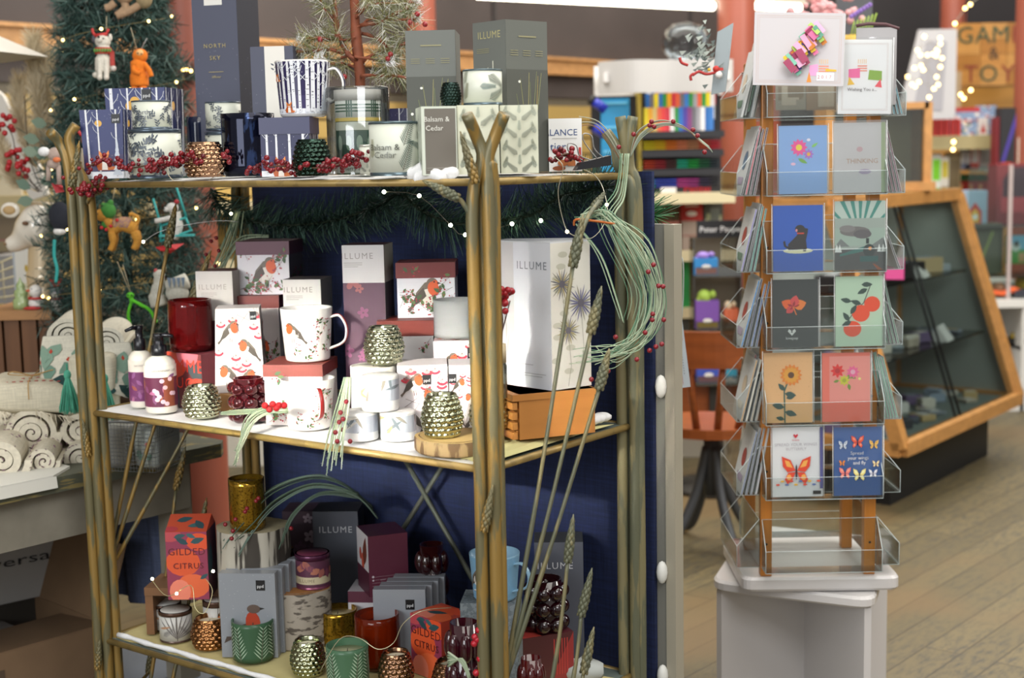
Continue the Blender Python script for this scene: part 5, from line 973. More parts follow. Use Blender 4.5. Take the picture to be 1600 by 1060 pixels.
def plate(b, poly, z0, z1, m, e=.006):
    cxx = sum(p[0] for p in poly)/len(poly); cyy = sum(p[1] for p in poly)/len(poly); sh = lambda k: [(cxx+(x-cxx)*k, cyy+(y-cyy)*k) for x, y in poly]
    n = len(poly); L_ = [(sh(.975), z0), (poly, z0+e), (poly, z1-e), (sh(.975), z1)]; vs = [(x, y, z) for p, z in L_ for x, y in p]; fs = [tuple(range(n))[::-1], tuple(range(3*n, 4*n))]
    for j in range(3): fs += [(j*n+i, j*n+(i+1) % n, (j+1)*n+(i+1) % n, (j+1)*n+i) for i in range(n)]
    b.add(vs, fs, m)
b = MB(); plate(b, rounded(cor, .05), SZ-.028, SZ, wp); b.build('seat', t)
for (a, r_) in ((a1, r1), (a2, r2)):
    b = MB(); R_ = r_*.97; hz = SZ-.03; prof = [(-R_, 0), (-R_, hz), (R_, hz), (R_, 0), (R_-.055, 0)]
    for k in range(9): q = k/8; prof.append((R_-.06-(R_-.06-.02)*q, .06+.035*sin(q*pi/2)+(.0 if k else -.03)))
    for k in range(9): q = k/8; prof.append((-.02-(R_-.06-.02)*q, .095-.035*(1-cos(q*pi/2))-(.03 if k == 8 else 0)))
    prof.append((-R_+.055, 0)); b.prism(prof, -.009, .009, wp, Matrix.Rotation(a, 4, 'Z')); b.build('leg_panel', t)
RZ = .46; RX, RY = .706, 3.333
t = thing('card_rack', 'rotating greeting card rack with wooden posts and clear pockets', 'display rack', (RX, RY, SZ))
b = MB(); P4 = [at_z(1160, 917, RZ-.02), at_z(1408, 914, RZ-.02), at_z(1350, 838, RZ), at_z(1128, 845, RZ)]
b_ = MB(); plate(b_, rounded([(p.x-RX, p.y-RY) for p in P4], .03), RZ-.034-SZ, RZ-SZ, wp); b_.build('turntable', t)
b = MB(); b.lathe([(.001, 0), (.1, 0), (.1, RZ-.034-SZ), (.001, RZ-.034-SZ)], '#8a8a88', 24); b.build('bearing', t)
pw = mat('#b8742c', .35, kind='grainz', amt=.15, scale=50); PX = (.585, .827); PYs = (3.222, 3.445)
for x in PX:
    for y in PYs: 
        b = MB(); b.box((x-RX, y-RY, (2.0-RZ)/2+RZ-SZ-.15), (.027, .027, 1.7-RZ+.0), pw, bev=.003) if False else b.box((x-RX, y-RY, (1.66+RZ)/2-SZ), (.027, .027, 1.66-RZ), pw, bev=.003)
        b.build('post', t)
zt_ = [.483+.1735*k for k in range(7)]
acr = mat('#fafcfc', .05, kind='clear', amt=.02); edge = mat('#d8e2e2', .15, .0)
def pocket(b, w_, M):       # clear pocket: tall back, slanting ends, low front; local x along, -y outwards
    d, lh, bh, th = .052, .052, .115, .002
    b.box((0, -d, lh/2), (w_, th, lh), acr, M); b.box((0, 0, bh/2), (w_, th, bh), acr, M); b.box((0, -d/2, 0), (w_, d, th), acr, M)
    for s in (-1, 1): b.prism([(0, 0), (d, 0), (d, lh), (0, bh)], -th/2, th/2, acr, M @ Matrix.Translation((s*w_/2, 0, 0)) @ Matrix.Rotation(-pi/2, 4, 'Z'))
    e = .0008
    b.tube([(-w_/2, -d, 0), (w_/2, -d, 0)], e, edge, 4, M); b.tube([(-w_/2, -d, lh), (w_/2, -d, lh)], e*.7, edge, 4, M); b.tube([(-w_/2, 0, bh), (w_/2, 0, bh)], e*.7, edge, 4, M)
    for s in (-1, 1): b.tube([(s*w_/2, 0, 0), (s*w_/2, -d, 0), (s*w_/2, -d, lh), (s*w_/2, 0, bh)], e, edge, 4, M)
side = [('front', Matrix.Translation((.002, 3.205-RY, 0)), .268), ('left', Matrix.Translation((.568-RX, .0, 0)) @ Matrix.Rotation(-pi/2, 4, 'Z'), .25), ('right', Matrix.Translation((.844-RX, 0, 0)) @ Matrix.Rotation(pi/2, 4, 'Z'), .25), ('rear', Matrix.Translation((0, 3.462-RY, 0)) @ Matrix.Rotation(pi, 4, 'Z'), .268)]
for k, z in enumerate(zt_):
    for nm, M, w_ in side: b = MB(); pocket(b, w_, Matrix.Translation((0, 0, z-SZ)) @ M); b.build('card_pocket', t)
b = MB()
for k, z in enumerate(zt_):
    for x in PX: b.ball((x-RX, PYs[0]-.0145-RY, z-SZ+.055), (.003, .002, .003), '#1c1814', 8, 5)
b.build('screws', t)
# the cards in the front pockets
film = mat('#fcfdfd', .06, kind='clear', amt=.07)
def brt(h, k=1.14): return '#'+''.join('%02x' % min(235, int(int(h[i:i+2], 16)*k)) for i in (1, 3, 5))
def front_card(lab, x0, x1, y0, y1, bg, art=None, k=0, Y=3.172, tilt=0, sleeve=True, roll_=0, extra=None, env='#d8dad8'):
    yb = zt_[k]+.003 if k is not None else None; A, B_ = at_y((x0+x1)/2, y1, Y), at_y((x0+x1)/2, y0, Y); w_ = (x1-x0)*Y/F; h_ = B_.z-A.z; z = A.z
    if yb and abs(z-yb) < .02: z = yb
    o = thing('greeting_card', lab, 'greeting card', (A.x, Y, z), 0, None); M = Matrix.Rotation(-.05, 4, 'X') @ Matrix.Rotation(roll_, 4, 'Y')
    b = MB(); b.box((0, 0, h_/2), (w_, .0022, h_), brt(bg), M)
    if art: b.art([(brt(c), p) for c, p in art(h_/w_)], lambda u, v, q: M @ Vector((-w_/2+u*w_, -.0011-q, v*w_)), clip=(0, 0, 1, h_/w_), off=.0002, rough=.4)
    b.build('card', o)
    b = MB(); b.box((.003, .003, h_/2), (w_*.99, .0015, h_*.985), env, M); b.build('envelope', o)
    if sleeve:
        b = MB(); s = sleeve if sleeve is not True else film; n = 10; r = random.Random(x0); vs = []; fs = []
        for j in range(n+1):
            for i in range(n+1): e_ = (i in (0, n)) or (j in (0, n)); vs.append(M @ Vector((-w_/2-.003+(w_+.006)*i/n, -.0035-(0 if e_ else r.uniform(0, .0012)), -.001+(h_+.006)*j/n)))
        for j in range(n):
            for i in range(n): q = j*(n+1)+i; fs.append((q, q+1, q+n+2, q+n+1))
        b.add(vs, fs, s, True)
        for sx in (-1, 1): b.tube([M @ Vector((sx*(w_/2+.003), -.0035, 0)), M @ Vector((sx*(w_/2+.003), -.0035, h_+.004))], .0008, '#e6e8e8', 3)
        b.build('sleeve', o)
    if extra: extra(o, w_, h_, M)
    return o
def cake(x, y, s): return [rc('#d8806a', x-.1*s, y+.02*s+.05*s*j, x+.1*s, y+.045*s+.05*s*j) for j in range(3)]+[rc('#e0a050', x-.09*s+.04*s*j, y+.18*s, x-.08*s+.04*s*j, y+.27*s) for j in range(5)]
def frame2(a, d=.05, c='#b09a90'): return ln(c, [(d, d), (1-d, d), (1-d, a-d), (d, a-d), (d, d)], .004)+ln(c, [(d+.02, d+.02), (.98-d, d+.02), (.98-d, a-d-.02), (d+.02, a-d-.02), (d+.02, d+.02)], .003)
def big(a): return frame2(a, .035)+cake(.78, a*.18, .55)+[P('#d890b8', [(-.1, -.08), (.02, -.08), (.02, .08), (-.1, .06)], .7, a*.22, .8), P('#e08030', [(-.03, -.08), (.03, -.08), (0, .05)], .62, a*.14, .9), rc('#e8e4e2', .7, a*.07, .9, a*.19)]+ln('#a08a90', [(.7, a*.07), (.9, a*.07), (.9, a*.19), (.7, a*.19), (.7, a*.07)], .003)+text('2 0 1 7', .79, a*.1, .055, '#a05a6a')+[P('#e0a030', [(0, 0), (.12, 0), (.12, .02), (0, .03)], .8, a*.2, 1)]
def popup(o, w_, h_, M):
    b = MB(); r = random.Random(3); cs = ['#e0c030', '#e878a8', '#78b8a0', '#a8c860', '#c87828', '#a84868', '#e8a8c8', '#5a9a48', '#4a3c88']
    for k in range(26):
        q = k/26; x = w_*(.40+.3*q)+r.uniform(-.008, .008)-w_/2; z = h_*(.25+.55*q)+r.uniform(-.008, .008); c = r.choice(cs); T = M @ Matrix.Translation((x, -.012-r.uniform(0, .018), z)) @ Matrix.Rotation(r.uniform(.75, .95)-pi/2, 4, 'Y') @ Matrix.Rotation(r.uniform(-.5, .5), 4, 'X'); b.box((0, 0, 0), (.008+.012*r.random(), .001, .03), c, T)
    for k in range(4):
        for j in range(3): c = cs[(k*3+j) % 7]; T = M @ Matrix.Translation((w_*(.38+.09*k+.035*j)-w_/2, -.022+.005*j, h_*(.3+.14*k-.03*j))) @ Matrix.Rotation(-.62, 4, 'Y'); b.box((0, 0, 0), (.012, .002, .036), c, T)
    b.build('pop_up_cake', o)
front_card('large landscape birthday card with a colourful paper pop-up cake', 1177, 1316, 19, 134, '#aeabad', big, None, 3.125, roll_=.035, sleeve=False, extra=popup)
def wish(a): return frame2(a, .07)+cake(.45, a*.56, .9)+[P('#d86090', [(-.12, -.1), (.12, -.1), (.12, .1), (-.12, .08)], .3, a*.55, .9), P('#7a9a3c', [(-.12, -.08), (.14, -.1), (.14, .08), (-.1, .1)], .68, a*.52, 1), P('#e0a838', [(-.07, -.1), (.08, -.08), (-.04, .08)], .24, a*.45, .9), P('#d8505a', [(-.08, -.08), (.07, -.1), (.04, .08)], .76, a*.42, .9)]+text('Wishing You a...', .45, a*.31, .085, '#5a5054')
front_card('white birthday card reading Wishing You a... with presents and cake', 1309, 1391, 55, 172, '#d6d3d6', wish, 6, 3.15, roll_=.02)
front_card('sky blue card with a pink and purple daisy', 1217, 1292, 190, 297, '#7d9cc2', lambda a: bloom(.42, a*.68, .36, '#d8508a', '#e8c040', 11)+bloom(.62, a*.58, .22, '#9a6ab0', '#d8a040', 8)+[leafp('#6a9a48', .4, a*.52, .22, .08, -.5), leafp('#7ab060', .68, a*.68, .16, .06, .6), ell('#e8c8d8', .62, a*.79, .04, .03), ell('#e8a8b8', .3, a*.44, .05, .03)]+[ell('#d84a6a', .3+.07*j, a*(.5+.05*(j % 3)), .008, .008, 0, 6) for j in range(6)], 5)
crink = mat('#ffffff', .1, kind='clear', amt=.42)
front_card('shiny cellophane-wrapped white card with a green edge reading THINKING', 1303, 1383, 187, 297, '#c9cbcc', lambda a: [rc('#88a86a', .92, 0, 1, a)]+text('THINKING', .55, a*.42, .13, '#b08a6a')+[ell('#9a8ab0', .6, a*.3, .12, .05), ell('#c8a0a8', .5, a*.62, .06, .05)], 5, sleeve=crink)
def dog(a): return [ell('#d8cfa8', .5, a*.31, .3, .055), P('#2a2a2c', [(-.2, 0), (-.2, .12), (-.02, .3), (.02, .4), (.2, .38), (.16, .2), (.18, .02)], .5, a*.32, 1), P('#232325', [(-.3, .16), (-.26, .18), (-.24, .08), (-.12, .02), (-.16, -.02), (-.28, .06)], .5, a*.33, 1), ell('#262628', .54, a*.64, .1, .085), P('#262628', [(.06, .32), (.2, .36), (.2, .4), (.04, .44)], .5, a*.34, 1), rc('#c8402c', .48, a*.565, .62, a*.585), rc('#262628', .6, a*.3, .66, a*.5), ell('#d88a8a', .47, a*.62, .02, .03)]
front_card('royal blue card with a black puppy wearing a red collar', 1208, 1286, 317, 420, '#2b58a8', dog, 4)
def train(a): return [P('#3f7f74', [(0, 0), (.5*cos(t)-.03*sin(t), .9*sin(t)), (.5*cos(t)+.06, .9*sin(t)+.0)], .5, a*.45, 1.5) for t in (.5, .85, 1.2, 1.57, 1.95, 2.3, 2.65)]+[rc('#8f9a92', 0, a*.3, 1, a*.75), P('#8fa095', [(0, 0), (1, 0), (1, .35), (0, .35)], 0, a*.35, 1), ell('#6a6866', .4, a*.56, .3, .1), ell('#5a585a', .55, a*.52, .18, .09), ell('#787674', .25, a*.6, .16, .07), P('#6c7270', [(0, 0), (.3, 0), (.12, .16)], 0, a*.34, 1), P('#6c7270', [(0, 0), (.4, 0), (.3, .2)], .65, a*.32, 1), rc('#4a4c4c', 0, 0, 1, a*.3), P('#3d6e68', [(0, 0), (.5, .1), (.5, .2), (.0, .04)], .1, a*.2, 1), ell('#2f3a3a', .68, a*.28, .12, .13), ell('#e08a4a', .7, a*.31, .035, .035), rc('#2f5a58', .5, a*.12, .86, a*.2), rc('#2a3434', .62, a*.38, .68, a*.46), P('#8a4a30', [(0, 0), (.1, 0), (-.06, .12), (-.1, .12)], .85, 0, 1)]+[P('#c8ccc8', [(0, 0), (.08, 0), (.04, .16)], x, a*.26, 1) for x in (.0, .06, .84, .92)]
front_card('grey-green card of a steam train under teal sun rays', 1304, 1383, 312, 420, '#a9b5ac', train, 4)
front_card('dark slate card with orange and red autumn leaves and a white heart logo', 1207, 1279, 434, 540, '#353c3c', lambda a: sum([[leafp(c, .45, a*.6, l, l*.8, t), leafp('#8a2a30', .45, a*.6, l*.5, l*.2, t)] for c, l, t in (('#d87838', .3, .3), ('#d8602c', .28, 2.7), ('#c04a4a', .26, 1.3), ('#b84848', .2, -2.4))], [])+ln('#c8703a', [(.45, a*.6), (.52, a*.48)], .025)+[P('#c8ccc8', [(0, -.07), (-.09, .03), (-.06, .08), (0, .03), (.06, .08), (.09, .03)], .42, a*.22, 1), ell('#353c3c', .42, a*.23, .02, .02, 0, 6)]+text('lovepop', .42, a*.12, .085, '#c8ccc8'), 3)
front_card('mint green card with three orange-red fruits on a dark leafy stem', 1305, 1379, 432, 541, '#a7bda6', lambda a: ln('#3a3030', [(.75, a*.88), (.6, a*.62), (.4, a*.5), (.3, a*.4)], .018)+[ell('#d84a28', .78, a*.6, .17, .165, 0, 24), ell('#dc4c2a', .54, a*.47, .19, .18, 0, 24), ell('#dc4c2a', .36, a*.25, .19, .17, 0, 24)]+[leafp('#2f4640', x, a*y, .24, .11, t) for x, y, t in ((.55, .88, .0), (.68, .82, 3.6), (.34, .64, 2.9), (.55, .6, 2.8), (.32, .46, 1.0), (.3, .36, 2.2), (.34, .36, 3.6))], 3)
front_card('peach card with a big orange sunflower on a dark green stem', 1193, 1270, 551, 660, '#cfa878', lambda a: [ell('#b08a58', random.Random(i).random(), random.Random(i+99).random()*a, .006, .006, 0, 5) for i in range(70)]+ln('#2f5a50', [(.43, 0), (.42, a*.45), (.5, a*.6)], .028)+[leafp('#2f4e48', x, a*y, l, l*.5, t) for x, y, l, t in ((.43, .16, .26, -.3), (.42, .22, .26, 2.9), (.43, .42, .24, -.2), (.43, .46, .2, 2.3), (.46, .35, .2, .3), (.42, .05, .18, 2.9))]+bloom(.56, a*.68, .46, '#d87f2c', '#5a3c24', 15)+bloom(.56, a*.68, .36, '#e09838', '#5a3c24', 13), 2)
front_card('coral pink card with a rose and peony bouquet', 1284, 1360, 553, 660, '#d8705e', lambda a: [rc('#dc8a80', .15, a*.3, 1, a*.95)]+[leafp('#6a8a3c', .5+.1*k, a*.62, .16, .08, 1.57+(k-1)*.9) for k in (-1, 0, 1, 2)]+bloom(.32, a*.74, .3, '#c8302c', '#a82428', 8)+bloom(.64, a*.72, .28, '#d0608a', '#e8a0b0', 9)+bloom(.46, a*.6, .24, '#b8b83a', '#98a030', 8)+[ell('#e0d080', .78, a*.62, .03, .03), leafp('#6a8a3c', .55, a*.55, .14, .07, -1.4), leafp('#6a8a3c', .35, a*.6, .12, .06, 3.4)], 2)
front_card('white card with small grey title lettering and a red butterfly', 1206, 1286, 669, 777, '#cfcfd4', lambda a: text('SPREAD YOUR WINGS', .47, a*.73, .085, '#a8a4a8')+text('BUTTERFLY', .47, a*.67, .08, '#a8a4a8')+[P('#b8303c', [(0, -.04), (-.05, .02), (-.03, .05), (0, .02), (.03, .05), (.05, .02)], .46, a*.87, 1)]+text('lovepop', .46, a*.81, .045, '#b8303c')+[rc('#4a4c78', .94, a*.12, 1, a)]+butterfly(.47, a*.36, .58, '#b8402c', '#c89048')+[ell(('#c84a3c', '#d8a040', '#5a6a98')[k % 3], .1+.09*k, a*(.18+.05*(k % 2)), .04, .02) for k in range(10)]+[rc('#2a2a2c', .8, a*.04, .96, a*.09)], 1)
front_card('denim blue card with nine butterflies reading Spread your wings and fly', 1302, 1379, 671, 777, '#3f5f93', lambda a: text('Spread', .48, a*.6, .1, '#dfe2e6')+text('your wings', .5, a*.53, .1, '#dfe2e6')+text('and fly', .52, a*.46, .1, '#dfe2e6')+butterfly(.48, a*.78, .26, '#c8503c', '#d8806a')+butterfly(.82, a*.74, .19, '#d8a85a', '#b88a48')+butterfly(.18, a*.74, .18, '#b8c0c8', '#8a98a8')+butterfly(.16, a*.48, .12, '#d8803c', '#c06a30')+butterfly(.86, a*.46, .14, '#d8b080', '#e8d0a8')+butterfly(.22, a*.33, .24, '#d8706a', '#e8907a')+butterfly(.52, a*.3, .26, '#d8c078', '#e8d8a0')+butterfly(.8, a*.32, .18, '#b0b0bc', '#d0d0d8'), 1)
for i, (x0, x1, c, lab) in enumerate(((1212, 1258, '#8c8478', 'brownish patterned card backs behind the top rear pocket, left'), (1260, 1306, '#8a7460', 'brownish patterned card backs behind the top rear pocket, right'))):
    front_card(lab, x0, x1, 92, 172, c, flat(50+i, ('#a89c8c', '#7a6a58', '#9a8a78'), 7), 6, 3.49, sleeve=False, env='#a8a098')
# cards standing in the side pockets
TL = {6: ['#cfd0cc', '#3f7a50', '#8a8a86', '#cfccc4'], 5: ['#2a2c30', '#c9c9c9', '#c0485c', '#a8aab8', '#5a2c40', '#6a3448', '#582a3c', '#6a3848'], 4: ['#8f88c0', '#2a2c34', '#4a4c50', '#33353a', '#3c8f82', '#6fb8a8', '#4ca090', '#b8bcbc'], 3: ['#2f86c8', '#1f3f70', '#16305a', '#7a98c8', '#5c7cb4', '#8a9cc0', '#4a608c'], 2: ['#c8a060', '#b03a34', '#e0dcc8', '#1c1c1c', '#b0a890', '#9a9488', '#a8a498'], 1: ['#7a88a8', '#3c4660', '#6a7488', '#9aa0a8', '#8a909c', '#c4c4c8', '#cfcfd2']}
TR = {6: ['#5a9aa8']*5, 5: ['#6a3c4c']*5, 4: ['#55585c'], 3: ['#4a7a62']*5, 2: ['#5f9a80']*6}
wn = {6: 'topmost', 5: 'second', 4: 'third', 3: 'fourth', 2: 'fifth', 1: 'sixth'}
cn = {6: 'teal blue', 5: 'plum', 4: 'dark grey', 3: 'dark green', 2: 'sea green'}
def side_card(k, i, n, c, sgn, lab, grp):
    r = random.Random(k*50+i+(sgn > 0)*7); h_ = r.uniform(.142, .158); w_ = .112; ang = radians(17-2.2*i+4)*sgn*-1 if False else 0
    x0 = (.522 if sgn < 0 else .890); bx = x0-sgn*(.004+.034*i/max(1, n-1)*1.0); lean = radians((14 if n > 1 else 20)+r.uniform(-1, 1)-(4*i/max(1, n)))*(1 if sgn < 0 else -1)
    y = (3.262 if (i % 2 == 0 or sgn > 0) else 3.30) ; o = MB(); M = Matrix.Rotation(lean, 4, 'Y')
    o.box((0, 0, h_/2), (.0028, w_, h_), c, M); o.box((-sgn*-.0016, 0, h_/2), (.0006, w_+.004, h_+.004), '#d9dcdc', M); o.box((sgn*-.0018, 0, h_/2), (.0008, w_+.003, h_+.003), '#cdd0d0', M)
    if sgn < 0:
        rr = random.Random(i+k); o.art([ell(rr.choice(('#d8c8b0', '#b04a44', '#5a7a9a', '#e0d8c8')), .5, .7, .2, .2), rc(rr.choice(('#e0dcd0', '#6a8a70', '#b8a8c0')), .2, .2, .8, .35)], lambda u, v, q: M @ Vector((-.0026-q, w_/2-u*w_, v*w_)))
    ob = o.build('greeting_card', None, (bx, y, zt_[k]+.003)); tag(ob, lab, 'greeting card', grp); return ob
desc = {(6, 0): 'white', (6, 1): 'green'}
for k, cs in TL.items():
    names = {6: ['white', 'green', 'grey', 'cream'], 5: ['black', 'pale grey', 'rose red', 'lavender grey', 'plum', 'plum', 'plum', 'plum'], 4: ['lavender', 'charcoal', 'charcoal', 'charcoal', 'teal', 'mint', 'teal', 'silver'], 3: ['bright blue', 'navy', 'navy', 'periwinkle', 'slate blue', 'slate blue', 'slate blue'], 2: ['golden', 'red', 'ivory', 'black-edged', 'beige', 'beige', 'beige'], 1: ['steel blue', 'dark blue', 'grey-blue', 'silver', 'silver', 'white', 'white']}[k]
    for i, c in enumerate(cs): side_card(k, i, len(cs), c, -1, '%s card in the left side pocket, %s tier from the top' % (names[i], wn[k]), 'cards in the left side pockets, %s tier' % wn[k])
for k, cs in TR.items():
    for i, c in enumerate(cs): side_card(k, i, len(cs), c, 1, '%s card%s, right side pocket, %s tier from the top' % (cn[k], '' if len(cs) == 1 else ' of a matching row', wn[k]), 'cards in the right side pockets, %s tier' % wn[k] if len(cs) > 1 else None)
# loose 3D card sticking out on the left of the rack
q = at_y(1120, 150, 3.3); t = thing('pop_up_card', 'open pop-up card with a santa sleigh and a grey fir tree, left of the rack', 'greeting card', q); K_ = lambda x, y, d=0: at_y(x, y, 3.3+d)-q
b = MB(); v = [K_(1121, 50), K_(1145, 36, -.02), K_(1133, 143, -.02), K_(1111, 148)]; b.add(v+[p+Vector((.002, .002, 0)) for p in v], [(0, 1, 2, 3), (7, 6, 5, 4), (0, 4, 5, 1), (1, 5, 6, 2), (2, 6, 7, 3), (3, 7, 4, 0)], '#9aa4a8'); b.build('card', t)
b = MB(); r = random.Random(6)
for k in range(60): c = K_(r.gauss(1100, 14), r.gauss(92, 17), r.uniform(-.03, 0)); b.add([c, c+Vector((r.uniform(.004, .012), r.uniform(-.006, .006), r.uniform(.006, .018))), c+Vector((-.006, 0, r.uniform(.004, .01)))], [(0, 1, 2)], r.choice(('#6a7470', '#8a948c', '#545e5c', '#a0a8a0')))
b.build('paper_tree', t)
b = MB()
for pts in ([(1082, 118), (1092, 112), (1104, 116), (1122, 112)], [(1062, 90), (1065, 98), (1075, 102)], [(1080, 126), (1079, 119), (1084, 115)]): b.tube(bez([K_(x, y, -.03) for x, y in pts], 4), .0035, '#a82c28', 6)
b.ball(K_(1119, 108, -.03), .008, '#b83028'); b.ball(K_(1123, 117, -.03), .009, '#e0dcd8'); b.box(K_(1126, 108, -.03), (.012, .002, .006), '#b83028'); b.ball(K_(1108, 109, -.03), .004, '#d8b038'); b.build('paper_santa', t)
q = at_y(1163, 140, 3.27); b = MB(); p0, p1 = at_y(1150, 178, 3.24)-q, at_y(1166, 76, 3.28)-q; b.box((0, 0, 0), (.004, .1, .17), '#c9c9c4', Matrix.Rotation(.22, 4, 'Y')); b.box((.006, 0, .0), (.002, .09, .15), '#8fb09a', Matrix.Rotation(.22, 4, 'Y')); single('greeting_card', b, 'glossy white-edged card leaning out of the top left pocket', 'greeting card', (.555, 3.27, zt_[6]+.09))
b = MB(); q = at_y(1352, 46, 3.3); b.tube([(-.045, 0, 0), (-.02, -.002, .004), (.02, 0, .002), (.05, 0, -.008)], .004, '#5a3c40', 6); b.box((0, .0, -.09), (.09, .004, .17), '#a8a6a8'); single('greeting_card', b, 'pale card standing behind the Wishing You a... card', 'greeting card', (q.x, 3.20, q.z))

# ---------------------------------------------------------------- the golden display shelf (etagere) made of bent rods and wheat ears
FL = Vector((-.928, 3.064, 0)); FR = Vector((-.046, 2.405, 0)); BR = Vector((.234, 2.780, 0)); BL = FL+(BR-FR)
S1, S2, S3 = 1.416, .918, .399
ex = (FR-FL).normalized(); ey = (BR-FR).normalized(); SW, SD = (FR-FL).length, (BR-FR).length; SYAW = atan2(ex.y, ex.x)
def SP(a, d, z=0): p = FL+ex*a+ey*d; p.z = z; return p
gold = speckle('#8f733c', '#6a6448', .5, 55, .42, .25, (1, 1, .14)); rail_m = speckle('#98804c', '#857044', .55, 25, .4, .3); verd = speckle('#7d7656', '#626450', .5, 55, .48, .2, (1, 1, .14))
C0 = SP(SW/2, SD/2, 0); shelf = thing('display_shelf', 'tall golden three-tier display shelf of bent metal rods with wheat ears', 'shelving unit', C0)
def ear(b, p0, p1, r_, m, n=11, flat_=1):     # a wheat ear: overlapping grains along an axis
    p0, p1 = Vector(p0), Vector(p1); d = p1-p0; L_ = d.length; d.normalize(); T = d.to_track_quat('Z', 'Y').to_matrix().to_4x4()
    b.tube([p0, p0+d*L_*.2, p0+d*L_*.6, p1], [r_*.45, r_*.7, r_*.55, r_*.1], m, 8)
    for k in range(n):
        t = k/n; rr = r_*(.75+.35*sin(pi*min(1, t*1.2)))*(1-t*.55)
        for s in range(4):
            a = s*pi/2+(k % 2)*pi/4; M = Matrix.Translation(p0+d*L_*(t*.93+.04)) @ T @ Matrix.Rotation(a, 4, 'Z') @ Matrix.Translation((rr*.55, 0, 0)) @ Matrix.Rotation(-.35, 4, 'Y')
            b.ball((0, 0, 0), (rr*.42, rr*.5, L_/n*.95), m, 6, 4, M.copy() @ Matrix.Rotation(.0, 4, 'Z'))
def post(P, rods, m, seed, ears):
    r = random.Random(seed); b = MB()
    for i, (dx, dy, top) in enumerate(rods):
        pts = [Vector((P.x+dx, P.y+dy, z)) for z in (0, .25, .55, .9, 1.2, 1.38)]; pts = [p+Vector((U(-.0015, .0015), U(-.0015, .0015), 0)) for p in pts]+[Vector(q) for q in top]
        b.tube([p-C0 for p in bez(pts, 4)], [.0112]*(len(bez(pts, 4))-1)+[.0105], m, 10)
    b.build('post', shelf)
    for (p0, p1, rr) in ears: b = MB(); ear(b, Vector(p0)-C0, Vector(p1)-C0, rr, m, 12); b.build('wheat_ear', shelf)
dF = FR.y; dL = FL.y; dB = BR.y
pt = lambda x, y, Y: tuple(at_y(x, y, Y))
post(FL, ((-.017, -.004, [pt(104, 250, dL), pt(92, 222, dL), pt(78, 206, dL-.02)]), (.006, -.008, [pt(112, 240, dL), pt(108, 215, dL), pt(119, 195, dL)]), (.022, .006, [pt(120, 262, dL), pt(121, 250, dL)]), (.002, .016, [pt(112, 270, dL)])), gold, 1,
     [(pt(112, 290, dL-.02), pt(124, 220, dL-.02), .0105), (pt(138, 712, dL-.022), pt(129, 655, dL-.022), .0095), (pt(152, 1046, dL-.022), pt(156, 1000, dL-.022), .0105)])
post(FR, ((-.016, -.004, [pt(754, 250, dF), pt(745, 215, dF), pt(730, 180, dF-.02)]), (.010, -.006, [pt(762, 250, dF), pt(775, 210, dF), pt(788, 178, dF-.01)]), (.019, .006, [pt(768, 262, dF), pt(768, 255, dF)]), (-.002, .014, [pt(758, 280, dF)])), gold, 2,
     [(pt(743, 285, dF-.025), pt(719, 205, dF-.03), .0105), (pt(756, 830, dF-.022), pt(770, 758, dF-.022), .0105)])
post(BR, ((-.018, -.002, [pt(978, 262, dB), pt(976, 225, dB), pt(969, 182, dB)]), (.016, -.004, [pt(984, 262, dB), pt(982, 222, dB), pt(989, 182, dB)]), (-.002, .014, [pt(966, 258, dB), pt(962, 230, dB), pt(946, 206, dB)]), (.006, -.008, [pt(978, 280, dB)])), verd, 3, [])
post(BL, ((-.015, -.004, [tuple(BL+Vector((0, 0, 1.44)))]), (.008, -.006, [tuple(BL+Vector((.01, 0, 1.44)))]), (.002, .014, [tuple(BL+Vector((0, .02, 1.44)))])), gold, 4, [])
for z in (S1, S2, S3):
    for p, q in ((SP(.012, -.004), SP(SW-.012, -.004)), (SP(SW, .012), SP(SW, SD-.012)), (SP(.01, SD), SP(SW-.01, SD)), (SP(0, .01), SP(0, SD-.01))):
        b = MB(); p.z = q.z = z-.0085; b.tube([p-C0, q-C0], .0068, rail_m, 10); b.build('rail', shelf)
    b = MB(); q = [SP(.008, .006)-C0, SP(SW-.008, .006)-C0, SP(SW-.008, SD-.006)-C0, SP(.008, SD-.006)-C0]; b.slab([(p.x, p.y) for p in q], z-.012, z-.0045, mat('#6f7a74', .2, kind='noise', amt=.05)); b.build('shelf_panel', shelf)
for p, q in ((SP(.40, SD+.003, S2-.02), SP(.785, SD+.003, S3-.01)), (SP(.70, SD+.009, S2-.02), SP(.315, SD+.009, S3-.01))):
    b = MB(); b.tube([p-C0, q-C0], .0058, mat('#66695c', .5, .3), 8); b.build('cross_brace', shelf)
# fanned wheat stalks beside the posts
def stalk(x0, y0, x1, y1, xe, ye, Y0, Y1, m, rr=.0038, er=.0125, name='wheat_stalk'):
    p0, p1, p2 = at_y(x0, y0, Y0), at_y(x1, y1, Y1), at_y(xe, ye, Y1-.005); b = MB(); mid = (p0+p1)/2+Vector((.004, 0, 0)); b.tube([q-C0 for q in bez([p0, mid, p1], 5)], [rr*1.2]*5+[rr]*6, m, 7); st = b.build(name, shelf); b = MB(); ear(b, p1-C0, p2-C0, er, m, 12); b.build('wheat_ear', st)
bz = lambda P: P
for (x1, y1, xe, ye) in ((895, 416, 911, 335), (923, 520, 940, 447), (936, 608, 952, 545)): stalk(786, 1075, x1, y1, xe, ye, dF+.03, 2.45, verd, .0038, .0125)
for (x0, x1, y1, xe, ye) in ((862, 887, 878, 896, 804), (893, 908, 962, 925, 888), (898, 912, 1052, 928, 980)): stalk(x0-8, 1110, x1, y1, xe, ye, 2.43, 2.45, verd, .0036, .011)
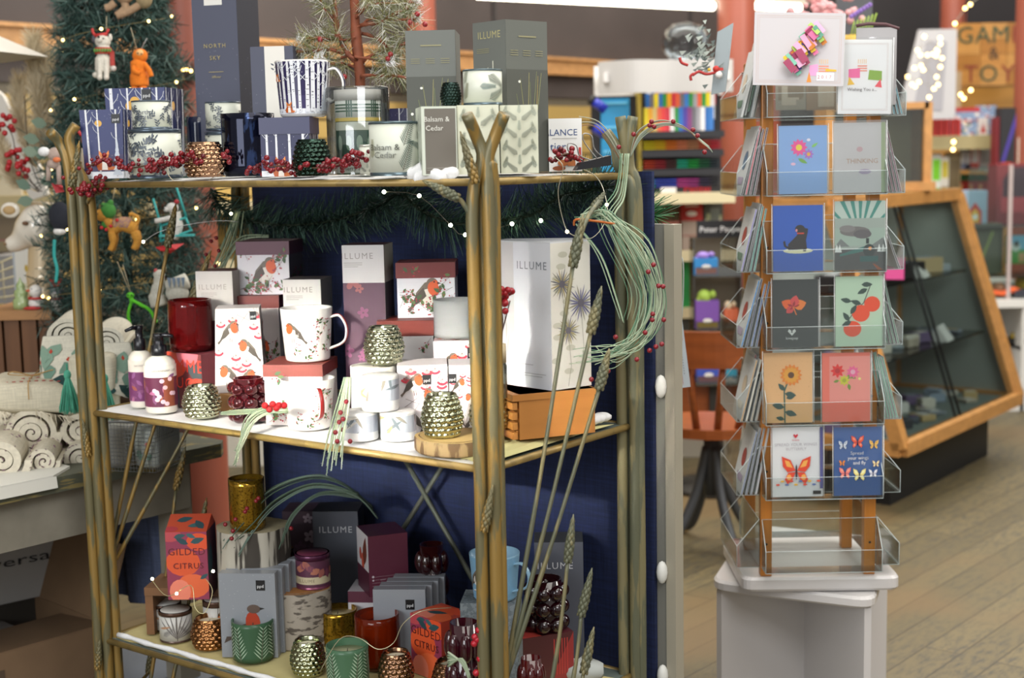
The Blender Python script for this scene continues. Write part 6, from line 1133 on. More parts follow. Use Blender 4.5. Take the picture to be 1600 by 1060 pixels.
for (x1, y1, xe, ye) in ((262, 385, 275, 318), (300, 470, 330, 392), (352, 560, 372, 500)): stalk(164, 905, x1, y1, xe, ye, dL+.03, 3.14, gold, .0042, .0125)
for (x0, x1, y1, xe, ye) in ((252, 275, 764, 290, 698), (285, 310, 850, 323, 778), (215, 232, 1052, 240, 1000)): stalk(x0-20, 1085, x1, y1, xe, ye, dL+.04, 3.17, gold, .0040, .011)
for pts, e0, e1, m in (([pt(125, 405, dL), pt(127, 345, dL), pt(138, 312, dL-.01), pt(150, 300, dL-.015)], pt(146, 302, dL-.015), pt(186, 280, dL-.02), gold), ([pt(744, 398, dF), pt(739, 350, dF-.005), pt(724, 318, dF-.01), pt(712, 308, dF-.015)], pt(716, 310, dF-.015), pt(660, 282, dF-.02), verd), ([pt(906, 372, 2.5), pt(918, 340, 2.52), pt(936, 315, 2.6)], pt(925, 330, 2.6), pt(945, 300, 2.62), verd)):
    b = MB(); b.tube([Vector(p)-C0 for p in bez(pts, 5)], .0042, m, 7); st = b.build('wheat_arch', shelf); b = MB(); ear(b, Vector(e0)-C0, Vector(e1)-C0, .0115, m, 12); b.build('wheat_ear', st)
# blue fabric panel on a grey board behind the shelf
YB = .02
pl = BL+ey*.055+ex*.0; A = at_y(1003, 400, 2.84); a1_ = SW+.035
fab = mat('#18244a', .85, kind='weave', amt=.22, scale=260)
t = thing('fabric_panel', 'dark navy woven fabric panel on a grey board behind the display shelf', 'display panel', SP(SW/2, SD+.07))
def PB(a, d, z): return SP(a, d, z)-SP(SW/2, SD+.07)
def panel(b, a0, a1, d0, d1, z0, z1, m): q = [PB(a0, d0, 0), PB(a1, d0, 0), PB(a1, d1, 0), PB(a0, d1, 0)]; b.slab([(p.x, p.y) for p in q], z0, z1, m)
b = MB(); panel(b, -.02, SW+.022, SD+.052, SD+.062, .02, 1.415, fab); b.build('fabric', t)
b = MB(); panel(b, .0, SW+.052, SD+.064, SD+.085, .0, 1.31, mat('#77766e', .6)); b.build('board', t)
b = MB(); panel(b, SW+.046, SW+.068, SD+.058, SD+.09, 0, 1.31, mat('#9a9484', .5)); b.build('board_edge', t)
for z in (.38, .60, .985): b = MB(); b.ball((0, 0, 0), (.012, .012, .024), '#d8d8d2', 10, 6, Matrix.Translation(PB(SW+.04, SD+.052, z))); b.build('white_clip', t)
# hanging tags on the outer side
for i, (x, y0, y1, lab) in enumerate(((1036, 500, 615, 'white boxed ornament hanging on a silver loop, left'), (1046, 497, 612, 'white boxed ornament hanging on a silver loop, middle'), (1058, 500, 606, 'white boxed ornament hanging on a silver loop, right'))):
    Y = 3.05+.03*i; q = at_y(x, y0, Y); w_ = 15*Y/F; h = q.z-at_y(x, y1, Y).z; t = thing('boxed_ornament', lab, 'packet', q)
    b = MB(); b.box((0, 0, -h/2), (w_, .012, h), '#b4bcc2', Matrix.Rotation(-.06*i, 4, 'Y')); b.art([rc('#b8403c', .25, .05, .28, .3), rc('#b8403c', .75, .7, .78, .95)]+[rc('#8a8e92', .48, .2+.04*k, .56, .22+.04*k) for k in range(12)], lambda u, v, o: Matrix.Rotation(-.06*i, 4, 'Y') @ Vector((-w_/2+u*w_, -.0065-o, -h+v*h))); b.build('box', t)
    b = MB(); H2 = .085*1.6; b.tube(bez([(-.01, 0, 0), (-.012, 0, H2*.5), (-.01, 0, H2), (.012, 0, H2), (.014, 0, H2*.5), (.01, 0, -.002)], 4), .0018, mat('#b8c0bc', .4, .5), 6); b.build('loop', t)
for i, (c, x) in enumerate((('#c8402c', 1031), ('#42465a', 1036), ('#262a3c', 1043), ('#3a3d52', 1052))):
    Y = 3.02; q = at_y(x+2, 955-4*i, Y); top = at_y(x-14+3, 770, Y) if i > 1 else at_y(x-6, 780, Y); b = MB(); w_ = 7*Y/F; h = top.z-q.z; sh = (top.x-q.x)
    b.add([(-w_/2, 0, 0), (w_/2, 0, 0), (w_/2, .2, 0), (-w_/2, .2, 0), (-w_/2+sh, 0, h), (w_/2+sh, 0, h), (w_/2+sh, .2, h), (-w_/2+sh, .2, h)], [(0, 3, 2, 1), (4, 5, 6, 7), (0, 1, 5, 4), (1, 2, 6, 5), (2, 3, 7, 6), (3, 0, 4, 7)], mat(c, .5))
    if i >= 2: b.art(text('PHOTO MOBILE', 0, 0, .012, '#d8d8dc', rot=-pi/2), lambda u, v, o: (u+sh*(.6+v*3)+.002-.0035, -o-.0005, h*.62+v))
    tag(b.build('boxed_mobile', None, (q.x, q.y, q.z)), ('red pack behind the grey board edge', 'slate slim box leaning behind the grey board edge', 'dark slim box with white spine lettering, left of the two', 'dark slim box with white spine lettering, right of the two')[i], 'box')
sb = at_y(1040, 957, 3.1); b = MB(); b.box((0, 0, sb.z/2-.003), (.12, .24, sb.z-.006), '#4f5258'); single('low_stand', b, 'low grey stand under the leaning dark slim boxes', 'stand', (sb.x-.035, sb.y+.06, 0))
# garlands of tinsel behind the top shelf front
GM = [mat('#2a4438', .6), mat('#385646', .6), mat('#203830', .6), mat('#4f6e60', .6)]
def px3(pts, n=6): return bez([at_y(x, y, Y) for x, y, Y in pts], n)
def garland(name, lab, pts, L_, per, mats=GM): b = MB(); pth = px3(pts); b.tube(pth, .004, '#27331f', 5); needles(b, pth, L_, .0013, per*2.2, mats, .1, 1.0); return single(name, b, lab, 'garland')
garland('garland', 'dark green tinsel garland swagged in front of the navy fabric panel', [(330, 295, 3.38), (345, 325, 3.36), (390, 345, 3.34), (450, 352, 3.30), (520, 345, 3.24), (590, 322, 3.16), (625, 303, 3.1), (660, 330, 3.05), (712, 350, 3.02), (770, 345, 3.0), (830, 336, 2.95), (870, 310, 2.9), (905, 300, 2.86), (950, 292, 2.8)], .075, 1100)
garland('garland', 'bright green tinsel end sticking out beyond the right of the navy panel', [(985, 325, 3.0), (1006, 330, 2.98), (1022, 340, 2.97)], .062, 1700, [mat('#2c6a3c', .5), mat('#3c8248', .5), mat('#1f5230', .5)])
lights('string_lights', 'cool white fairy lights woven through the dark tinsel garland', [(600, 300), (655, 306), (704, 352), (727, 367), (800, 350), (828, 338), (845, 345), (884, 328), (876, 306), (890, 310)], 2.95, .0007, '#f4ffd8', .0042, 10, .02)
# silver wire with lights hanging over the top rail
def wire_lights(lab, pts, bulbs, col='#b8b0a0', r_=.0008):
    t = thing('string_lights', lab, 'string lights', at_y(*pts[0])); O = Vector(t.location); b = MB(); b.tube([p-O for p in px3(pts, 5)], r_, mat(col, .3, .6), 5); b.build('wire', t); b = MB()
    for q in bulbs: b.ball(at_y(*q)-O, .0035, mat('#fff0b8', .5, emit=10), 7, 5)
    b.build('bulbs', t)
wire_lights('silver wire lights looping below the top shelf near the bronze votive', [(262, 262, 2.93), (264, 275, 2.9), (285, 292, 2.9), (312, 290, 2.88), (340, 272, 2.86), (350, 262, 2.86)], [(312, 288, 2.87)], '#d8ccb0')
wire_lights('thin silver wire lights crossing in front of the christmas tree', [(225, 378, 3.3), (250, 362, 3.3), (300, 350, 3.3), (345, 345, 3.3), (372, 347, 3.3)], [(224, 378, 3.3), (361, 334, 3.3)], '#c8c8c8')
wire_lights('silver wire lights looped down from the top shelf beside the back-right post', [(868, 246, 2.55), (880, 262, 2.55), (872, 300, 2.56), (880, 345, 2.57), (892, 366, 2.57), (925, 372, 2.6), (948, 340, 2.64), (944, 300, 2.66), (930, 275, 2.66), (905, 262, 2.63)], [(886, 362, 2.57), (948, 320, 2.66)], '#c8c4b0')
wire_lights('silver wire lights along the front of the bottom shelf', [(236, 905, 2.96), (262, 932, 2.92), (298, 915, 2.9), (305, 950, 2.88), (320, 958, 2.88), (332, 925, 2.9), (322, 905, 2.92)], [(333, 893, 2.9), (238, 905, 2.96), (276, 928, 2.9)], '#d8d0a0')
wire_lights('silver wire lights draped over the candles at the bottom right', [(500, 1050, 2.62), (530, 1000, 2.6), (560, 997, 2.58), (590, 1015, 2.56), (615, 1005, 2.56), (630, 975, 2.55), (660, 955, 2.55), (705, 950, 2.6)], [], '#d0c8a8')
# frosted twigs
FM = [mat('#93a184', .8), mat('#7f9076', .8), mat('#a8b298', .8)]
def twigs(name, lab, sets, r0=.0016, berries=(), fuzz=True, mats=FM, cat='twigs'):
    t = thing(name, lab, cat, at_y(*sets[0][0])); O = Vector(t.location); b = MB()
    for pts in sets:
        pth = [p-O for p in px3(pts, 6)]; n = len(pth); b.tube(pth, [r0*(1.1-.5*i/n) for i in range(n)], mats[RN.randrange(len(mats))], 5)
        if fuzz: needles(b, pth, .0035, .0004, 900, mats, 0, .8)
    b.build('stems', t)
    if berries:
        b = MB()
        for q in berries: b.ball(at_y(*q)-O, .0048 if len(q) < 4 else q[3], mat('#7e1a24', .3), 8, 6)
        b.build('berries', t)
    return t
r = random.Random(9); sets = []
for k in range(34):       # ring hanging at the back-right post
    j = lambda s=7: r.gauss(0, s); o = r.uniform(-22, 20); Y = 2.62+r.uniform(-.03, .05)
    sets.append([(905+j(4), 345+j(4), Y), (950+o*.6+j(3), 330+abs(j(8))+o*.4, Y), (1000+o*.8+j(4), 395+j(6)-o*.6, Y), (1022+o, 460+j(), Y+.02), (1005+o*.9, 520+j(), Y), (960+o*.3+j(), 552+o*.5+j(), Y-.02), (900+r.uniform(-15, 55), 562+o*.7+j(9), Y-.03)][r.choice((0, 0, 1, 2)):r.choice((7, 7, 6))])
for k in range(6): o = r.uniform(-8, 8); sets.append([(975+o, 240, 2.72), (968+o, 300+o, 2.7), (945+o*2, 350, 2.66), (990+o*2, 450, 2.64), (985+o*2, 500, 2.64)])
for k in range(4): o = r.uniform(-8, 8); sets.append([(900, 350, 2.6), (940+o, 400, 2.6), (965+o, 470, 2.6), (975+o, 505+o, 2.6)])
twigs('frosted_wreath', 'loose frosted green twig wreath with dark berries hanging on the back-right post', sets, .0012, [(1021, 414, 2.58), (1013, 425, 2.58), (1036, 448, 2.58), (1029, 447, 2.58), (1019, 500, 2.58), (1020, 491, 2.58), (1008, 520, 2.57), (1037, 500, 2.6), (962, 527, 2.55), (1015, 548, 2.58), (950, 580, 2.55), (924, 593, 2.55), (1025, 542, 2.58), (1034, 538, 2.58), (995, 562, 2.56)], fuzz=False, mats=[mat('#8fa58a', .8), mat('#75917a', .8), mat('#a9b69a', .8), mat('#5f8468', .8)], cat='wreath')
b = MB(); b.tube(px3([(897, 352, 2.58), (900, 343, 2.57), (925, 345, 2.58), (960, 350, 2.6)], 4), .0022, '#b86428', 5); single('twine', b, 'orange twine binding the frosted wreath', 'twine')
sets = []
for k in range(7): o = r.uniform(-6, 6); sets.append([(985, 245, 2.76), (1000+o, 210+o, 2.75), (1035+o, 192+o, 2.74), (1070+o, 200+o, 2.73), (1100+o*2, 225+o, 2.72), (1112+o*.5, 236+o, 2.72)][:r.choice((4, 5, 6))])
for k in range(3): sets.append([(975, 260, 2.74), (960-k*5, 220, 2.72), (935-k*5, 190+k*3, 2.7), (905-k*8, 182+k*10, 2.68)])
twigs('frosted_twigs', 'arching frosted twigs with berries at the top of the back-right post', sets, .0013, [(1018, 190, 2.73), (1015, 196, 2.73), (1052, 190, 2.73), (1083, 203, 2.72), (1090, 212, 2.72), (1101, 238, 2.71), (990, 210, 2.74), (967, 230, 2.72), (1022, 198, 2.73)], fuzz=False, mats=[mat('#a8aa98', .8), mat('#8f9a88', .8), mat('#8a6a50', .8)])
sets = []
for k in range(16): o = r.uniform(-9, 9); Y = 3.32+r.uniform(-.02, .03); sets.append([(372+o, 330, Y), (355+o*2, 380, Y), (335+o*2.4, 430, Y), (318+o*3, 480+o, Y)] if k % 2 else [(420, 372+o*.5, Y-.02), (385+o, 378+o, Y), (360+o*1.5, 410+o, Y), (345+o*2.5, 440+o, Y)])
twigs('frosted_twigs', 'frosted green twigs with berries hanging behind the left Illume boxes'.replace('Illume ', 'white-topped '), sets, .0018, [(330, 377, 3.28), (338, 372, 3.28), (322, 398, 3.28), (342, 392, 3.28), (336, 416, 3.28), (352, 430, 3.28)], fuzz=False)
sets = []
for k in range(11): o = r.uniform(-12, 12); sets.append([(455, 640+o*.4, 2.74), (425+o, 640+o*.3, 2.74), (395+o, 655, 2.73), (378+o*.4, 690+r.uniform(-8, 12), 2.72), (368+o*.3, 715+r.uniform(-15, 20), 2.72)])
for k in range(4): sets.append([(450, 642+k, 2.74), (400, 640+k*2, 2.75), (365, 642+k*2, 2.77), (345, 645+k, 2.78)])
twigs('frosted_twigs', 'pale green frosted sprig drooping over the middle rail left of the lower robin mug', sets, .0017)
sets = []
for k in range(14): o = r.uniform(-10, 10); sets.append([(543+o*.5, 590, 2.62), (537+o, 630, 2.6), (526+o*1.3, 680, 2.57), (519+o*1.6, 725+r.uniform(-30, 30), 2.56)])
twigs('frosted_twigs', 'pale green frosted sprig drooping right of the lower robin mug', sets, .0017, [(541, 628, 2.6), (532, 645, 2.58), (536, 655, 2.58), (530, 660, 2.58), (524, 676, 2.57), (547, 690, 2.56), (536, 672, 2.58), (527, 690, 2.56)])
sets = []
for k in range(24): o = r.uniform(-10, 12); Y = 2.98+r.uniform(-.02, .03); sets.append([(585+o*.5, 800+o, Y+.08), (545+o, 765+o, Y+.05), (490, 752+o, Y+.02), (430+o*.5, 775+o*1.3, Y), (390+o, 815+o, Y-.03), (360+o*1.5, 850+r.uniform(-10, 30), Y-.05)] if k % 3 else [(560, 770+o, Y+.06), (500, 770+o*.5, Y+.02), (455+o*.5, 805+o*.3, Y), (438+o*.5, 850, Y), (430+o*.4, 870, Y)])
twigs('frosted_wreath', 'dark frosted twig wreath arching over the boxes on the bottom shelf', sets, .0018, [(404, 779, 2.92), (400, 783, 2.92), (383, 800, 2.9), (386, 795, 2.9), (368, 812, 2.88), (364, 830, 2.88), (362, 842, 2.88), (455, 826, 2.95), (352, 820, 2.88)], fuzz=False, mats=[mat('#4f6252', .8), mat('#3e5244', .8), mat('#64766a', .8)], cat='wreath')
b = MB()
for i in range(6): o = i*1.5; b.tube(px3([(735, 1060+o, 2.42), (722, 1030+o, 2.43), (700, 1042-o*3, 2.45)], 4), .0022, FM[i % 3], 5)
for q in ((748, 985), (745, 1000), (752, 1012), (741, 1006), (750, 1030), (757, 995), (744, 1052), (742, 996)): b.ball(at_y(q[0], q[1], 2.40), .0065, mat('#a8182a', .3), 8, 6)
b.tube(px3([(750, 1075, 2.41), (747, 1030, 2.41), (749, 990, 2.41)], 4), .002, '#6a4a30', 5); single('berry_sprig', b, 'bright red berry sprig tied to the foot of the front-right post', 'berries')
# cloths lying on the shelves
snowm = mat('#e6e6e6', .95, kind='noise', amt=.04, scale=200, bump=.8)
def cloth(name, lab, pts, m, z, th=.005, bump_=.004, n=26, cat='cloth'):     # soft strip between two lines of shelf coordinates
    b = MB(); vs = []; fs = []; r = random.Random(len(lab)); (a0, d0), (a1, d1), (a2, d2), (a3, d3) = pts; k_ = 6
    for i in range(n+1):
        u = i/n
        for j in range(k_+1):
            v = j/k_; a = (a0*(1-u)+a1*u)*(1-v)+(a3*(1-u)+a2*u)*v; d = (d0*(1-u)+d1*u)*(1-v)+(d3*(1-u)+d2*u)*v; e_ = min(1, 4*v, 4*(1-v), 6*u+.1, 6*(1-u)+.1)
            p = SP(a, d+(r.uniform(-.004, .004) if j == 0 else 0), z+th*e_+r.uniform(0, bump_)*e_); vs.append(tuple(p))
    w_ = k_+1
    for i in range(n):
        for j in range(k_): q = i*w_+j; fs.append((q, q+w_, q+w_+1, q+1))
    b.add(vs, fs, m, True); return single(name, b, lab, cat)
cloth('snow_blanket', 'white fluffy snow blanket along the middle shelf', ((.01, .0), (SW-.02, .0), (SW-.02, .3), (.02, .4)), snowm, S2-.0035, .003, .003, 60)
cloth('snow_blanket', 'white fluffy snow blanket along the top shelf', ((.03, .0), (SW-.03, .0), (SW-.03, .42), (.03, .42)), snowm, S1-.0035, .003, .0035, 60)
b = MB(); rr = random.Random(5)
for i in range(26):
    u = i/25; p = at_y(637+70*u, 268+4*sin(u*9), 2.52-.055*u); b.ball(p, (.012+.008*sin(pi*u), .012, .010+.007*sin(pi*u)), snowm, 8, 6)
    if .2 < u < .8: p = at_y(637+70*u, 276+4*sin(u*9), 2.5-.055*u); b.ball(p, (.01, .009, .012), snowm, 8, 6)
single('snow_tuft', b, 'white fluffy tuft of snow hanging over the top rail before the brown box', 'snow')
creamc = mat('#cfc188', .8, kind='noise', amt=.05, scale=30)
cloth('cream_cloth', 'cream yellow cloth covering the bottom shelf', ((.02, .012), (SW-.01, .012), (SW-.01, .42), (-.03, .30)), creamc, S3-.0035, .003, .0025, 40)
b = MB(); pth = [SP(.03+(SW-.1)*i/40, .012+.002*sin(i), S3+.004) for i in range(41)]; b.tube(pth, [.0055+.0012*sin(i*2.1) for i in range(41)], snowm, 8); single('snow_roll', b, 'white rope of snow wadding along the bottom front rail', 'snow')
cloth('cream_cloth', 'pale yellow-green cloth folded at the right end of the middle shelf', ((SW-.15, .02), (SW-.004, .0), (SW-.008, .42), (SW-.1, .3)), mat('#c3bd86', .85), S2+.002, .006, .004, 24)
b = MB()
for k in range(5): b.ball(at_z(600+30*k, 0, 1) if False else SP(SW-.03, .33+.02*k, S2+.016), (.02, .016, .01), snowm, 8, 5)
single('snow_tuft', b, 'small white tuft at the right end of the middle shelf', 'snow')
b = MB(); vs = [SP(SW-.06, .3, S3+.004), SP(SW-.0, .34, S3+.006), SP(SW-.02, .4, S3+.05), SP(SW-.09, .36, S3+.045)]
b.ball(SP(SW-.06, .36, S3+.022), (.05, .03, .024), mat('#a8aca8', .9), 10, 6, fn=lambda q: q*(1+.2*sin(q.x*200))); single('grey_cloth', b, 'crumpled pale grey cloth beside the back-right post on the bottom shelf', 'cloth')

# ---------------------------------------------------------------- goods on the display shelf
Z1, Z2, Z3 = S1+.004, S2+.004, S3+.003
def facemap(face, w_, d, h, z0=0, tw=1, td=1):      # tw, td: top width and depth against the base (tapered boxes)
    def m(u, v, o):
        z = v*(w_ if face in ('front', 'top') else d); k = z/h if h else 0
        if face == 'front': return Vector(((u-.5)*w_*(1+(tw-1)*k), -d/2*(1+(td-1)*k)-o, z0+z))
        if face == 'left': return Vector((-w_/2*(1+(tw-1)*k)-o, (.5-u)*d*(1+(td-1)*k), z0+z))
        if face == 'right': return Vector((w_/2*(1+(tw-1)*k)+o, (u-.5)*d*(1+(td-1)*k), z0+z))
        return Vector(((u-.5)*w_, -d/2+v*w_, z0+h+o))
    return m
def putbox(name, lab, cat, loc, yaw, w_, d, h, col, faces={}, lid=None, tw=1, td=1, rough=.45, group=None, bodyname='body'):
    t = thing(name, lab, cat, loc, yaw, group); b = MB(); b.frustum(w_, d, w_*tw, d*td, 0, h, mat(col, rough)); 
    for f, art in faces.items():
        base = w_ if f in ('front', 'top') else d; a = (d/base if f == 'top' else h/base); b.art(art(a), facemap(f, w_, d, h, 0, tw, td), rough, clip=(0, 0, 1, a), off=.0003)
    b.build(bodyname, t)
    if lid: b = MB(); lh, lc = lid; b.box((0, 0, h-lh/2+.001), (w_*tw+.004, d*td+.004, lh), mat(lc, .4)); b.build('lid', t)
    return t
def sit(xl, yl, xr, yr, z, yt, dep, **k):     # a box from its front bottom edge
    A, B_ = at_z(xl, yl, z), at_z(xr, yr, z); w_ = (B_-A).length; yaw = atan2(B_.y-A.y, B_.x-A.x); m = (A+B_)/2; h = at_y((xl+xr)/2, yt, m.y).z-z
    return dict(loc=m+Vector((-sin(yaw)*dep/2, cos(yaw)*dep/2, 0)), yaw=yaw, w_=w_, d=dep, h=h)
def hid(xl, xr, Y, z, yt, yaw, dep):          # a box whose foot is hidden: corner pixels of its front face, its distance and turn
    A = at_y(xl, 500, Y); A.z = z; r1 = ray(xr, 500); dx, dy = cos(yaw), sin(yaw); k = (A.y*r1.x/r1.y-A.x)/(dx-dy*r1.x/r1.y); w_ = k
    m = A+Vector((dx, dy, 0))*(w_/2); h = at_y((xl+xr)/2, yt, m.y).z-z; return dict(loc=m+Vector((-sin(yaw)*dep/2, cos(yaw)*dep/2, 0)), yaw=yaw, w_=w_, d=dep, h=h)
def cyl(x0, x1, yt, z, yb=None, Y=None):      # centre, radius and height of a round thing
    xm = (x0+x1)/2
    if yb is not None: p = at_z(xm, yb, z); r_ = (x1-x0)/2*p.y/F; c = p+Vector((p.x, p.y, 0)).normalized()*r_
    else: c = at_y(xm, 400, Y); r_ = (x1-x0)/2*Y/F
    yy = c.y+(r_ if yt > 250 else -r_); h = at_y(xm, yt, yy).z-z; return Vector((c.x, c.y, z)), r_, h
def wrap(r_, th, z0=0, tap=0): W = 2*th*r_; return lambda u, v, o: Vector(((r_+tap*(z0+v*W)+o)*sin((u-.5)*2*th), -(r_+tap*(z0+v*W)+o)*cos((u-.5)*2*th), z0+v*W))
def wrapart(b, art, r_, th, z0, hh, tap=0, rough=.35, off=.0004): W = 2*th*r_; a = hh/W; b.art(art(a), wrap(r_, th, z0, tap), rough, clip=(0, 0, 1, a), off=off, strips=int(W/.0035)+1)
wax = mat('#e8dfc4', .5, kind='noise', amt=.03)
def votive(lab, x0, x1, yt, z, yb=None, Y=None, col='#c9ccb4', metal=1, sz=1.0, name='votive_glass', group=None):
    c, R_, h = cyl(x0, x1, yt, z, yb, Y); t = thing(name, lab, 'candle holder', c, RN.uniform(0, 1), group); b = MB(); seg, n = 112, 50; prof = []
    for j in range(n+1): q = j/n; prof.append((R_*(.80+.2*sin(min(1, q*2.2)*pi/2) if q < .45 else 1.0-.27*((q-.45)/.55)**1.25), .001+q*h))
    def fn(a, zz, r_):
        q = zz/h; rows = 8; u = q*rows; cols_ = 16; ph = .5*(int(u) % 2); fu = (a/(2*pi)*cols_+ph) % 1-.5; fv = (u % 1)-.5; e = max(0, 1-(fu*fu+fv*fv)*4.4); return r_*(.93+.10*sqrt(e)) if .02 < q < .95 else r_*.96
    b.lathe([(.001, .001)]+prof+[(R_*.66, h*.99), (R_*.62, h*.86)], mat(col, .16, metal, kind='noise', amt=.2, scale=80), seg, fn=lambda a, zz, r_: fn(a, zz, r_) if r_ > R_*.68 else r_); b.build('glass', t)
    b = MB(); b.lathe([(R_*.68, h*.86), (.001, h*.865)], wax, 24); w0 = b.build('candle_wax', t); b = MB(); b.tube([(0, 0, h*.86), (.001, 0, h*.92)], .0007, '#4a4038', 4); b.build('wick', w0); return t
def bubble(lab, x0, x1, yt, z, yb=None, Y=None, col='#5a0d18', group=None, full=True):
    c, R_, h = cyl(x0, x1, yt, z, yb, Y); t = thing('bubble_glass', lab, 'candle holder', c, RN.uniform(0, .7), group); g = mat(col, .04, .0, kind='glass', amt=.55, coat=1); b = MB(); rb = R_*.34; rc_ = R_-rb*.95
    b.lathe([(.001, .001), (rc_*.95, .001), (rc_, .01), (rc_, h), (rc_*.93, h), (rc_*.93, .012), (.001, .012)], g, 32)
    for j in range(3):
        for i in range(7): a = 2*pi*(i+.5*(j % 2)*0)/7; zz = h*(.14+.315*j); b.ball(((R_-rb)*cos(a), (R_-rb)*sin(a), zz), (rb, rb, h*.152), g, 14, 10)
    b.build('glass', t); b = MB(); b.lathe([(.001, .014), (rc_*.9, .014), (rc_*.9, h*.76), (.001, h*.765)], '#8a2428', 24); b.build('candle_wax', t); return t
def jar(lab, x0, x1, yt, z, yb=None, Y=None, col='#7a1018', name='candle_jar', fill=.75, kind='glass', amt=.6, rough=.06, waxc='#5a0c14', art=None, th=1.35, metal=0, bulge=0, z0=0, m=None, cat='candle'):
    c, R_, h = cyl(x0, x1, yt, z, yb, Y); t = thing(name, lab, cat, c, facing(c.x, c.y)); g = m or mat(col, rough, metal, kind=kind, amt=amt); b = MB()
    prof = [(.001, .0005), (R_*.9, .0005), (R_*.97, h*.05)]+[(R_*(1+bulge*sin(pi*q/8)), h*(.05+.95*q/8)) for q in range(9)]+[(R_*.93, h), (R_*.93, h*.06), (.001, h*.05)]
    b.lathe(prof, g, 40)
    if art: wrapart(b, art, R_, th, h*.04, h*.93)
    b.build('glass', t); b = MB(); b.lathe([(.001, h*.07), (R_*.91, h*.07), (R_*.91, h*fill), (.001, h*fill)], mat(waxc, .5), 30); w0 = b.build('candle_wax', t); b = MB(); b.tube([(0, 0, h*fill), (.001, 0, h*(fill+.08))], .0008, '#4a4038', 4); b.build('wick', w0); return t
def tin(lab, x0, x1, yt, z, yb=None, Y=None, col='#cfd2c4', art=None, rim='#4a5662', lid=True, base=True, lidc=None, name='candle_tin', group=None, th=1.4, lf=.13):
    c, R_, h = cyl(x0, x1, yt, z, yb, Y); t = thing(name, lab, 'candle', c, facing(c.x, c.y), group); b = MB(); b.lathe([(.001, .001), (R_, .001), (R_, h), (.001, h)], mat(col, .4), 40)
    if base: b.lathe([(R_*1.012, .0), (R_*1.012, h*.06), (R_, h*.065)], mat(rim, .25, .5), 40)
    if art: wrapart(b, art, R_, th, h*.065, h*(1-.065-(lf if lid else 0)))
    b.build('body', t)
    if lid: b = MB(); b.lathe([(R_*1.0, h*(1-lf)), (R_*1.025, h*(1-lf)), (R_*1.025, h*.985), (R_*1.0, h), (R_*.9, h*1.0), (R_*.88, h*.985), (.001, h*.985)], mat(lidc or rim, .25, .5), 40); b.build('lid', t)
    return t
def mug(lab, x0, x1, yt, z, yb=None, Y=None, hang=0.0, art=None, taper=.82, col='#e4e0da', th=1.35, hcol=None, inner='#e8e4de', bg=None):
    c, R_, h = cyl(x0, x1, yt, z, yb, Y); t = thing('mug', lab, 'mug', c, facing(c.x, c.y)); b = MB(); rb = R_*taper; w_ = mat(col, .2, coat=.6)
    b.lathe([(.001, .0), (rb*.86, .0), (rb*.97, .002), (rb, .006), (R_, h), (R_*.985, h+.001), (R_*.95, h-.001), (rb*.94, .008), (.001, .008)], w_, 44)
    if art: wrapart(b, art, rb, th, .006, h-.008, (R_-rb)/h)
    b.build('body', t); b = MB(); ca, sa = sin(hang), -cos(hang); rr = lambda k: rb+(R_-rb)*k-.002
    P_ = [(rr(.8)*ca, rr(.8)*sa, h*.82), ((rr(.85)+.02)*ca, (rr(.85)+.02)*sa, h*.85), ((rr(.7)+.035)*ca, (rr(.7)+.035)*sa, h*.62), ((rr(.5)+.03)*ca, (rr(.5)+.03)*sa, h*.36), (rr(.25)*ca, rr(.25)*sa, h*.22)]
    pp = bez(P_, 6); n = len(pp); tz = Vector((-sa, ca, 0)); vs = []; fs = []
    for i, p in enumerate(pp):
        tt = (pp[min(i+1, n-1)]-pp[max(i-1, 0)]).normalized(); nn = tt.cross(tz).normalized()
        for k in range(8): a = 2*pi*k/8; vs.append(p+tz*(.0055*cos(a))+nn*(.0028*sin(a)))
    for i in range(n-1):
        for k in range(8): fs.append((i*8+k, i*8+(k+1) % 8, i*8+8+(k+1) % 8, i*8+8+k))
    b.add(vs, fs, w_, True)
    if hcol:
        vs = []; fs = []
        for i, p in enumerate(pp[2:-2]):
            tt = (pp[min(i+3, n-1)]-pp[i+1]).normalized(); nn = tt.cross(tz).normalized(); sg = 1 if nn.dot(Vector((ca, sa, 0))) > -2 else 1; nn = nn if nn.dot(p-Vector((0, 0, h*.5))) > 0 else -nn; vs += [p+tz*.004+nn*.0028, p-tz*.004+nn*.0028, p-tz*.003+nn*.0035, p+tz*.003+nn*.0035]
        for i in range(len(pp)-5): fs += [(4*i+3, 4*i+2, 4*i+6, 4*i+7), (4*i, 4*i+3, 4*i+7, 4*i+4), (4*i+2, 4*i+1, 4*i+5, 4*i+6)]
        b.add(vs, fs, mat(hcol, .2, coat=.6), True)
    b.build('handle', t); return t
def PBX(name, lab, cat, geo, col, faces={}, **k): return putbox(name, lab, cat, geo['loc'], geo['yaw'], geo['w_'], geo['d'], geo['h'], col, faces, **k)
def geoz(x0, yt, g): return None
def lay(x, y, s, sp=1.15, c='#3a3a40'): return lambda a: text(x, .5, y*a, s, c, sp)
def illume(c='#8a8480', tx=.5, ty=.86, s=.16, lines=True): return lambda a: text('ILLUME', tx, a*ty, s, c, 1.25)+([rc(c, tx-.32, a*ty-.1-.045*k, tx+.12-.1*(k == 2), a*ty-.088-.045*k) for k in range(3)] if lines else [])

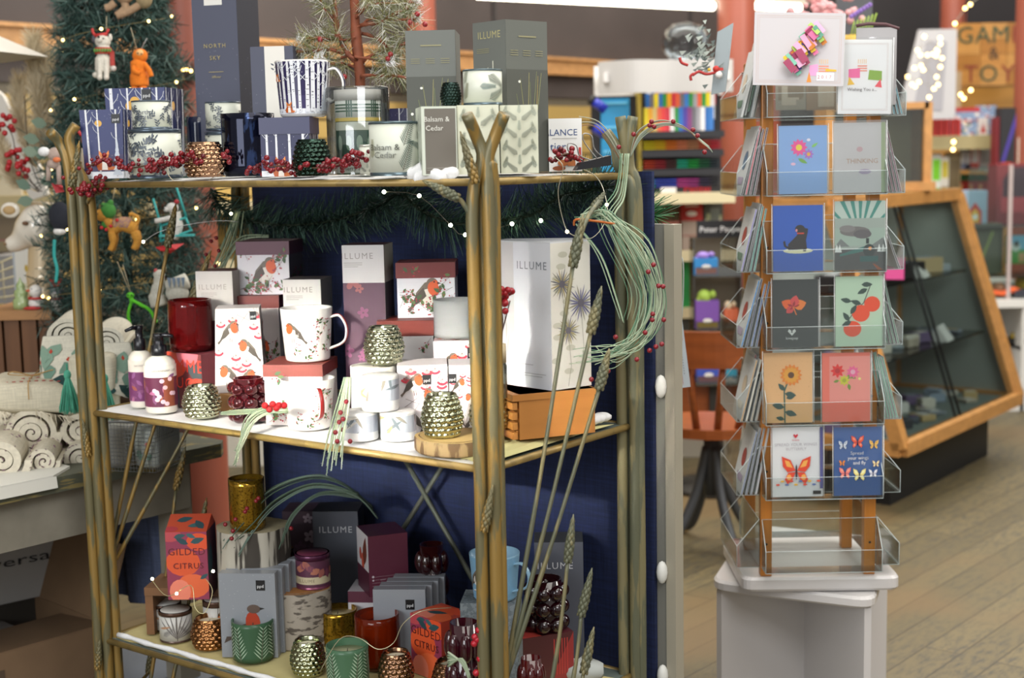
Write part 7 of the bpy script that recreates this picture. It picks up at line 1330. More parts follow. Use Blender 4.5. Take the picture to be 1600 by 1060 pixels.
# --- top shelf
fx = lambda seed, n, f, tx=None: (lambda a: birches(a, seed, n, '#242b4e', f)+(ppd(*tx[:2], tx[2]) if tx else []))
def foxbox(a): return birches(a, 3, 3, '#2c3466', ((.52, .12, .5),))+ppd(.74, a*.8, .2)
PBX('gift_box', 'tapered mug box with a sitting fox among birches and a yellow moon', 'box', hid(147, 206, 3.08, Z1, 171, -.05, .09), '#2a3050', {'front': foxbox, 'right': fx(4, 4, ())}, tw=1.13, td=1.05)
PBX('gift_box', 'large birch forest gift box standing behind the stacked tins', 'box', hid(186, 273, 3.2, Z1, 137, -.12, .12), '#2a3050', {'front': lambda a: birches(a, 6, 4, '#2c3466', ())+ppd(.62, a*.86, .16)+[ell('#d9a53f', .5, a*.85, .08, .08)], 'right': fx(8, 4, ())}, tw=1.06)
nsky = lambda a: leafy(a, 12, ('#4a525c', '#5f6872', '#39424e'), 34)+text('North', .42, a*.42, .13, '#5a606c')+text('Sky', .42, a*.26, .13, '#5a606c')
c_, r_, h_ = cyl(211, 291, 203, Z1, Y=2.99)
tin('large dark-rimmed candle tin with dark leaf sprigs beside the tapered fox box', 211, 291, 201, Z1, Y=2.99, art=nsky, lf=.08)
tin('small leaf-sprig candle tin stacked on the large one beside the fox box', 219, 278, 156, Z1+h_+.001+.002, Y=2.99, art=lambda a: leafy(a, 13, ('#4a525c', '#5f6872', '#39424e'), 26)+text('North', .32, a*.5, .12, '#5a606c')+text('Sky', .32, a*.32, .12, '#5a606c'), lf=.05)
votive('bronze hobnail glass votive holder at the front of the top shelf', 294, 360, 222, Z1, Y=2.88, col='#a88468')
c_, r_, h_ = cyl(332, 388, 205, Z1, Y=3.16)
tin('large leaf-patterned candle tin hidden behind the bronze votive', 330, 388, 205, Z1, Y=3.16, art=lambda a: leafy(a, 14, n=20), lf=.08)
tin('small leaf-patterned candle tin stacked in front of the tall navy box', 332, 386, 158, Z1+h_+.003, Y=3.16, art=lambda a: leafy(a, 15, n=20), lf=.05)
jar('navy glass jar with a frosted lid behind the birch forest box', 302, 336, 182, Z1, Y=3.3, col='#141a30', m=mat('#141a30', .12), waxc='#0f1424')
navy = '#4a4d5e'
star = lambda seed, n=60: [ell('#b8bcc8', random.Random(seed+k).random(), random.Random(seed*3+k).random()*2.6, .005, .005, 0, 5) for k in range(n)]
gold_t = '#a89a68'
PBX('diffuser_box', 'very tall navy box with gold lettering, reaching out of the photo', 'box', hid(323, 391, 3.28, Z1, -40, -.28, .11), navy, {'front': lambda a: [rc('#d8d6d0', .28, a-.6, .68, a)]+star(3)+text('NORTH', .48, a*.64, .12, gold_t, 1.3)+text('SKY', .48, a*.58, .12, gold_t, 1.3)+ln(gold_t, [(.33, a*.52), (.66, a*.52)], .01)+text('diffuser', .5, a*.49, .07, gold_t), 'right': lambda a: [rc('#22242f', 0, 0, 1, a)]+star(9)}, rough=.6)
PBX('diffuser_box', 'shorter navy box with a pale label behind the fox mug', 'box', hid(409, 474, 3.05, Z1, 72, -.1, .1), navy, {'front': lambda a: [rc('#dad7cf', .33, a*.42, .8, a)]+leafy(a, 3, n=3)[:0]+[leafp('#5a6068', .55, a*.8+.05*k, .1, .04, .6+(k % 2)*2) for k in range(5)]+star(5, 30)+text('NORTH', .5, a*.3, .13, gold_t, 1.2)+text('SKY', .56, a*.22, .13, gold_t, 1.2)}, rough=.6)
jar('dark midnight blue ribbed glass jar on the top shelf', 355, 437, 176, Z1, Y=2.93, col='#10142a', m=speckle('#0c1024', '#30426a', .58, 60, .08, .6, (1, 1, .3)), waxc='#0c0f1c', fill=.9)
PBX('gift_box', 'fox and birch gift box with a dark lid under the fox mug', 'box', hid(419, 494, 2.76, Z1, 184, -.06, .09), '#e4e4e8', {'front': lambda a: birches(a, 21, 4, '#2a2c50', ((.4, .0, .4),), moon=False), 'right': fx(22, 4, ())}, lid=(.032, '#37395a'))
g_ = hid(419, 494, 2.76, Z1, 184, -.06, .09); zt1 = Z1+g_['h']+.002
mug('mug printed with foxes and white birch trunks on the lidded fox box', 442, 524, 93, zt1, Y=2.82, hang=1.25, art=lambda a: [rc('#2b2450', .0, 0, 1, a)]+birches(a, 31, 12, '#2b2450', ((.3, .02, .16), (.12, .62, .12)), moon=False), taper=.86, hcol='#2c3154', th=1.45)
votive('dark green hobnail glass votive before the lidded fox box', 463, 523, 218, Z1, Y=2.66, col='#2c3c34')
# clear cylinder of stacked tins
c_, r_, h_ = cyl(518, 616, 136, Z1, Y=2.78); t = thing('clear_tube_package', 'clear acetate drum holding stacked green plaid candle tins', 'package', c_, facing(c_.x, c_.y))
b = MB(); b.lathe([(r_, .001), (r_, h_), (r_*.97, h_+.003), (.001, h_+.003)], mat('#e8eef0', .05, kind='clear', amt=.08), 40); b.build('tube', t)
b = MB(); rr = r_*.72; b.lathe([(.001, .001), (rr, .001), (rr, h_*.62), (.001, h_*.62)], '#5d6b50', 36); b.lathe([(rr*1.01, h_*.62), (rr*1.01, h_*.66), (rr, h_*.66)], '#c8a84a', 36); wrapart(b, lambda a: [rc('#d4d2c4', 0, .02, 1, .16), rc('#b09a4c', 0, .17, 1, .19), rc('#3c5244', 0, .19, 1, a-.14), rc('#c8c4b0', 0, a-.13, 1, a)]+[ell('#8a9a84', .15+.18*k, .5, .05, .12) for k in range(5)]+text('Merry & Bright', .5, .06, .09, '#4a4a40'), rr, 1.35, .002, h_*.6); b.build('lower_tin', t)
b = MB(); b.lathe([(.001, h_*.66), (rr, h_*.66), (rr, h_*.92), (.001, h_*.92)], '#dcd8cc', 36); b.lathe([(rr, h_*.86), (rr*1.03, h_*.86), (rr*1.03, h_*.985), (.001, h_*.985)], '#c8beb4', 36)
wrapart(b, lambda a: [rc('#3c5a44', 0, a*.3+k, 1, a*.3+k+.025) for k in (0, .05, .1)]+[rc('#3c5a44', x+k, 0, x+k+.025, a) for x in (.3, .72) for k in (0, .04, .08)], rr, 1.35, h_*.67, h_*.19); b.build('upper_tin', t)
PBX('gift_box', 'fox box peeking out behind the large pine-sprig tin at the rail', 'box', hid(612, 668, 2.82, Z1, 169, -.05, .08), '#2a2850', {'front': lambda a: birches(a, 41, 4, '#2c2a52', ((.35, a*.62, .3),), moon=False)})
PBX('card_box', 'plain grey blank box end behind the clear drum package', 'box', hid(586, 612, 2.9, Z1, 160, 0, .05), '#a9a89f')
bals = lambda s=1: (lambda a: balsam(a*s, 4))
tin('large white candle tin with pine sprigs standing at the front top rail', 583, 662, 189, Z1, Y=2.545, rim='#54646a', art=lambda a: pine(.62, a*.55, .42, 1.2, '#5c6a60')+pine(.6, .02, .42, 1.25, '#5c6a60')+pine(.95, a*.5, .25, 2.8, '#4d6a68')+pine(.12, a*.3, .25, 1.5, '#9a9a74')+text('Balsam &', .34, a*.46, .12, '#54564f')+text('Cedar', .36, a*.3, .12, '#54564f'), lf=.05)
tin('small pale patterned tin left of the large pine-sprig tin', 567, 590, 226, Z1, Y=2.68, art=bals(), lf=.08, rim='#c8cabc')
g = hid(667, 721, 2.46, Z1, 166, .16, .10)
PBX('gift_box', 'square box with a brown lettered front panel and pale edges', 'box', g, '#cdd3c4', {'front': lambda a: [rc('#6d675e', .09, .04, .97, a-.06)]+text('Balsam &', .43, a*.78, .2, '#dcdad0')+text('Cedar', .36, a*.65, .2, '#dcdad0')+[rc('#a8a49a', .12, .2, .8, .21), rc('#a8a49a', .12, .14, .95, .15)], 'left': bals(), 'top': balsam}, rough=.6)
g2 = hid(722, 786, 2.475, Z1, 164, .06, .10); PBX('gift_box', 'pine-sprig patterned box behind the front-right post', 'box', g2, '#d2d3bd', {'front': balsam, 'top': balsam}, rough=.6)
g3 = hid(788, 846, 2.49, Z1, 164, .02, .10); PBX('gift_box', 'pine-sprig patterned box right of the front-right post', 'box', g3, '#d2d3bd', {'front': balsam, 'right': balsam}, rough=.6)
zb1 = Z1+g2['h']+.0015
votive('small dark green hobnail votive on the brown-panelled box', 694, 727, 129, Z1+g['h']+.0015, Y=2.53, col='#26332f')
tin('small candle tin with pine sprigs on top of the patterned boxes', 730, 790, 107, zb1, Y=2.535, rim='#54646a', art=lambda a: pine(.45, a*.5, .3, 0, '#4d7070')+pine(.6, a*.85, .4, -.5, '#5c6a60')+pine(.62, .05, .4, .5, '#5c6a60')+pine(.12, a*.1, .3, 1.3, '#8a8a6a')+pine(.1, a*.6, .3, 1.2, '#6f7a60'), lf=.05)
def greens(a, top=True): return [rc('#4e504a', 0, 0, 1, a*.68)]+[('#%s' % c, [(x, 0), (x+.016, 0), (x+d*.9+.006, l*a), (x+d*.9, l*a)]) for x, d, l, c in ((.55, .32, .66, 'a8a864'), (.5, .25, .67, '8f9455'), (.45, .1, .66, 'b0a860'), (.6, -.05, .6, '7f8a4c'), (.55, -.25, .62, '9a9a58'), (.5, -.3, .52, '7f8a4c'), (.62, .15, .64, 'b8a048'), (.4, -.38, .45, '6f7a48'))]+pine(.0, a*.1, .35, .9, '#5f7058')+pine(.1, a*.25, .3, .2, '#50664e')+[ell('#dcdcd4', .1, a*.42, .03, .03), ell('#dcdcd4', .3, a*.6, .03, .025)]+[rc('#8c8868', .3, a*.89, .72, a*.9)]+[rc('#8c8868', .1+.3*k, a*.8-.04*j, .28+.3*k, a*.8-.04*j+.012) for k in range(3) for j in range(3)]
PBX('diffuser_box', 'tall grey-green box with reed grasses, left of the two', 'box', hid(646, 722, 2.75, Z1, 47, -.04, .12), '#676a65', {'front': greens, 'right': lambda a: [rc('#585b55', 0, 0, 1, a)]}, rough=.6)
PBX('diffuser_box', 'tallest grey-green box with gold lettering, right of the two', 'box', hid(799, 862, 2.60, Z1, 32, .72, .092), '#5f625c', {'front': greens, 'left': lambda a: [rc('#686b66', 0, 0, 1, a)]+text('ILLUME', .5, a*.89, .2, '#b0a878', 1.1)+[rc('#8c8868', .12, a*.82-.035*k, .5, a*.82-.035*k+.012) for k in range(3)]+pine(.8, a*.3, .5, 1.1, '#5f7058')+[rc('#c8c8b8', .6, a*.64, .63, a*.74), rc('#c8c8b8', .45, a*.64, .47, a*.7)]}, rough=.6)
PBX('game_box', 'white card game box with blue lettering and stacked brown shapes', 'box', hid(862, 913, 2.66, Z1, 185, -.02, .04), '#e2e2e0', {'front': lambda a: text('BALANCE', .28, a*.68, .27, '#27457a')+text('tier', .28, a*.4, .34, '#27457a')+[rc('#9a9a98', .1, a*.62, .85, a*.63), P('#b06838', [(-.12, 0), (.12, 0), (.1, .28), (0, .4), (-.1, .28)], .68, a*.1, 1), ell('#b06838', .42, a*.16, .16, .1), ell('#8a4a28', .3, a*.06, .2, .07), rc('#c03a34', .9, a*.1, .97, a*.45)]})
q = at_y(925, 258, 2.62); b = MB(); b.prism([(-.03, 0), (.03, 0), (.028, .022), (-.02, .016)], -.01, .01, '#1b1b1f'); single('binder_clip', b, 'black binder clip lying at the right end of the top shelf', 'clip', (q.x, q.y, Z1+.003), .4) if False else None
t = thing('binder_clip', 'large black binder clip with wire handles at the right end of the top shelf', 'clip', (q.x, q.y, Z1+.002), .3)
b = MB(); b.prism([(-.035, 0), (.035, .008), (.034, .026), (-.025, .014)], -.01, .01, mat('#1b1b1f', .3)); b.build('clip_body', t)
for s, (x, z) in ((-1, (-.03, .045)), (1, (.0, .062))):
    b = MB(); b.tube(bez([(x+.028, 0, .018), (x+.006, 0, z*.6), (x, 0, z), (x-.016, 0, z+.004), (x-.014, 0, z-.012), (x+.012, 0, .018)], 4), .0012, mat('#9a9a98', .3, .8), 5); b.build('wire_handle', t)
def berrypile(lab, pts, n, spread, seed, Yj=.02, c='#7c1620'):
    r = random.Random(seed); t = thing('berry_garland', lab, 'berries', at_y(*pts[0])); O = Vector(t.location); pth = px3(pts, 8); b = MB(); b.tube([p-O for p in pth], .0016, '#5a4030', 5); b.build('stem', t); b = MB(); m1, m2 = mat(c, .22), mat('#5a0f18', .25)
    for k in range(n): p = pth[int(r.random()*len(pth))]-O+Vector((r.gauss(0, spread), r.gauss(0, Yj), r.gauss(0, spread*.7))); z_ = p.z+O.z; b.ball(p if z_ > Z1+.004 or lab.startswith('hang') else Vector((p.x, p.y, Z1+.005-O.z)), r.uniform(.004, .006), m1 if r.random() < .7 else m2, 7, 5)
    o = b.build('berries', t); o['kind'] = 'stuff'
berrypile('dark red berry garland along the left front of the top shelf', [(135, 262, 3.02), (165, 250, 3.0), (200, 262, 2.96), (235, 258, 2.9), (262, 256, 2.88), (290, 245, 2.86), (312, 250, 2.84)], 150, .008, 1)
berrypile('hanging dark red berry cluster below the top rail at the front-left post', [(125, 292, 3.0), (140, 300, 3.0), (155, 285, 3.0)], 46, .011, 2)
berrypile('dark red berry garland before the fox gift box and green votive', [(398, 265, 2.8), (430, 260, 2.74), (470, 262, 2.66), (510, 262, 2.6), (545, 252, 2.62), (566, 246, 2.62)], 170, .009, 3)
berrypile('dark red berries on the snow before the white card game box', [(866, 246, 2.58), (890, 240, 2.6), (905, 248, 2.62)], 26, .008, 4)
berrypile('hanging loose berries at the right edge of the bronze votive', [(352, 240, 2.84), (358, 252, 2.83)], 9, .004, 5)
# small flocked pine
q = at_y(560, 245, 3.08); t = thing('flocked_pine', 'small snow-flocked artificial pine with a rust-brown trunk on the top shelf', 'artificial tree', (q.x, q.y, Z1)); O = Vector(t.location); K_ = lambda x, y, d=0: at_y(x, y, 3.08+d)-O; bk = mat('#7c4128', .7, kind='noise', amt=.2, scale=50)
b = MB(); tr = [K_(562, 240), K_(563, 170), K_(562, 110), K_(556, 50), K_(553, -20)]; tr[0].z = .0; b.tube(bez(tr, 5), [.011]*10+[.012]*6+[.010]*5, bk, 8); b.build('trunk', t)
b = MB(); b.lathe([(.001, 0), (.04, 0), (.035, .02), (.012, .03)], '#6a4a30', 14, Matrix.Translation((tr[0].x, tr[0].y, 0))); b.build('stand', t)
br = [([(560, 100), (545, 85), (528, 55), (522, 15), (518, -10)], .006), ([(560, 95), (520, 78), (490, 80), (450, 82)], .004), ([(555, 60), (530, 62), (500, 60), (470, 62)], .003), ([(560, 40), (590, 36), (620, 22), (640, 12)], .0045), ([(560, 50), (590, 60), (605, 75), (615, 92)], .004), ([(562, 100), (590, 82), (620, 72), (645, 66)], .0035), ([(563, 120), (585, 118), (610, 118), (635, 122)], .0035), ([(562, 108), (540, 100), (515, 100), (492, 104)], .003), ([(556, 45), (580, 30), (600, 35), (650, 30)], .003), ([(520, 30), (505, 10), (500, -10)], .003), ([(556, 30), (575, 10), (600, -6)], .003), ([(545, 88), (525, 92), (500, 92)], .003), ([(556, 90), (600, 95), (610, 100)], .003), ([(556, 20), (590, 8), (650, 4)], .003)]
b = MB(); pa = [[p+Vector((0, U(-.03, .03), 0)) for p in px3([(x, y, 3.08) for x, y in pts], 4)] for pts, rr in br]
for pth, (pts, rr) in zip(pa, br): b.tube([p-O for p in pth], rr, bk, 6)
b.build('branches', t)
b = MB(); gm = [mat('#7a7a48', .8), mat('#8c8a58', .8), mat('#5f6a44', .8), mat('#b8b8a0', .8), mat('#d0d0c8', .9)]
for pth in pa:
    n = len(pth); needles(b, [p-O for p in pth[n//4:]], .042, .0006, 900, gm, 0, .85)
    for k in range(3): p = pth[n//2+RN.randrange(n//2)]-O; d = Vector((U(-1, 1), U(-1, 1), U(-.3, .8))).normalized()*.04; needles(b, [p, p+d], .036, .0006, 900, gm, 0, .9)
b.build('needles', t)
b = MB()
for pth in pa: e = pth[-1]-O; needles(b, [e-Vector((.01, 0, 0)), e+Vector((.01, 0, .004))], .016, .0008, 2600, [snowm], 0, 1)
b.build('flock', t)
b = MB()
for x, y in ((652, 22), (640, 35), (664, 38), (606, 92), (610, 85), (455, 82), (500, 62), (538, 120), (645, 62)): b.ball(K_(x, y, -.03), .006, mat('#8a2024', .3), 7, 5)
b.build('berries', t)

# --- middle shelf
def lotion(lab, x0, x1, yt, yb, y_sh, lc, art):
    c, R_, h = cyl(x0, x1, y_sh, Z2, yb); t = thing('lotion_bottle', lab, 'bottle', c, facing(c.x, c.y)); b = MB(); b.lathe([(.001, .0), (R_*.95, .0), (R_, .004), (R_, h*.82), (R_*.93, h*.9), (R_*.7, h*.97), (R_*.42, h), (R_*.42, h+.004)], mat('#dcd8cc', .12, coat=.8), 32); b.build('bottle', t)
    b = MB(); b.lathe([(R_*1.004, h*.12), (R_*1.008, h*.12), (R_*1.008, h*.84), (R_*1.004, h*.84)], mat('#d8d2c6', .4), 32); wrapart(b, lambda a: [rc(lc, 0, 0, 1, a*.72)]+art(a)+text('SAVANNAH OAK', .6, a*.86, .07, '#8a847c'), R_*1.008, 1.5, h*.12, h*.72); b.build('label', t)
    hp = at_y((x0+x1)/2, yt, c.y).z-Z2; bk_ = mat('#15161c', .25); b = MB(); b.lathe([(R_*.45, h), (R_*.48, h+.001), (R_*.48, h+(hp-h)*.45), (R_*.3, h+(hp-h)*.5), (R_*.3, h+(hp-h)*.8), (R_*.34, h+(hp-h)*.82), (R_*.34, hp), (.001, hp)], bk_, 24); pm_ = b.build('pump', t); b = MB(); b.tube([(0, 0, hp-.006), (-.012, -.01, hp-.004), (-.028, -.022, hp-.009)] if x0 < 220 else [(0, 0, hp-.006), (.014, -.008, hp-.003), (.03, -.016, hp-.006)], [.006, .005, .0035], bk_, 8); b.build('nozzle', pm_)
fl = lambda seed: (lambda a: [leafp(random.Random(seed+k).choice(('#8a5a88', '#7a4a70', '#a86a8a', '#9a5840')), random.Random(seed+k*3).random(), a*.7*random.Random(seed+k*5).random(), .22, .1, k*1.1) for k in range(14)])
lotion('purple-labelled lotion pump bottle, rear of the pair', 204, 243, 508, 638, 545, '#6a3060', fl(1))
lotion('plum and rust labelled lotion pump bottle, front of the pair', 228, 279, 521, 647, 552, '#5c2440', lambda a: fl(2)(a)+[rc('#8a4a34', .55, 0, .8, a*.72)]+[ell('#d8c0cc', random.Random(k).uniform(.3, .8), a*.7*random.Random(k+9).random(), .05, .045) for k in range(12)])
g = sit(262, 634, 318, 641, Z2, 552, .085)
PBX('gift_box', 'red and slate box with vermilion letters under the red jar', 'box', g, '#6a2c34', {'front': lambda a: [rc('#6a3034', 0, 0, 1, a), ell('#c84a34', .25, a*.82, .36, .3), ell('#d0707c', .62, a*.98, .3, .25), ell('#3c4a4e', .85, a*.66, .28, .14, -.5), rc('#37444a', .0, a*.0, .35, a*.5), ell('#b04a3a', .9, a*.45, .3, .12)]+text('OMME', .50, a*.66, .35, '#e0402c', 1.15)+text('RUGS', .5, a*.36, .3, '#e0402c', 1.15)})
zj = Z2+g['h']+.0015
jar('dark red glass candle jar standing on the slate and red box', 259, 326, 465, zj, Y=g['loc'].y, col='#7a0f12', amt=.7, waxc='#4a0a10', bulge=.04, fill=.78)
votive('silver hobnail glass votive beside the lotion bottles', 285, 348, 598, Z2, yb=657, col='#b9bca0')
g = sit(322, 640, 392, 650, Z2, 617, .1); b = MB(); b.box((0, 0, g['h']/2), (g['w_'], g['d'], g['h']), mat('#a87c48', .5, kind='grainx', scale=40), bev=.002); single('wooden_block', b, 'low wooden block under the tapered robin box', 'block', g['loc'], g['yaw']); zk = Z2+g['h']+.001
g = hid(331, 410, 2.97, zk, 483, .12, .10)
PBX('gift_box', 'tapered white robin mug box leaning wide at the foot', 'box', g, '#e4dcd8', {'front': lambda a: robin_umbels(a, 2)+ppd(.78, a*.86, .15), 'right': lambda a: robin_umbels(a, 4)}, tw=.87, td=.8)
PBX('candle_box', 'white and plum box behind the dark red jar', 'box', hid(309, 366, 3.12, Z2, 424, -.12, .09), '#58283c', {'front': lambda a: floral(a, 6, '#58283c', n=8)+[rc('#cfcac4', 0, a*.62, 1, a)]+illume('#a8a098', .45, .86, .2)(a), 'right': lambda a: [rc('#b8b2aa', 0, a*.62, 1, a)]})
g = hid(368, 436, 3.14, Z2, 463, -.06, .1)
PBX('gift_box', 'red lidded box under the upper left robin gift box', 'box', g, '#dcd4d0', {'front': lambda a: berries_robins(a, 5)}, lid=(.028, '#7c3028')); z_ = Z2+g['h']+.002
PBX('gift_box', 'robin gift box with a plum lid at the back left of the middle shelf', 'box', hid(375, 455, 3.16, z_, 378, -.13, .11), '#dbd9de', {'front': lambda a: berries_robins(a, 7, ((.5, .42, .5, 1),)), 'right': lambda a: [rc('#6a6264', 0, 0, 1, a)]+berries_robins(a, 8, ())}, lid=(.03, '#5f2c40'))
PBX('candle_box', 'white and dark plum box right of the plum-lidded box', 'box', hid(444, 503, 3.02, Z2, 437, -.14, .09), '#2c1822', {'front': lambda a: [rc('#cfccc8', 0, a*.74, 1, a)]+illume('#8a847e', .4, .9, .2)(a), 'right': lambda a: [rc('#a8a49c', 0, a*.72, 1, a), rc('#22141c', 0, 0, 1, a*.72)]})
PBX('candle_box', 'tallest plum floral box with a white top band, middle shelf', 'box', hid(538, 603, 2.9, Z2, 383, -.12, .09), '#4a2438', {'front': lambda a: floral(a, 9, '#4c2840', ('#7a3a60', '#6a3050', '#8a4a4c', '#5c2c4c'), 12)+[rc('#c9c7c8', 0, a*.78, 1, a)]+illume('#8a8684', .36, .92, .2)(a), 'right': lambda a: [rc('#2c1826', 0, 0, 1, a*.78), rc('#a8a6a0', 0, a*.78, 1, a)]})
g = hid(590, 676, 2.86, Z2, 502, .0, .10)
PBX('gift_box', 'red lidded robin box under the upper right robin gift box', 'box', g, '#dcd8d6', {'front': lambda a: berries_robins(a, 11, ())}, lid=(.032, '#742c24')); z_ = Z2+g['h']+.002
PBX('gift_box', 'robin gift box with a brick red lid stacked at the back right', 'box', hid(622, 712, 2.9, z_, 411, -.02, .10), '#dcdce2', {'front': lambda a: berries_robins(a, 13, ((.48, .42, .5, 1),))}, lid=(.032, '#74302f'))
g = hid(409, 500, 2.80, Z2, 571, -.12, .12)
PBX('gift_box', 'box with a rust red lid under the upper robin mug', 'box', g, '#ded6d2', {'front': lambda a: berries_robins(a, 15, ())}, lid=(.024, '#7a3228')); zm = Z2+g['h']+.002
def rmug(bird): return lambda a: sum([sprig(x, y*a, .22, t, random.Random(int(x*100)), '#9c2a3c', '#5f7a44', 3, 9) for x, y, t in ((.55, .1, 1.3), (.68, .35, 1.5), (.8, .1, 1.6), (.78, .55, 1.4), (.3, .05, 1.2), (.9, .3, 1.7), (.62, .6, 1.2), (.45, .0, .5))], [])+(robin(.32, a*.55, .3, -1) if bird else [])
mug('white robin mug on the rust red lidded box', 434, 516, 477, zm, Y=g['loc'].y, hang=1.25, art=rmug(True), hcol='#a02a24', taper=.86)
mug('white robin mug at the front of the middle shelf with its red handle forward', 441, 528, 585, Z2, yb=676, hang=.30, art=rmug(False), hcol='#8a201c', taper=.8)
bubble('dark red bubble glass votive on the middle shelf', 356, 426, 585, Z2, yb=664)
b = MB()
for x, y in ((414, 634), (421, 640), (426, 632), (432, 638), (436, 634), (444, 634)): b.ball(at_y(x, y, 2.66), .0068, mat('#a8161c', .3), 9, 6)
b.tube(px3([(412, 632, 2.665), (430, 636, 2.665), (447, 634, 2.67)], 4), .0013, '#5a4030', 4); single('berry_sprig', b, 'bright red berries between the bubble glass and the lower robin mug', 'berries')
c_, r_, h_ = cyl(541, 614, 566, Z2, Y=2.74); jar('plain white candle jar under the upper silver votive', 541, 614, 566, Z2, Y=2.74, col='#dcd9d0', m=mat('#dad7cc', .4), waxc='#dcd8cc', fill=.985, art=lambda a: text('ILLUME', .35, a*.3, .14, '#a8a49a', 1.3))
votive('silver hobnail glass votive on top of the white candle jar', 563, 628, 507, Z2+h_+.0025, Y=2.74, col='#c2c5a8')
grasses = lambda s: (lambda a: [rc('#aeb4be', 0, 0, 1, a)]+[leafp(random.Random(s+k).choice(('#6f7a80', '#c8c6c0', '#8a8478', '#b0a070')), random.Random(s+k*7).random(), a*random.Random(s+k*3).random(), .4, .06, .5+k*.4) for k in range(11)])
def smallcandle(lab, x0, x1, yt, z, yb=None, Y=None, s=1):
    c, R_, h = cyl(x0, x1, yt, z, yb, Y); t = thing('candle_jar', lab, 'candle', c, facing(c.x, c.y)); b = MB(); b.lathe([(.001, 0), (R_*.97, 0), (R_, .003), (R_, h*.9), (R_*.97, h*.9)], mat('#dcdcda', .3), 36); wrapart(b, grasses(s), R_, 1.45, h*.3, h*.58); b.build('jar', t)
    b = MB(); b.lathe([(R_*1.01, h*.88), (R_*1.01, h*.96), (R_*.9, h*.99), (.001, h)], mat('#d8d6d2', .35), 36); b.build('lid', t)
smallcandle('small white candle with a grey grass label, lower left of the trio', 534, 593, 636, Z2, yb=691, s=1); smallcandle('small white candle with a grey grass label, lower right of the trio', 594, 652, 636, Z2, yb=691, s=2)
cc, rr_, hh_ = cyl(534, 593, 636, Z2, yb=691); smallcandle('small white candle with a grey grass label, stacked on top of the pair', 557, 617, 580, Z2+hh_+.001, Y=cc.y, s=3)
g = hid(618, 697, 2.68, Z2, 571, .06, .09); PBX('napkin_pack', 'white robin-print napkin pack behind the lower silver votive', 'napkins', g, '#ddd6d6', {'front': lambda a: robin_umbels(a, 22)+ppd(.5, a*.72, .17), 'left': lambda a: robin_umbels(a, 21)})
g_b = hid(699, 748, 2.66, Z2, 571, .05, .09); PBX('napkin_pack', 'white robin-print napkin pack partly behind the front-right post', 'napkins', g_b, '#ddd6d6', {'front': lambda a: robin_umbels(a, 24)+ppd(-.02, a*.75, .26)})
g = hid(676, 752, 2.80, Z2, 533, .0, .09); PBX('napkin_pack', 'white robin-print napkin pack under the frosted jar', 'napkins', g, '#ddd6d6', {'front': lambda a: robin_umbels(a, 26)+ppd(.7, a*.78, .2), 'top': lambda a: robin_umbels(a, 25)})
jar('frosted translucent white jar on the robin napkin pack', 675, 750, 464, Z2+g['h']+.001, Y=2.85, col='#b9bcbc', m=mat('#b4b8b8', .35, kind='glass', amt=.35), waxc='#c4c6c2', fill=.8)
bark = speckle('#a48a62', '#6d5438', .5, 40, .8, 0, (1, 1, .25)); endw = mat('#c2a468', .6, kind='noise', amt=.12, scale=12)
def log(name, lab, x0, x1, yt, yb, z, m_, e_, wob=.03, seed=0):
    c, R_, h = cyl(x0, x1, yt, z, yb); t = thing(name, lab, 'wood slice', c); f = lambda a, zz, r_: r_*(1+wob*sin(3*a+seed)+wob*.5*sin(7*a+seed*2)); b = MB(); b.lathe([(.001, 0), (R_*.98, 0), (R_, .004), (R_, h-.004), (R_*.985, h)], m_, 44, fn=f); b.build('bark', t); b = MB(); b.lathe([(R_*.985, h), (.001, h+.0005)], e_, 44, fn=f); b.lathe([(R_*.9, h+.0007), (R_*.895, h+.0012), (R_*.87, h+.0007)], m_, 44, fn=f); b.build('cut_face', t); return c, R_, h
c, R_, h = log('wood_slice', 'low round wood slice carrying two silver votives', 645, 782, 668, 716, Z2, bark, endw)
votive('silver hobnail votive on the wood slice left of the front-right post', 650, 718, 611, Z2+h+.0012, Y=c.y-.01, col='#b9bc9c'); votive('silver hobnail votive on the wood slice behind the front-right post', 726, 792, 612, Z2+h+.0012, Y=c.y+.04, col='#b9bc9c')
# wooden box and hexagonal white box
A, B_ = at_z(803, 689, Z2+.012), at_z(930, 676, Z2+.012); w_ = (B_-A).length; yaw = atan2(B_.y-A.y, B_.x-A.x); h = at_y(866, 612, (A.y+B_.y)/2).z-Z2-.012; d = .13; lc = (A+B_)/2+Vector((-sin(yaw)*d/2, cos(yaw)*d/2, 0))
t = thing('wooden_box', 'honey-coloured wooden box with slotted side under the white hexagonal box', 'box', lc, yaw); hw = mat('#b5793c', .4, kind='grainx', amt=.1, scale=24); b = MB(); b.box((.006, 0, h/2), (w_-.012, d, h), hw)
b.box((0, 0, h-.006), (w_+.004, d+.004, .012), hw); b.build('body', t); b = MB()
for k in range(4): b.box((-w_/2+.003, 0, .008+k*h/4.6), (.01, d, h/6.5), hw)
b.build('side_slats', t); zw = Z2+.012+h+.001
HP = [at_z(780, 598, zw), at_z(806, 603, zw), at_z(863, 611, zw), at_z(924, 602, zw)]; HP += [HP[3]+Vector((-.02, .075, 0)), HP[0]+Vector((.02, .045, 0))]; ctr = sum(HP, Vector())/6; m_ = HP[1]; h = at_y(828, 378, m_.y).z-zw; e = (HP[2]-HP[1]).length
t = thing('hexagonal_box', 'tall white hexagonal box with thistle flowers on its right side', 'box', ctr); b = MB(); hexp = [((p-ctr).x, (p-ctr).y) for p in HP]; b.slab(hexp, 0, h, mat('#d2d4da', .5))
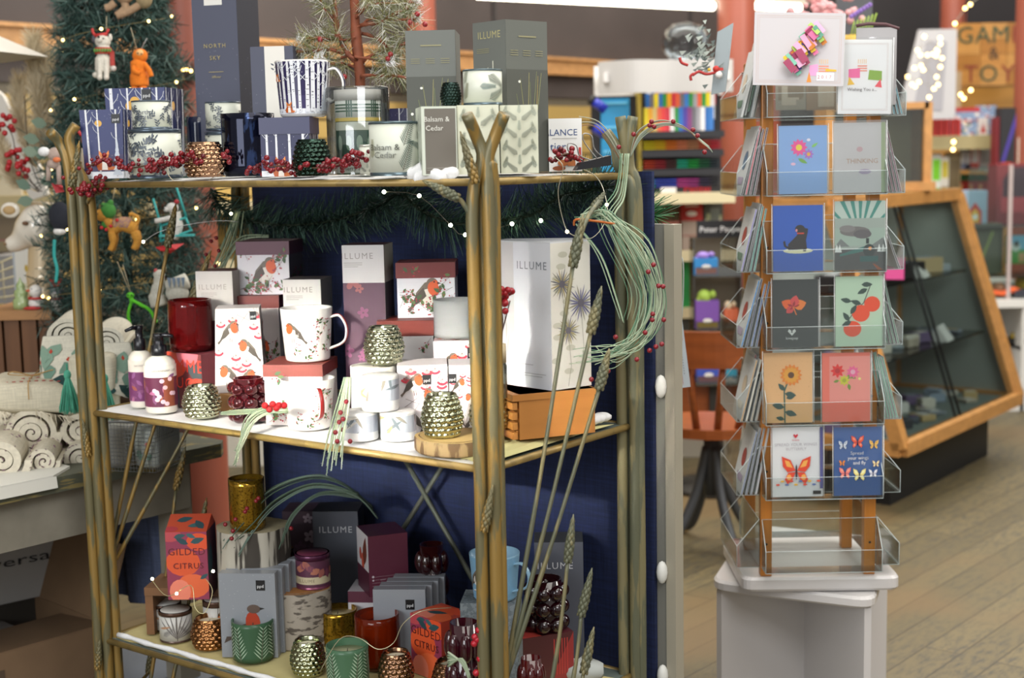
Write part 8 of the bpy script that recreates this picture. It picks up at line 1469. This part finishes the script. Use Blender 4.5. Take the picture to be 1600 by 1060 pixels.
def hm(i):
    p, q = Vector((*hexp[i], 0)), Vector((*hexp[(i+1) % 6], 0)); n_ = (q-p).cross(Vector((0, 0, 1))).normalized(); return lambda u, v, o: p+(q-p)*u+Vector((0, 0, v*e))+n_*o
a_ = h/e; b.art(text('ILLUME', .5, a_*.82, .22, '#7c8088', 1.2)+[rc('#a0a2a6', .1, a_*.1-.05*k, .85-.1*k, a_*.1-.05*k+.012) for k in range(2)]+[rc('#a0a2a6', .1, a_*.16, .5, a_*.16+.014)], hm(1), clip=(0, 0, 1, a_))
def thistle(x, y, s, c): return [leafp(c[k % 3], x, y, s*(.5+.12*(k % 2)), s*.055, 6.283*k/24) for k in range(24)]+[ell('#5a5660', x, y, s*.14, s*.14)]+ln('#8a8878', [(x, y-.1*s), (x+.06, y-1.4*s), (x-.02, y-2.2*s)], .012)
b.art([rc('#cfccc2', 0, 0, 1, a_)]+[ell('#b4b2a2', random.Random(k).uniform(.05, .5), a_*(.12+.08*k), .12, .06) for k in range(11)]+thistle(.28, a_*.72, .55, ('#7a7668', '#9a8a5c', '#5c5c64'))+thistle(.75, a_*.58, .62, ('#5c5a78', '#8a8670', '#6c6c88'))+thistle(.42, a_*.4, .5, ('#8a8468', '#9a8f5c', '#6c6a74')), hm(2), clip=(0, 0, 1, a_)); b.art([rc('#c6c4c4', 0, 0, 1, a_)]+[leafp('#aaa6a0', .5, a_*(.2+.1*k), .5, .06, 1.2+.3*k) for k in range(5)], hm(0), clip=(0, 0, 1, a_)); b.build('body', t)
b = MB(); b.slab([(x*1.0, y*1.0) for x, y in hexp], h, h+.002, mat('#c9cbd0', .5)); b.build('lid_flap', t)
# reed jar with berries
c, R_, h = cyl(774, 798, 536, zw, Y=2.5); c.x -= .012; t = thing('berry_vase', 'small glass jar with a wooden collar and red berry twigs beside the hexagonal box', 'vase', c); b = MB(); b.lathe([(.001, .001), (R_*1.1, .001), (R_*1.1, h*.6), (R_*.8, h*.7)], mat('#c8ccc4', .08, kind='clear', amt=.15), 28); b.build('glass', t); b = MB(); b.lathe([(R_*.6, h*.66), (R_*1.02, h*.66), (R_*1.02, h), (.001, h)], '#b8a888', 28); b.build('collar', t)
O = c; b = MB(); K2 = lambda x, y, dd=0: at_y(x, y, c.y+dd)-O; b.tube([(0, 0, .01), K2(785, 500), K2(781, 460)], .0018, '#5a4238', 5); b.tube([K2(784, 520), K2(792, 490), K2(797, 470)], .0013, '#5a4238', 5); b.tube([K2(778, 536), K2(776, 440)], .0016, '#b89468', 5)
b.build('twigs', t); b = MB(); r = random.Random(4)
for k in range(15): b.ball(K2(788+r.gauss(0, 7), 468+r.gauss(0, 15), r.uniform(-.015, .01)), .0062, mat('#981822', .25), 8, 6)
b.build('berries', t)

# --- bottom shelf
gc, R_, h = None, None, None
wb = speckle('#b0aa9c', '#3f3932', .5, 42, .8, 0, (1, 1, .10)); t0 = cyl(318, 432, 808, Z3, Y=3.0); c, R_, h = t0; t = thing('wood_block', 'weathered grey tree stump block under the gold mercury glass', 'wood slice', c); b = MB(); f = lambda a, zz, r_: r_*(1+.05*sin(2*a+1)+.04*sin(5*a)+.012*sin(17*a)); b.lathe([(.001, 0), (R_*.98, 0), (R_, h*.5), (R_*.97, h)], wb, 60, fn=f); b.build('bark', t); b = MB(); b.lathe([(R_*.97, h), (.001, h+.001)], mat('#b8ac8c', .7, kind='noise', amt=.2, scale=30), 60, fn=f); b.build('cut_face', t)
gm_ = speckle('#a8842c', '#6f5418', .56, 260, .14, .85)
jar('tall gold mercury glass votive on the weathered stump', 340, 397, 741, Z3+h+.002, Y=c.y-.03, col='#a8842c', m=gm_, waxc='#b8aa88', fill=.9, name='mercury_glass', cat='candle holder', bulge=.0)
# bench stand and citrus box
A, B_ = at_z(230, 985, Z3), at_z(330, 1000, Z3); A.y += 0; g = dict(loc=(A+B_)/2+Vector((.02, .05, 0)), w_=(B_-A).length, yaw=-.1); h = at_y(240, 912, A.y).z-Z3; wd = mat('#7c5636', .5, kind='grainx', scale=30); t = thing('wooden_riser', 'small brown wooden riser under the orange citrus box', 'stand', (g['loc'].x, g['loc'].y, Z3), g['yaw']); w_ = g['w_']; b = MB(); b.box((0, 0, h-.009), (w_, .11, .018), wd); b.build('top_board', t)
for s in (-1, 1): b = MB(); b.box((s*(w_/2-.009), 0, (h-.018)/2), (.018, .105, h-.018), wd); b.build('leg', t)
gl_ = hid(240, 306, 2.96, Z3+h+.001, 832, -.02, .085)
gild = lambda a: citrus(a)+text('GILDED', .5, a*.66, .245, '#5f1c24', 1.1)+text('CITRUS', .53, a*.46, .205, '#5f1c24', 1.12)
def gabled(name, lab, g, faces, col, gh): 
    t = PBX(name, lab, 'box', g, col, faces); w_, d, h = g['w_'], g['d'], g['h']; b = MB(); b.add([(-w_/2, -d/2, h), (w_/2, -d/2, h), (w_/2, d*.15, h+gh), (-w_/2, d*.15, h+gh), (w_/2, d/2, h), (-w_/2, d/2, h)], [(0, 1, 2, 3), (3, 2, 4, 5), (1, 4, 2), (0, 3, 5)], mat('#b84a30', .5)); k = sqrt(gh**2+(d*.65)**2)
    b.art([leafp('#2f4a50', .2, .4, .4, .2, .3), leafp('#3b5f60', .5, .2, .4, .16, .2), leafp('#2f4a50', .9, .1, .4, .2, 2.2), ell('#a83a40', .1, .1, .2, .1)], lambda u, v, o: Vector(((u-.5)*w_, -d/2+v*w_/k*d*.65, h+v*w_/k*gh+o+.0003)), clip=(0, 0, 1, k/w_)); b.build('gable_top', t); return t
gabled('candle_box', 'orange and maroon citrus-print box on the wooden riser', gl_, {'front': gild, 'right': lambda a: [rc('#4a2a34', 0, 0, 1, a), leafp('#28454c', .2, .3*a, .9, .5, 1.4)]}, '#a83c34', .026)
fern = lambda s: (lambda a: sum([[leafp('#6f6a68', .5+.0*k, a*.1, .6, .03, .3+.25*k) for k in range(9)], ln('#4a4038', [(.52, 0), (.52, a)], .012), pine(.2, a*.2, .3, .6, '#8a8684'), pine(.8, a*.2, .3, 2.4, '#8a8684'), [leafp('#b08868', .1, a*.5, .3, .05, .2)]], []))
for lab, x0, x1, yt, yb, Y in (('brown-lidded fern candle tin, rear left on the bottom shelf', 238, 286, 934, 988, None), ('brown-lidded fern candle tin, front left on the bottom shelf', 250, 303, 944, 1006, None)):
    tin(lab, x0, x1, yt, Z3, yb=yb, Y=Y, art=fern(1), rim='#5c4a42', lf=.12, col='#c8c6c0', lidc='#5a4236')
tin('brown-lidded fern candle tin under the riser, right', 290, 334, 930, Z3, Y=3.02, art=fern(2), rim='#5c4a42', lf=.14, col='#c8c6c0', lidc='#5a4236')
g = hid(322, 412, 2.9, Z3, 897, -.08, .028)
rob = lambda a: [rc('#8a8e94', 0, 0, 1, a)]+[ell('#b8bcc2', random.Random(k).random(), random.Random(k+50).random()*a, .006, .006, 0, 5) for k in range(60)]+[ell('#5a4a40', .42, a*.3, .2, .14, .6), ell('#a8402c', .58, a*.42, .13, .2, .1), ell('#5c4c44', .6, a*.58, .12, .08), P('#4a3e38', [(0, 0), (-.25, -.12), (-.2, 0)], .3, a*.25, 1), P('#222222', [(0, 0), (.09, -.02), (0, -.05)], .71, a*.6, 1)]+ppd(.66, a*.8, .16)
for k in range(4): 
    gg = dict(g); gg['loc'] = g['loc']+Vector((.010*k, .031*k, 0)); gg['h'] = g['h']+.001*k; PBX('napkin_pack', ('silver grey robin napkin pack, front one of the left row' if k == 0 else 'silver grey napkin pack standing behind the robin one in the left row'), 'napkins', gg, '#9b9fa4', {'front': rob, 'right': lambda a: [rc('#a8acb0', .1, 0, .3, a), rc('#6a6e74', .6, 0, .7, a)]}, rough=.25, group=None if k == 0 else 'silver napkin packs in the left row')
zl = Z3+g['h']+.005
tin('brown-lidded fern candle tin on the silver napkin packs', 341, 390, 856, Z3+.072, Y=3.10, art=fern(3), rim='#5c4a42', lf=.3, col='#c8c6c0', lidc='#4a3a34') if False else None
cc, rr_, hh_ = cyl(341, 390, 857, Z3, Y=3.07); tin('brown-lidded fern candle tin behind the silver napkin packs', 339, 391, 857, Z3+.0, Y=3.075, art=fern(3), rim='#5c4a42', lf=.1, col='#c8c6c0', lidc='#4a3a34')
votive('bronze hobnail votive behind the plum tin on the log', 401, 447, 852, Z3, Y=3.02, col='#6d4e3c'); votive('copper bronze hobnail votive at the front left of the bottom shelf', 298, 362, 955, Z3, yb=1021, col='#a8764c')
birchb = speckle('#a2988a', '#5a5148', .55, 70, .85, 0, (.5, .5, 1.3)); c, R_, h = log('birch_log', 'upright birch log section carrying the plum candle tin', 421, 523, 902, 1018, Z3, birchb, mat('#b57c44', .6, kind='noise', amt=.12, scale=14), .03, 2)
tin('plum floral candle tin on the birch log', 442, 497, 856, Z3+h+.0015, Y=c.y, col='#6a3046', art=lambda a: [rc('#5c3448', 0, 0, 1, a), rc('#c8bc9c', 0, a*.12, 1, a*.4)]+text('ILLUME', .35, a*.2, .1, '#8a7c66', 1.2)+[leafp(('#b0705c', '#9a5c54', '#7a4458')[k % 3], .1+.09*k, a*.7, .22, .14, .6*k) for k in range(10)], rim='#8a4a60', lf=.16, lidc='#5a2c48')
gf = lambda a: sum([pine(x, y, .55, 1.57+t, '#a9bfa6', 9, .02, .34) for x, y, t in ((.28, .02, .12), (.62, .02, -.1), (.9, .02, .1), (.05, .02, 0))], [])
jar('green frosted glass candle with pale fern leaves, left one', 363, 432, 957, Z3, yb=1040, m=mat('#46684c', .25, kind='glass', amt=.25), waxc='#c8c6a0', fill=.82, art=gf, th=1.45)
jar('green frosted glass candle with pale fern leaves, right one', 510, 580, 996, Z3, yb=1082, m=mat('#557a5c', .25, kind='glass', amt=.25), waxc='#c8c6a0', fill=.82, art=gf, th=1.45)
votive('silver green hobnail votive at the front of the bottom shelf', 453, 512, 991, Z3, yb=1063, col='#a9ad8c')
jar('gold speckled mercury glass candle beside the birch log', 497, 562, 942, Z3, yb=1012, m=gm_, waxc='#e0d2a0', fill=.84, name='mercury_glass', bulge=.03)
jar('amber orange glass candle jar on the bottom shelf', 555, 628, 948, Z3, yb=1052, m=mat('#a8340c', .05, kind='glass', amt=.75), waxc='#a02c08', fill=.78, bulge=.03)
votive('bronze hobnail votive cut by the bottom edge, left of the citrus box', 590, 650, 1009, Z3, yb=1085, col='#8a6850'); votive('bronze hobnail votive cut by the bottom edge, in front of the bubble glass', 673, 743, 1021, Z3, yb=1100, col='#8a6850')
PBX('candle_box', 'orange citrus-print box turned sideways on the bottom shelf', 'box', hid(627, 676, 2.79, Z3, 966, -.8, .085), '#b8442c', {'front': lambda a: citrus(a)+text('GILDED', .5, a*.68, .26, '#4c1c1c', 1.1)+text('CITRUS', .52, a*.48, .22, '#4c1c1c', 1.1), 'top': lambda a: citrus(a)[1:5]+[leafp('#2f4a50', .2, .3, .5, .2, .4), leafp('#2f4a50', .9, .8, .5, .2, 2.6)], 'right': lambda a: [rc('#a83c2c', 0, 0, 1, a), leafp('#28454c', .2, .4*a, .6, .3, 1.2)]})
bubble('dark red bubble glass beside the sideways citrus box', 676, 744, 962, Z3, Y=2.53, col='#4a0c20'); bubble('dark red bubble glass at the back before the navy panel', 633, 690, 843, Z3+.05, Y=2.98, col='#3a080e')
b = MB(); c_, r_, h_ = cyl(633, 690, 843, Z3, Y=2.98); b.box((0, 0, .0245), (.12, .09, .049), '#2c3036'); single('card_box', b, 'dark grey flat box under the rear bubble glass', 'box', (c_.x+.01, c_.y, Z3), -.3)
g = sit(815, 1080, 897, 1066, Z3, 993, .08); PBX('candle_box', 'dark maroon box with red lettering under the right bubble glass', 'box', g, '#4c1c22', {'front': lambda a: [rc('#4a1e22', 0, 0, 1, a), ('#8a2c2c', [(.5, 0), (1, 0), (1, a)])]+[rc('#a83430', .62+.05*k, a*.2, .64+.05*k, a*.9) for k in range(6)], 'top': lambda a: [rc('#a83c34', 0, 0, .4, a), leafp('#2f4a44', .8, .3, .5, .3, 2.2)]})
bubble('dark red bubble glass on the maroon box by the wheat stalks', 805, 882, 893, Z3+g['h']+.0015, Y=g['loc'].y, col='#2f0812')
bubble('dark red bubble glass cut by the bottom edge right of the post', 793, 842, 1020, Z3, Y=2.44, col='#5a0d14')
grey = '#4f525c'
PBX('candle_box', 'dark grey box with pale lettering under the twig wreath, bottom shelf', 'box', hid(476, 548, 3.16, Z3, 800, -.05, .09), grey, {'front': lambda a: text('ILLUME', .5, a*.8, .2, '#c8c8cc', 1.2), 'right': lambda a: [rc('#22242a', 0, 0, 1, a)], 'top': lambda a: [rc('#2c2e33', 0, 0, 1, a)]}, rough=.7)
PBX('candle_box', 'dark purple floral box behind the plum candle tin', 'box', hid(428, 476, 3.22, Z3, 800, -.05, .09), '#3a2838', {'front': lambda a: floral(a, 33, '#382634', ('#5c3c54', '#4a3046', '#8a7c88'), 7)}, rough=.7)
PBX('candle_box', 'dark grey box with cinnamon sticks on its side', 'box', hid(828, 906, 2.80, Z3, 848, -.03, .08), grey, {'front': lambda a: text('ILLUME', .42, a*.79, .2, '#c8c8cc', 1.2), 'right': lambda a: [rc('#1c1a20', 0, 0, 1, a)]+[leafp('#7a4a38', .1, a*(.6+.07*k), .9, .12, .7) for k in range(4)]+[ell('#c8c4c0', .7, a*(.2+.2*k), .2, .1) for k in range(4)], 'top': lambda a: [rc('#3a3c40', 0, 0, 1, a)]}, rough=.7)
g = hid(528, 580, 3.02, Z3, 925, -.1, .09); PBX('candle_box', 'white and maroon box lying under the larger maroon box', 'box', g, '#c8c4c8', {'front': lambda a: [rc('#5a2438', 0, a*.75, 1, a), leafp('#8a7050', .6, .1, .5, .12, .9), leafp('#9a8a5a', .7, .1, .5, .1, 1.6)]}); zg = Z3+g['h']+.001
g = hid(563, 626, 2.97, zg, 836, .35, .1); PBX('candle_box', 'maroon box with a white leaf-printed side and recycling marks', 'box', g, '#5c2638', {'front': lambda a: [rc('#9a8088', .08+.0*k, a*(.32-.05*k), .9-.1*k, a*(.32-.05*k)+.008) for k in range(6)]+text('ILLUME', .35, a*.26, .04, '#c8b8c0')+[ell('#c8b8c0', .1, a*.33, .03, .03), ell('#c8b8c0', .1, a*.27, .025, .025)], 'left': lambda a: [rc('#c8c4c8', 0, a*.4, 1, a), ell('#a84434', .3, a*.6, .1, .14), ell('#b84c38', .5, a*.5, .12, .2), leafp('#6a3428', .6, a*.45, .7, .35, 1.3), rc('#4c2032', 0, 0, 1, a*.4)], 'top': lambda a: [rc('#4c2030', 0, 0, 1, a)]}); 
g = hid(568, 652, 2.86, Z3, 922, -.06, .026)
for k in range(4):
    gg = dict(g); gg['loc'] = g['loc']+Vector((.012*k, .029*k, 0)); PBX('napkin_pack', 'silver grey napkin pack with a black label, front one of the right row' if k == 0 else 'silver grey napkin pack in the right row behind the labelled one', 'napkins', gg, '#8e9298', {'front': lambda a: [ell('#a0a4a8', random.Random(k_).random(), random.Random(k_+50).random()*a, .006, .006, 0, 5) for k_ in range(40)]+ppd(.62, a*.72, .17)}, rough=.22, group=None if k == 0 else 'silver napkin packs in the right row')
c_, r_, h_ = cyl(721, 803, 853, Z3, Y=2.62); zm_ = at_z(760, 948, Z3).z; zz = at_y(760, 946, 2.58).z
b = MB(); b.box((0, 0, (zz-Z3)/2), (.11, .085, zz-Z3-.001), speckle('#5c6468', '#747c80', .5, 200, .6)); single('stone_block', b, 'speckled grey block under the blue robin mug', 'block', (c_.x-.008, c_.y+.012, Z3+.0005), -.1)
mug('sky blue snowy robin mug behind the front-right post', 721, 803, 853, zz+.001, Y=2.62, hang=.95, art=lambda a: [rc('#6f9ab8', 0, 0, 1, a)]+[ell('#b8ccd8', random.Random(k).random(), random.Random(k+50).random()*a, .005, .005, 0, 5) for k in range(60)]+robin(.19, a*.52, .36, 1)+[ell('#d8e0e4', .24, a*.22, .16, .02)]+ln('#7a5a44', [(.1, a*.2), (.45, a*.27)], .01), col='#7fa3ba', taper=.84)
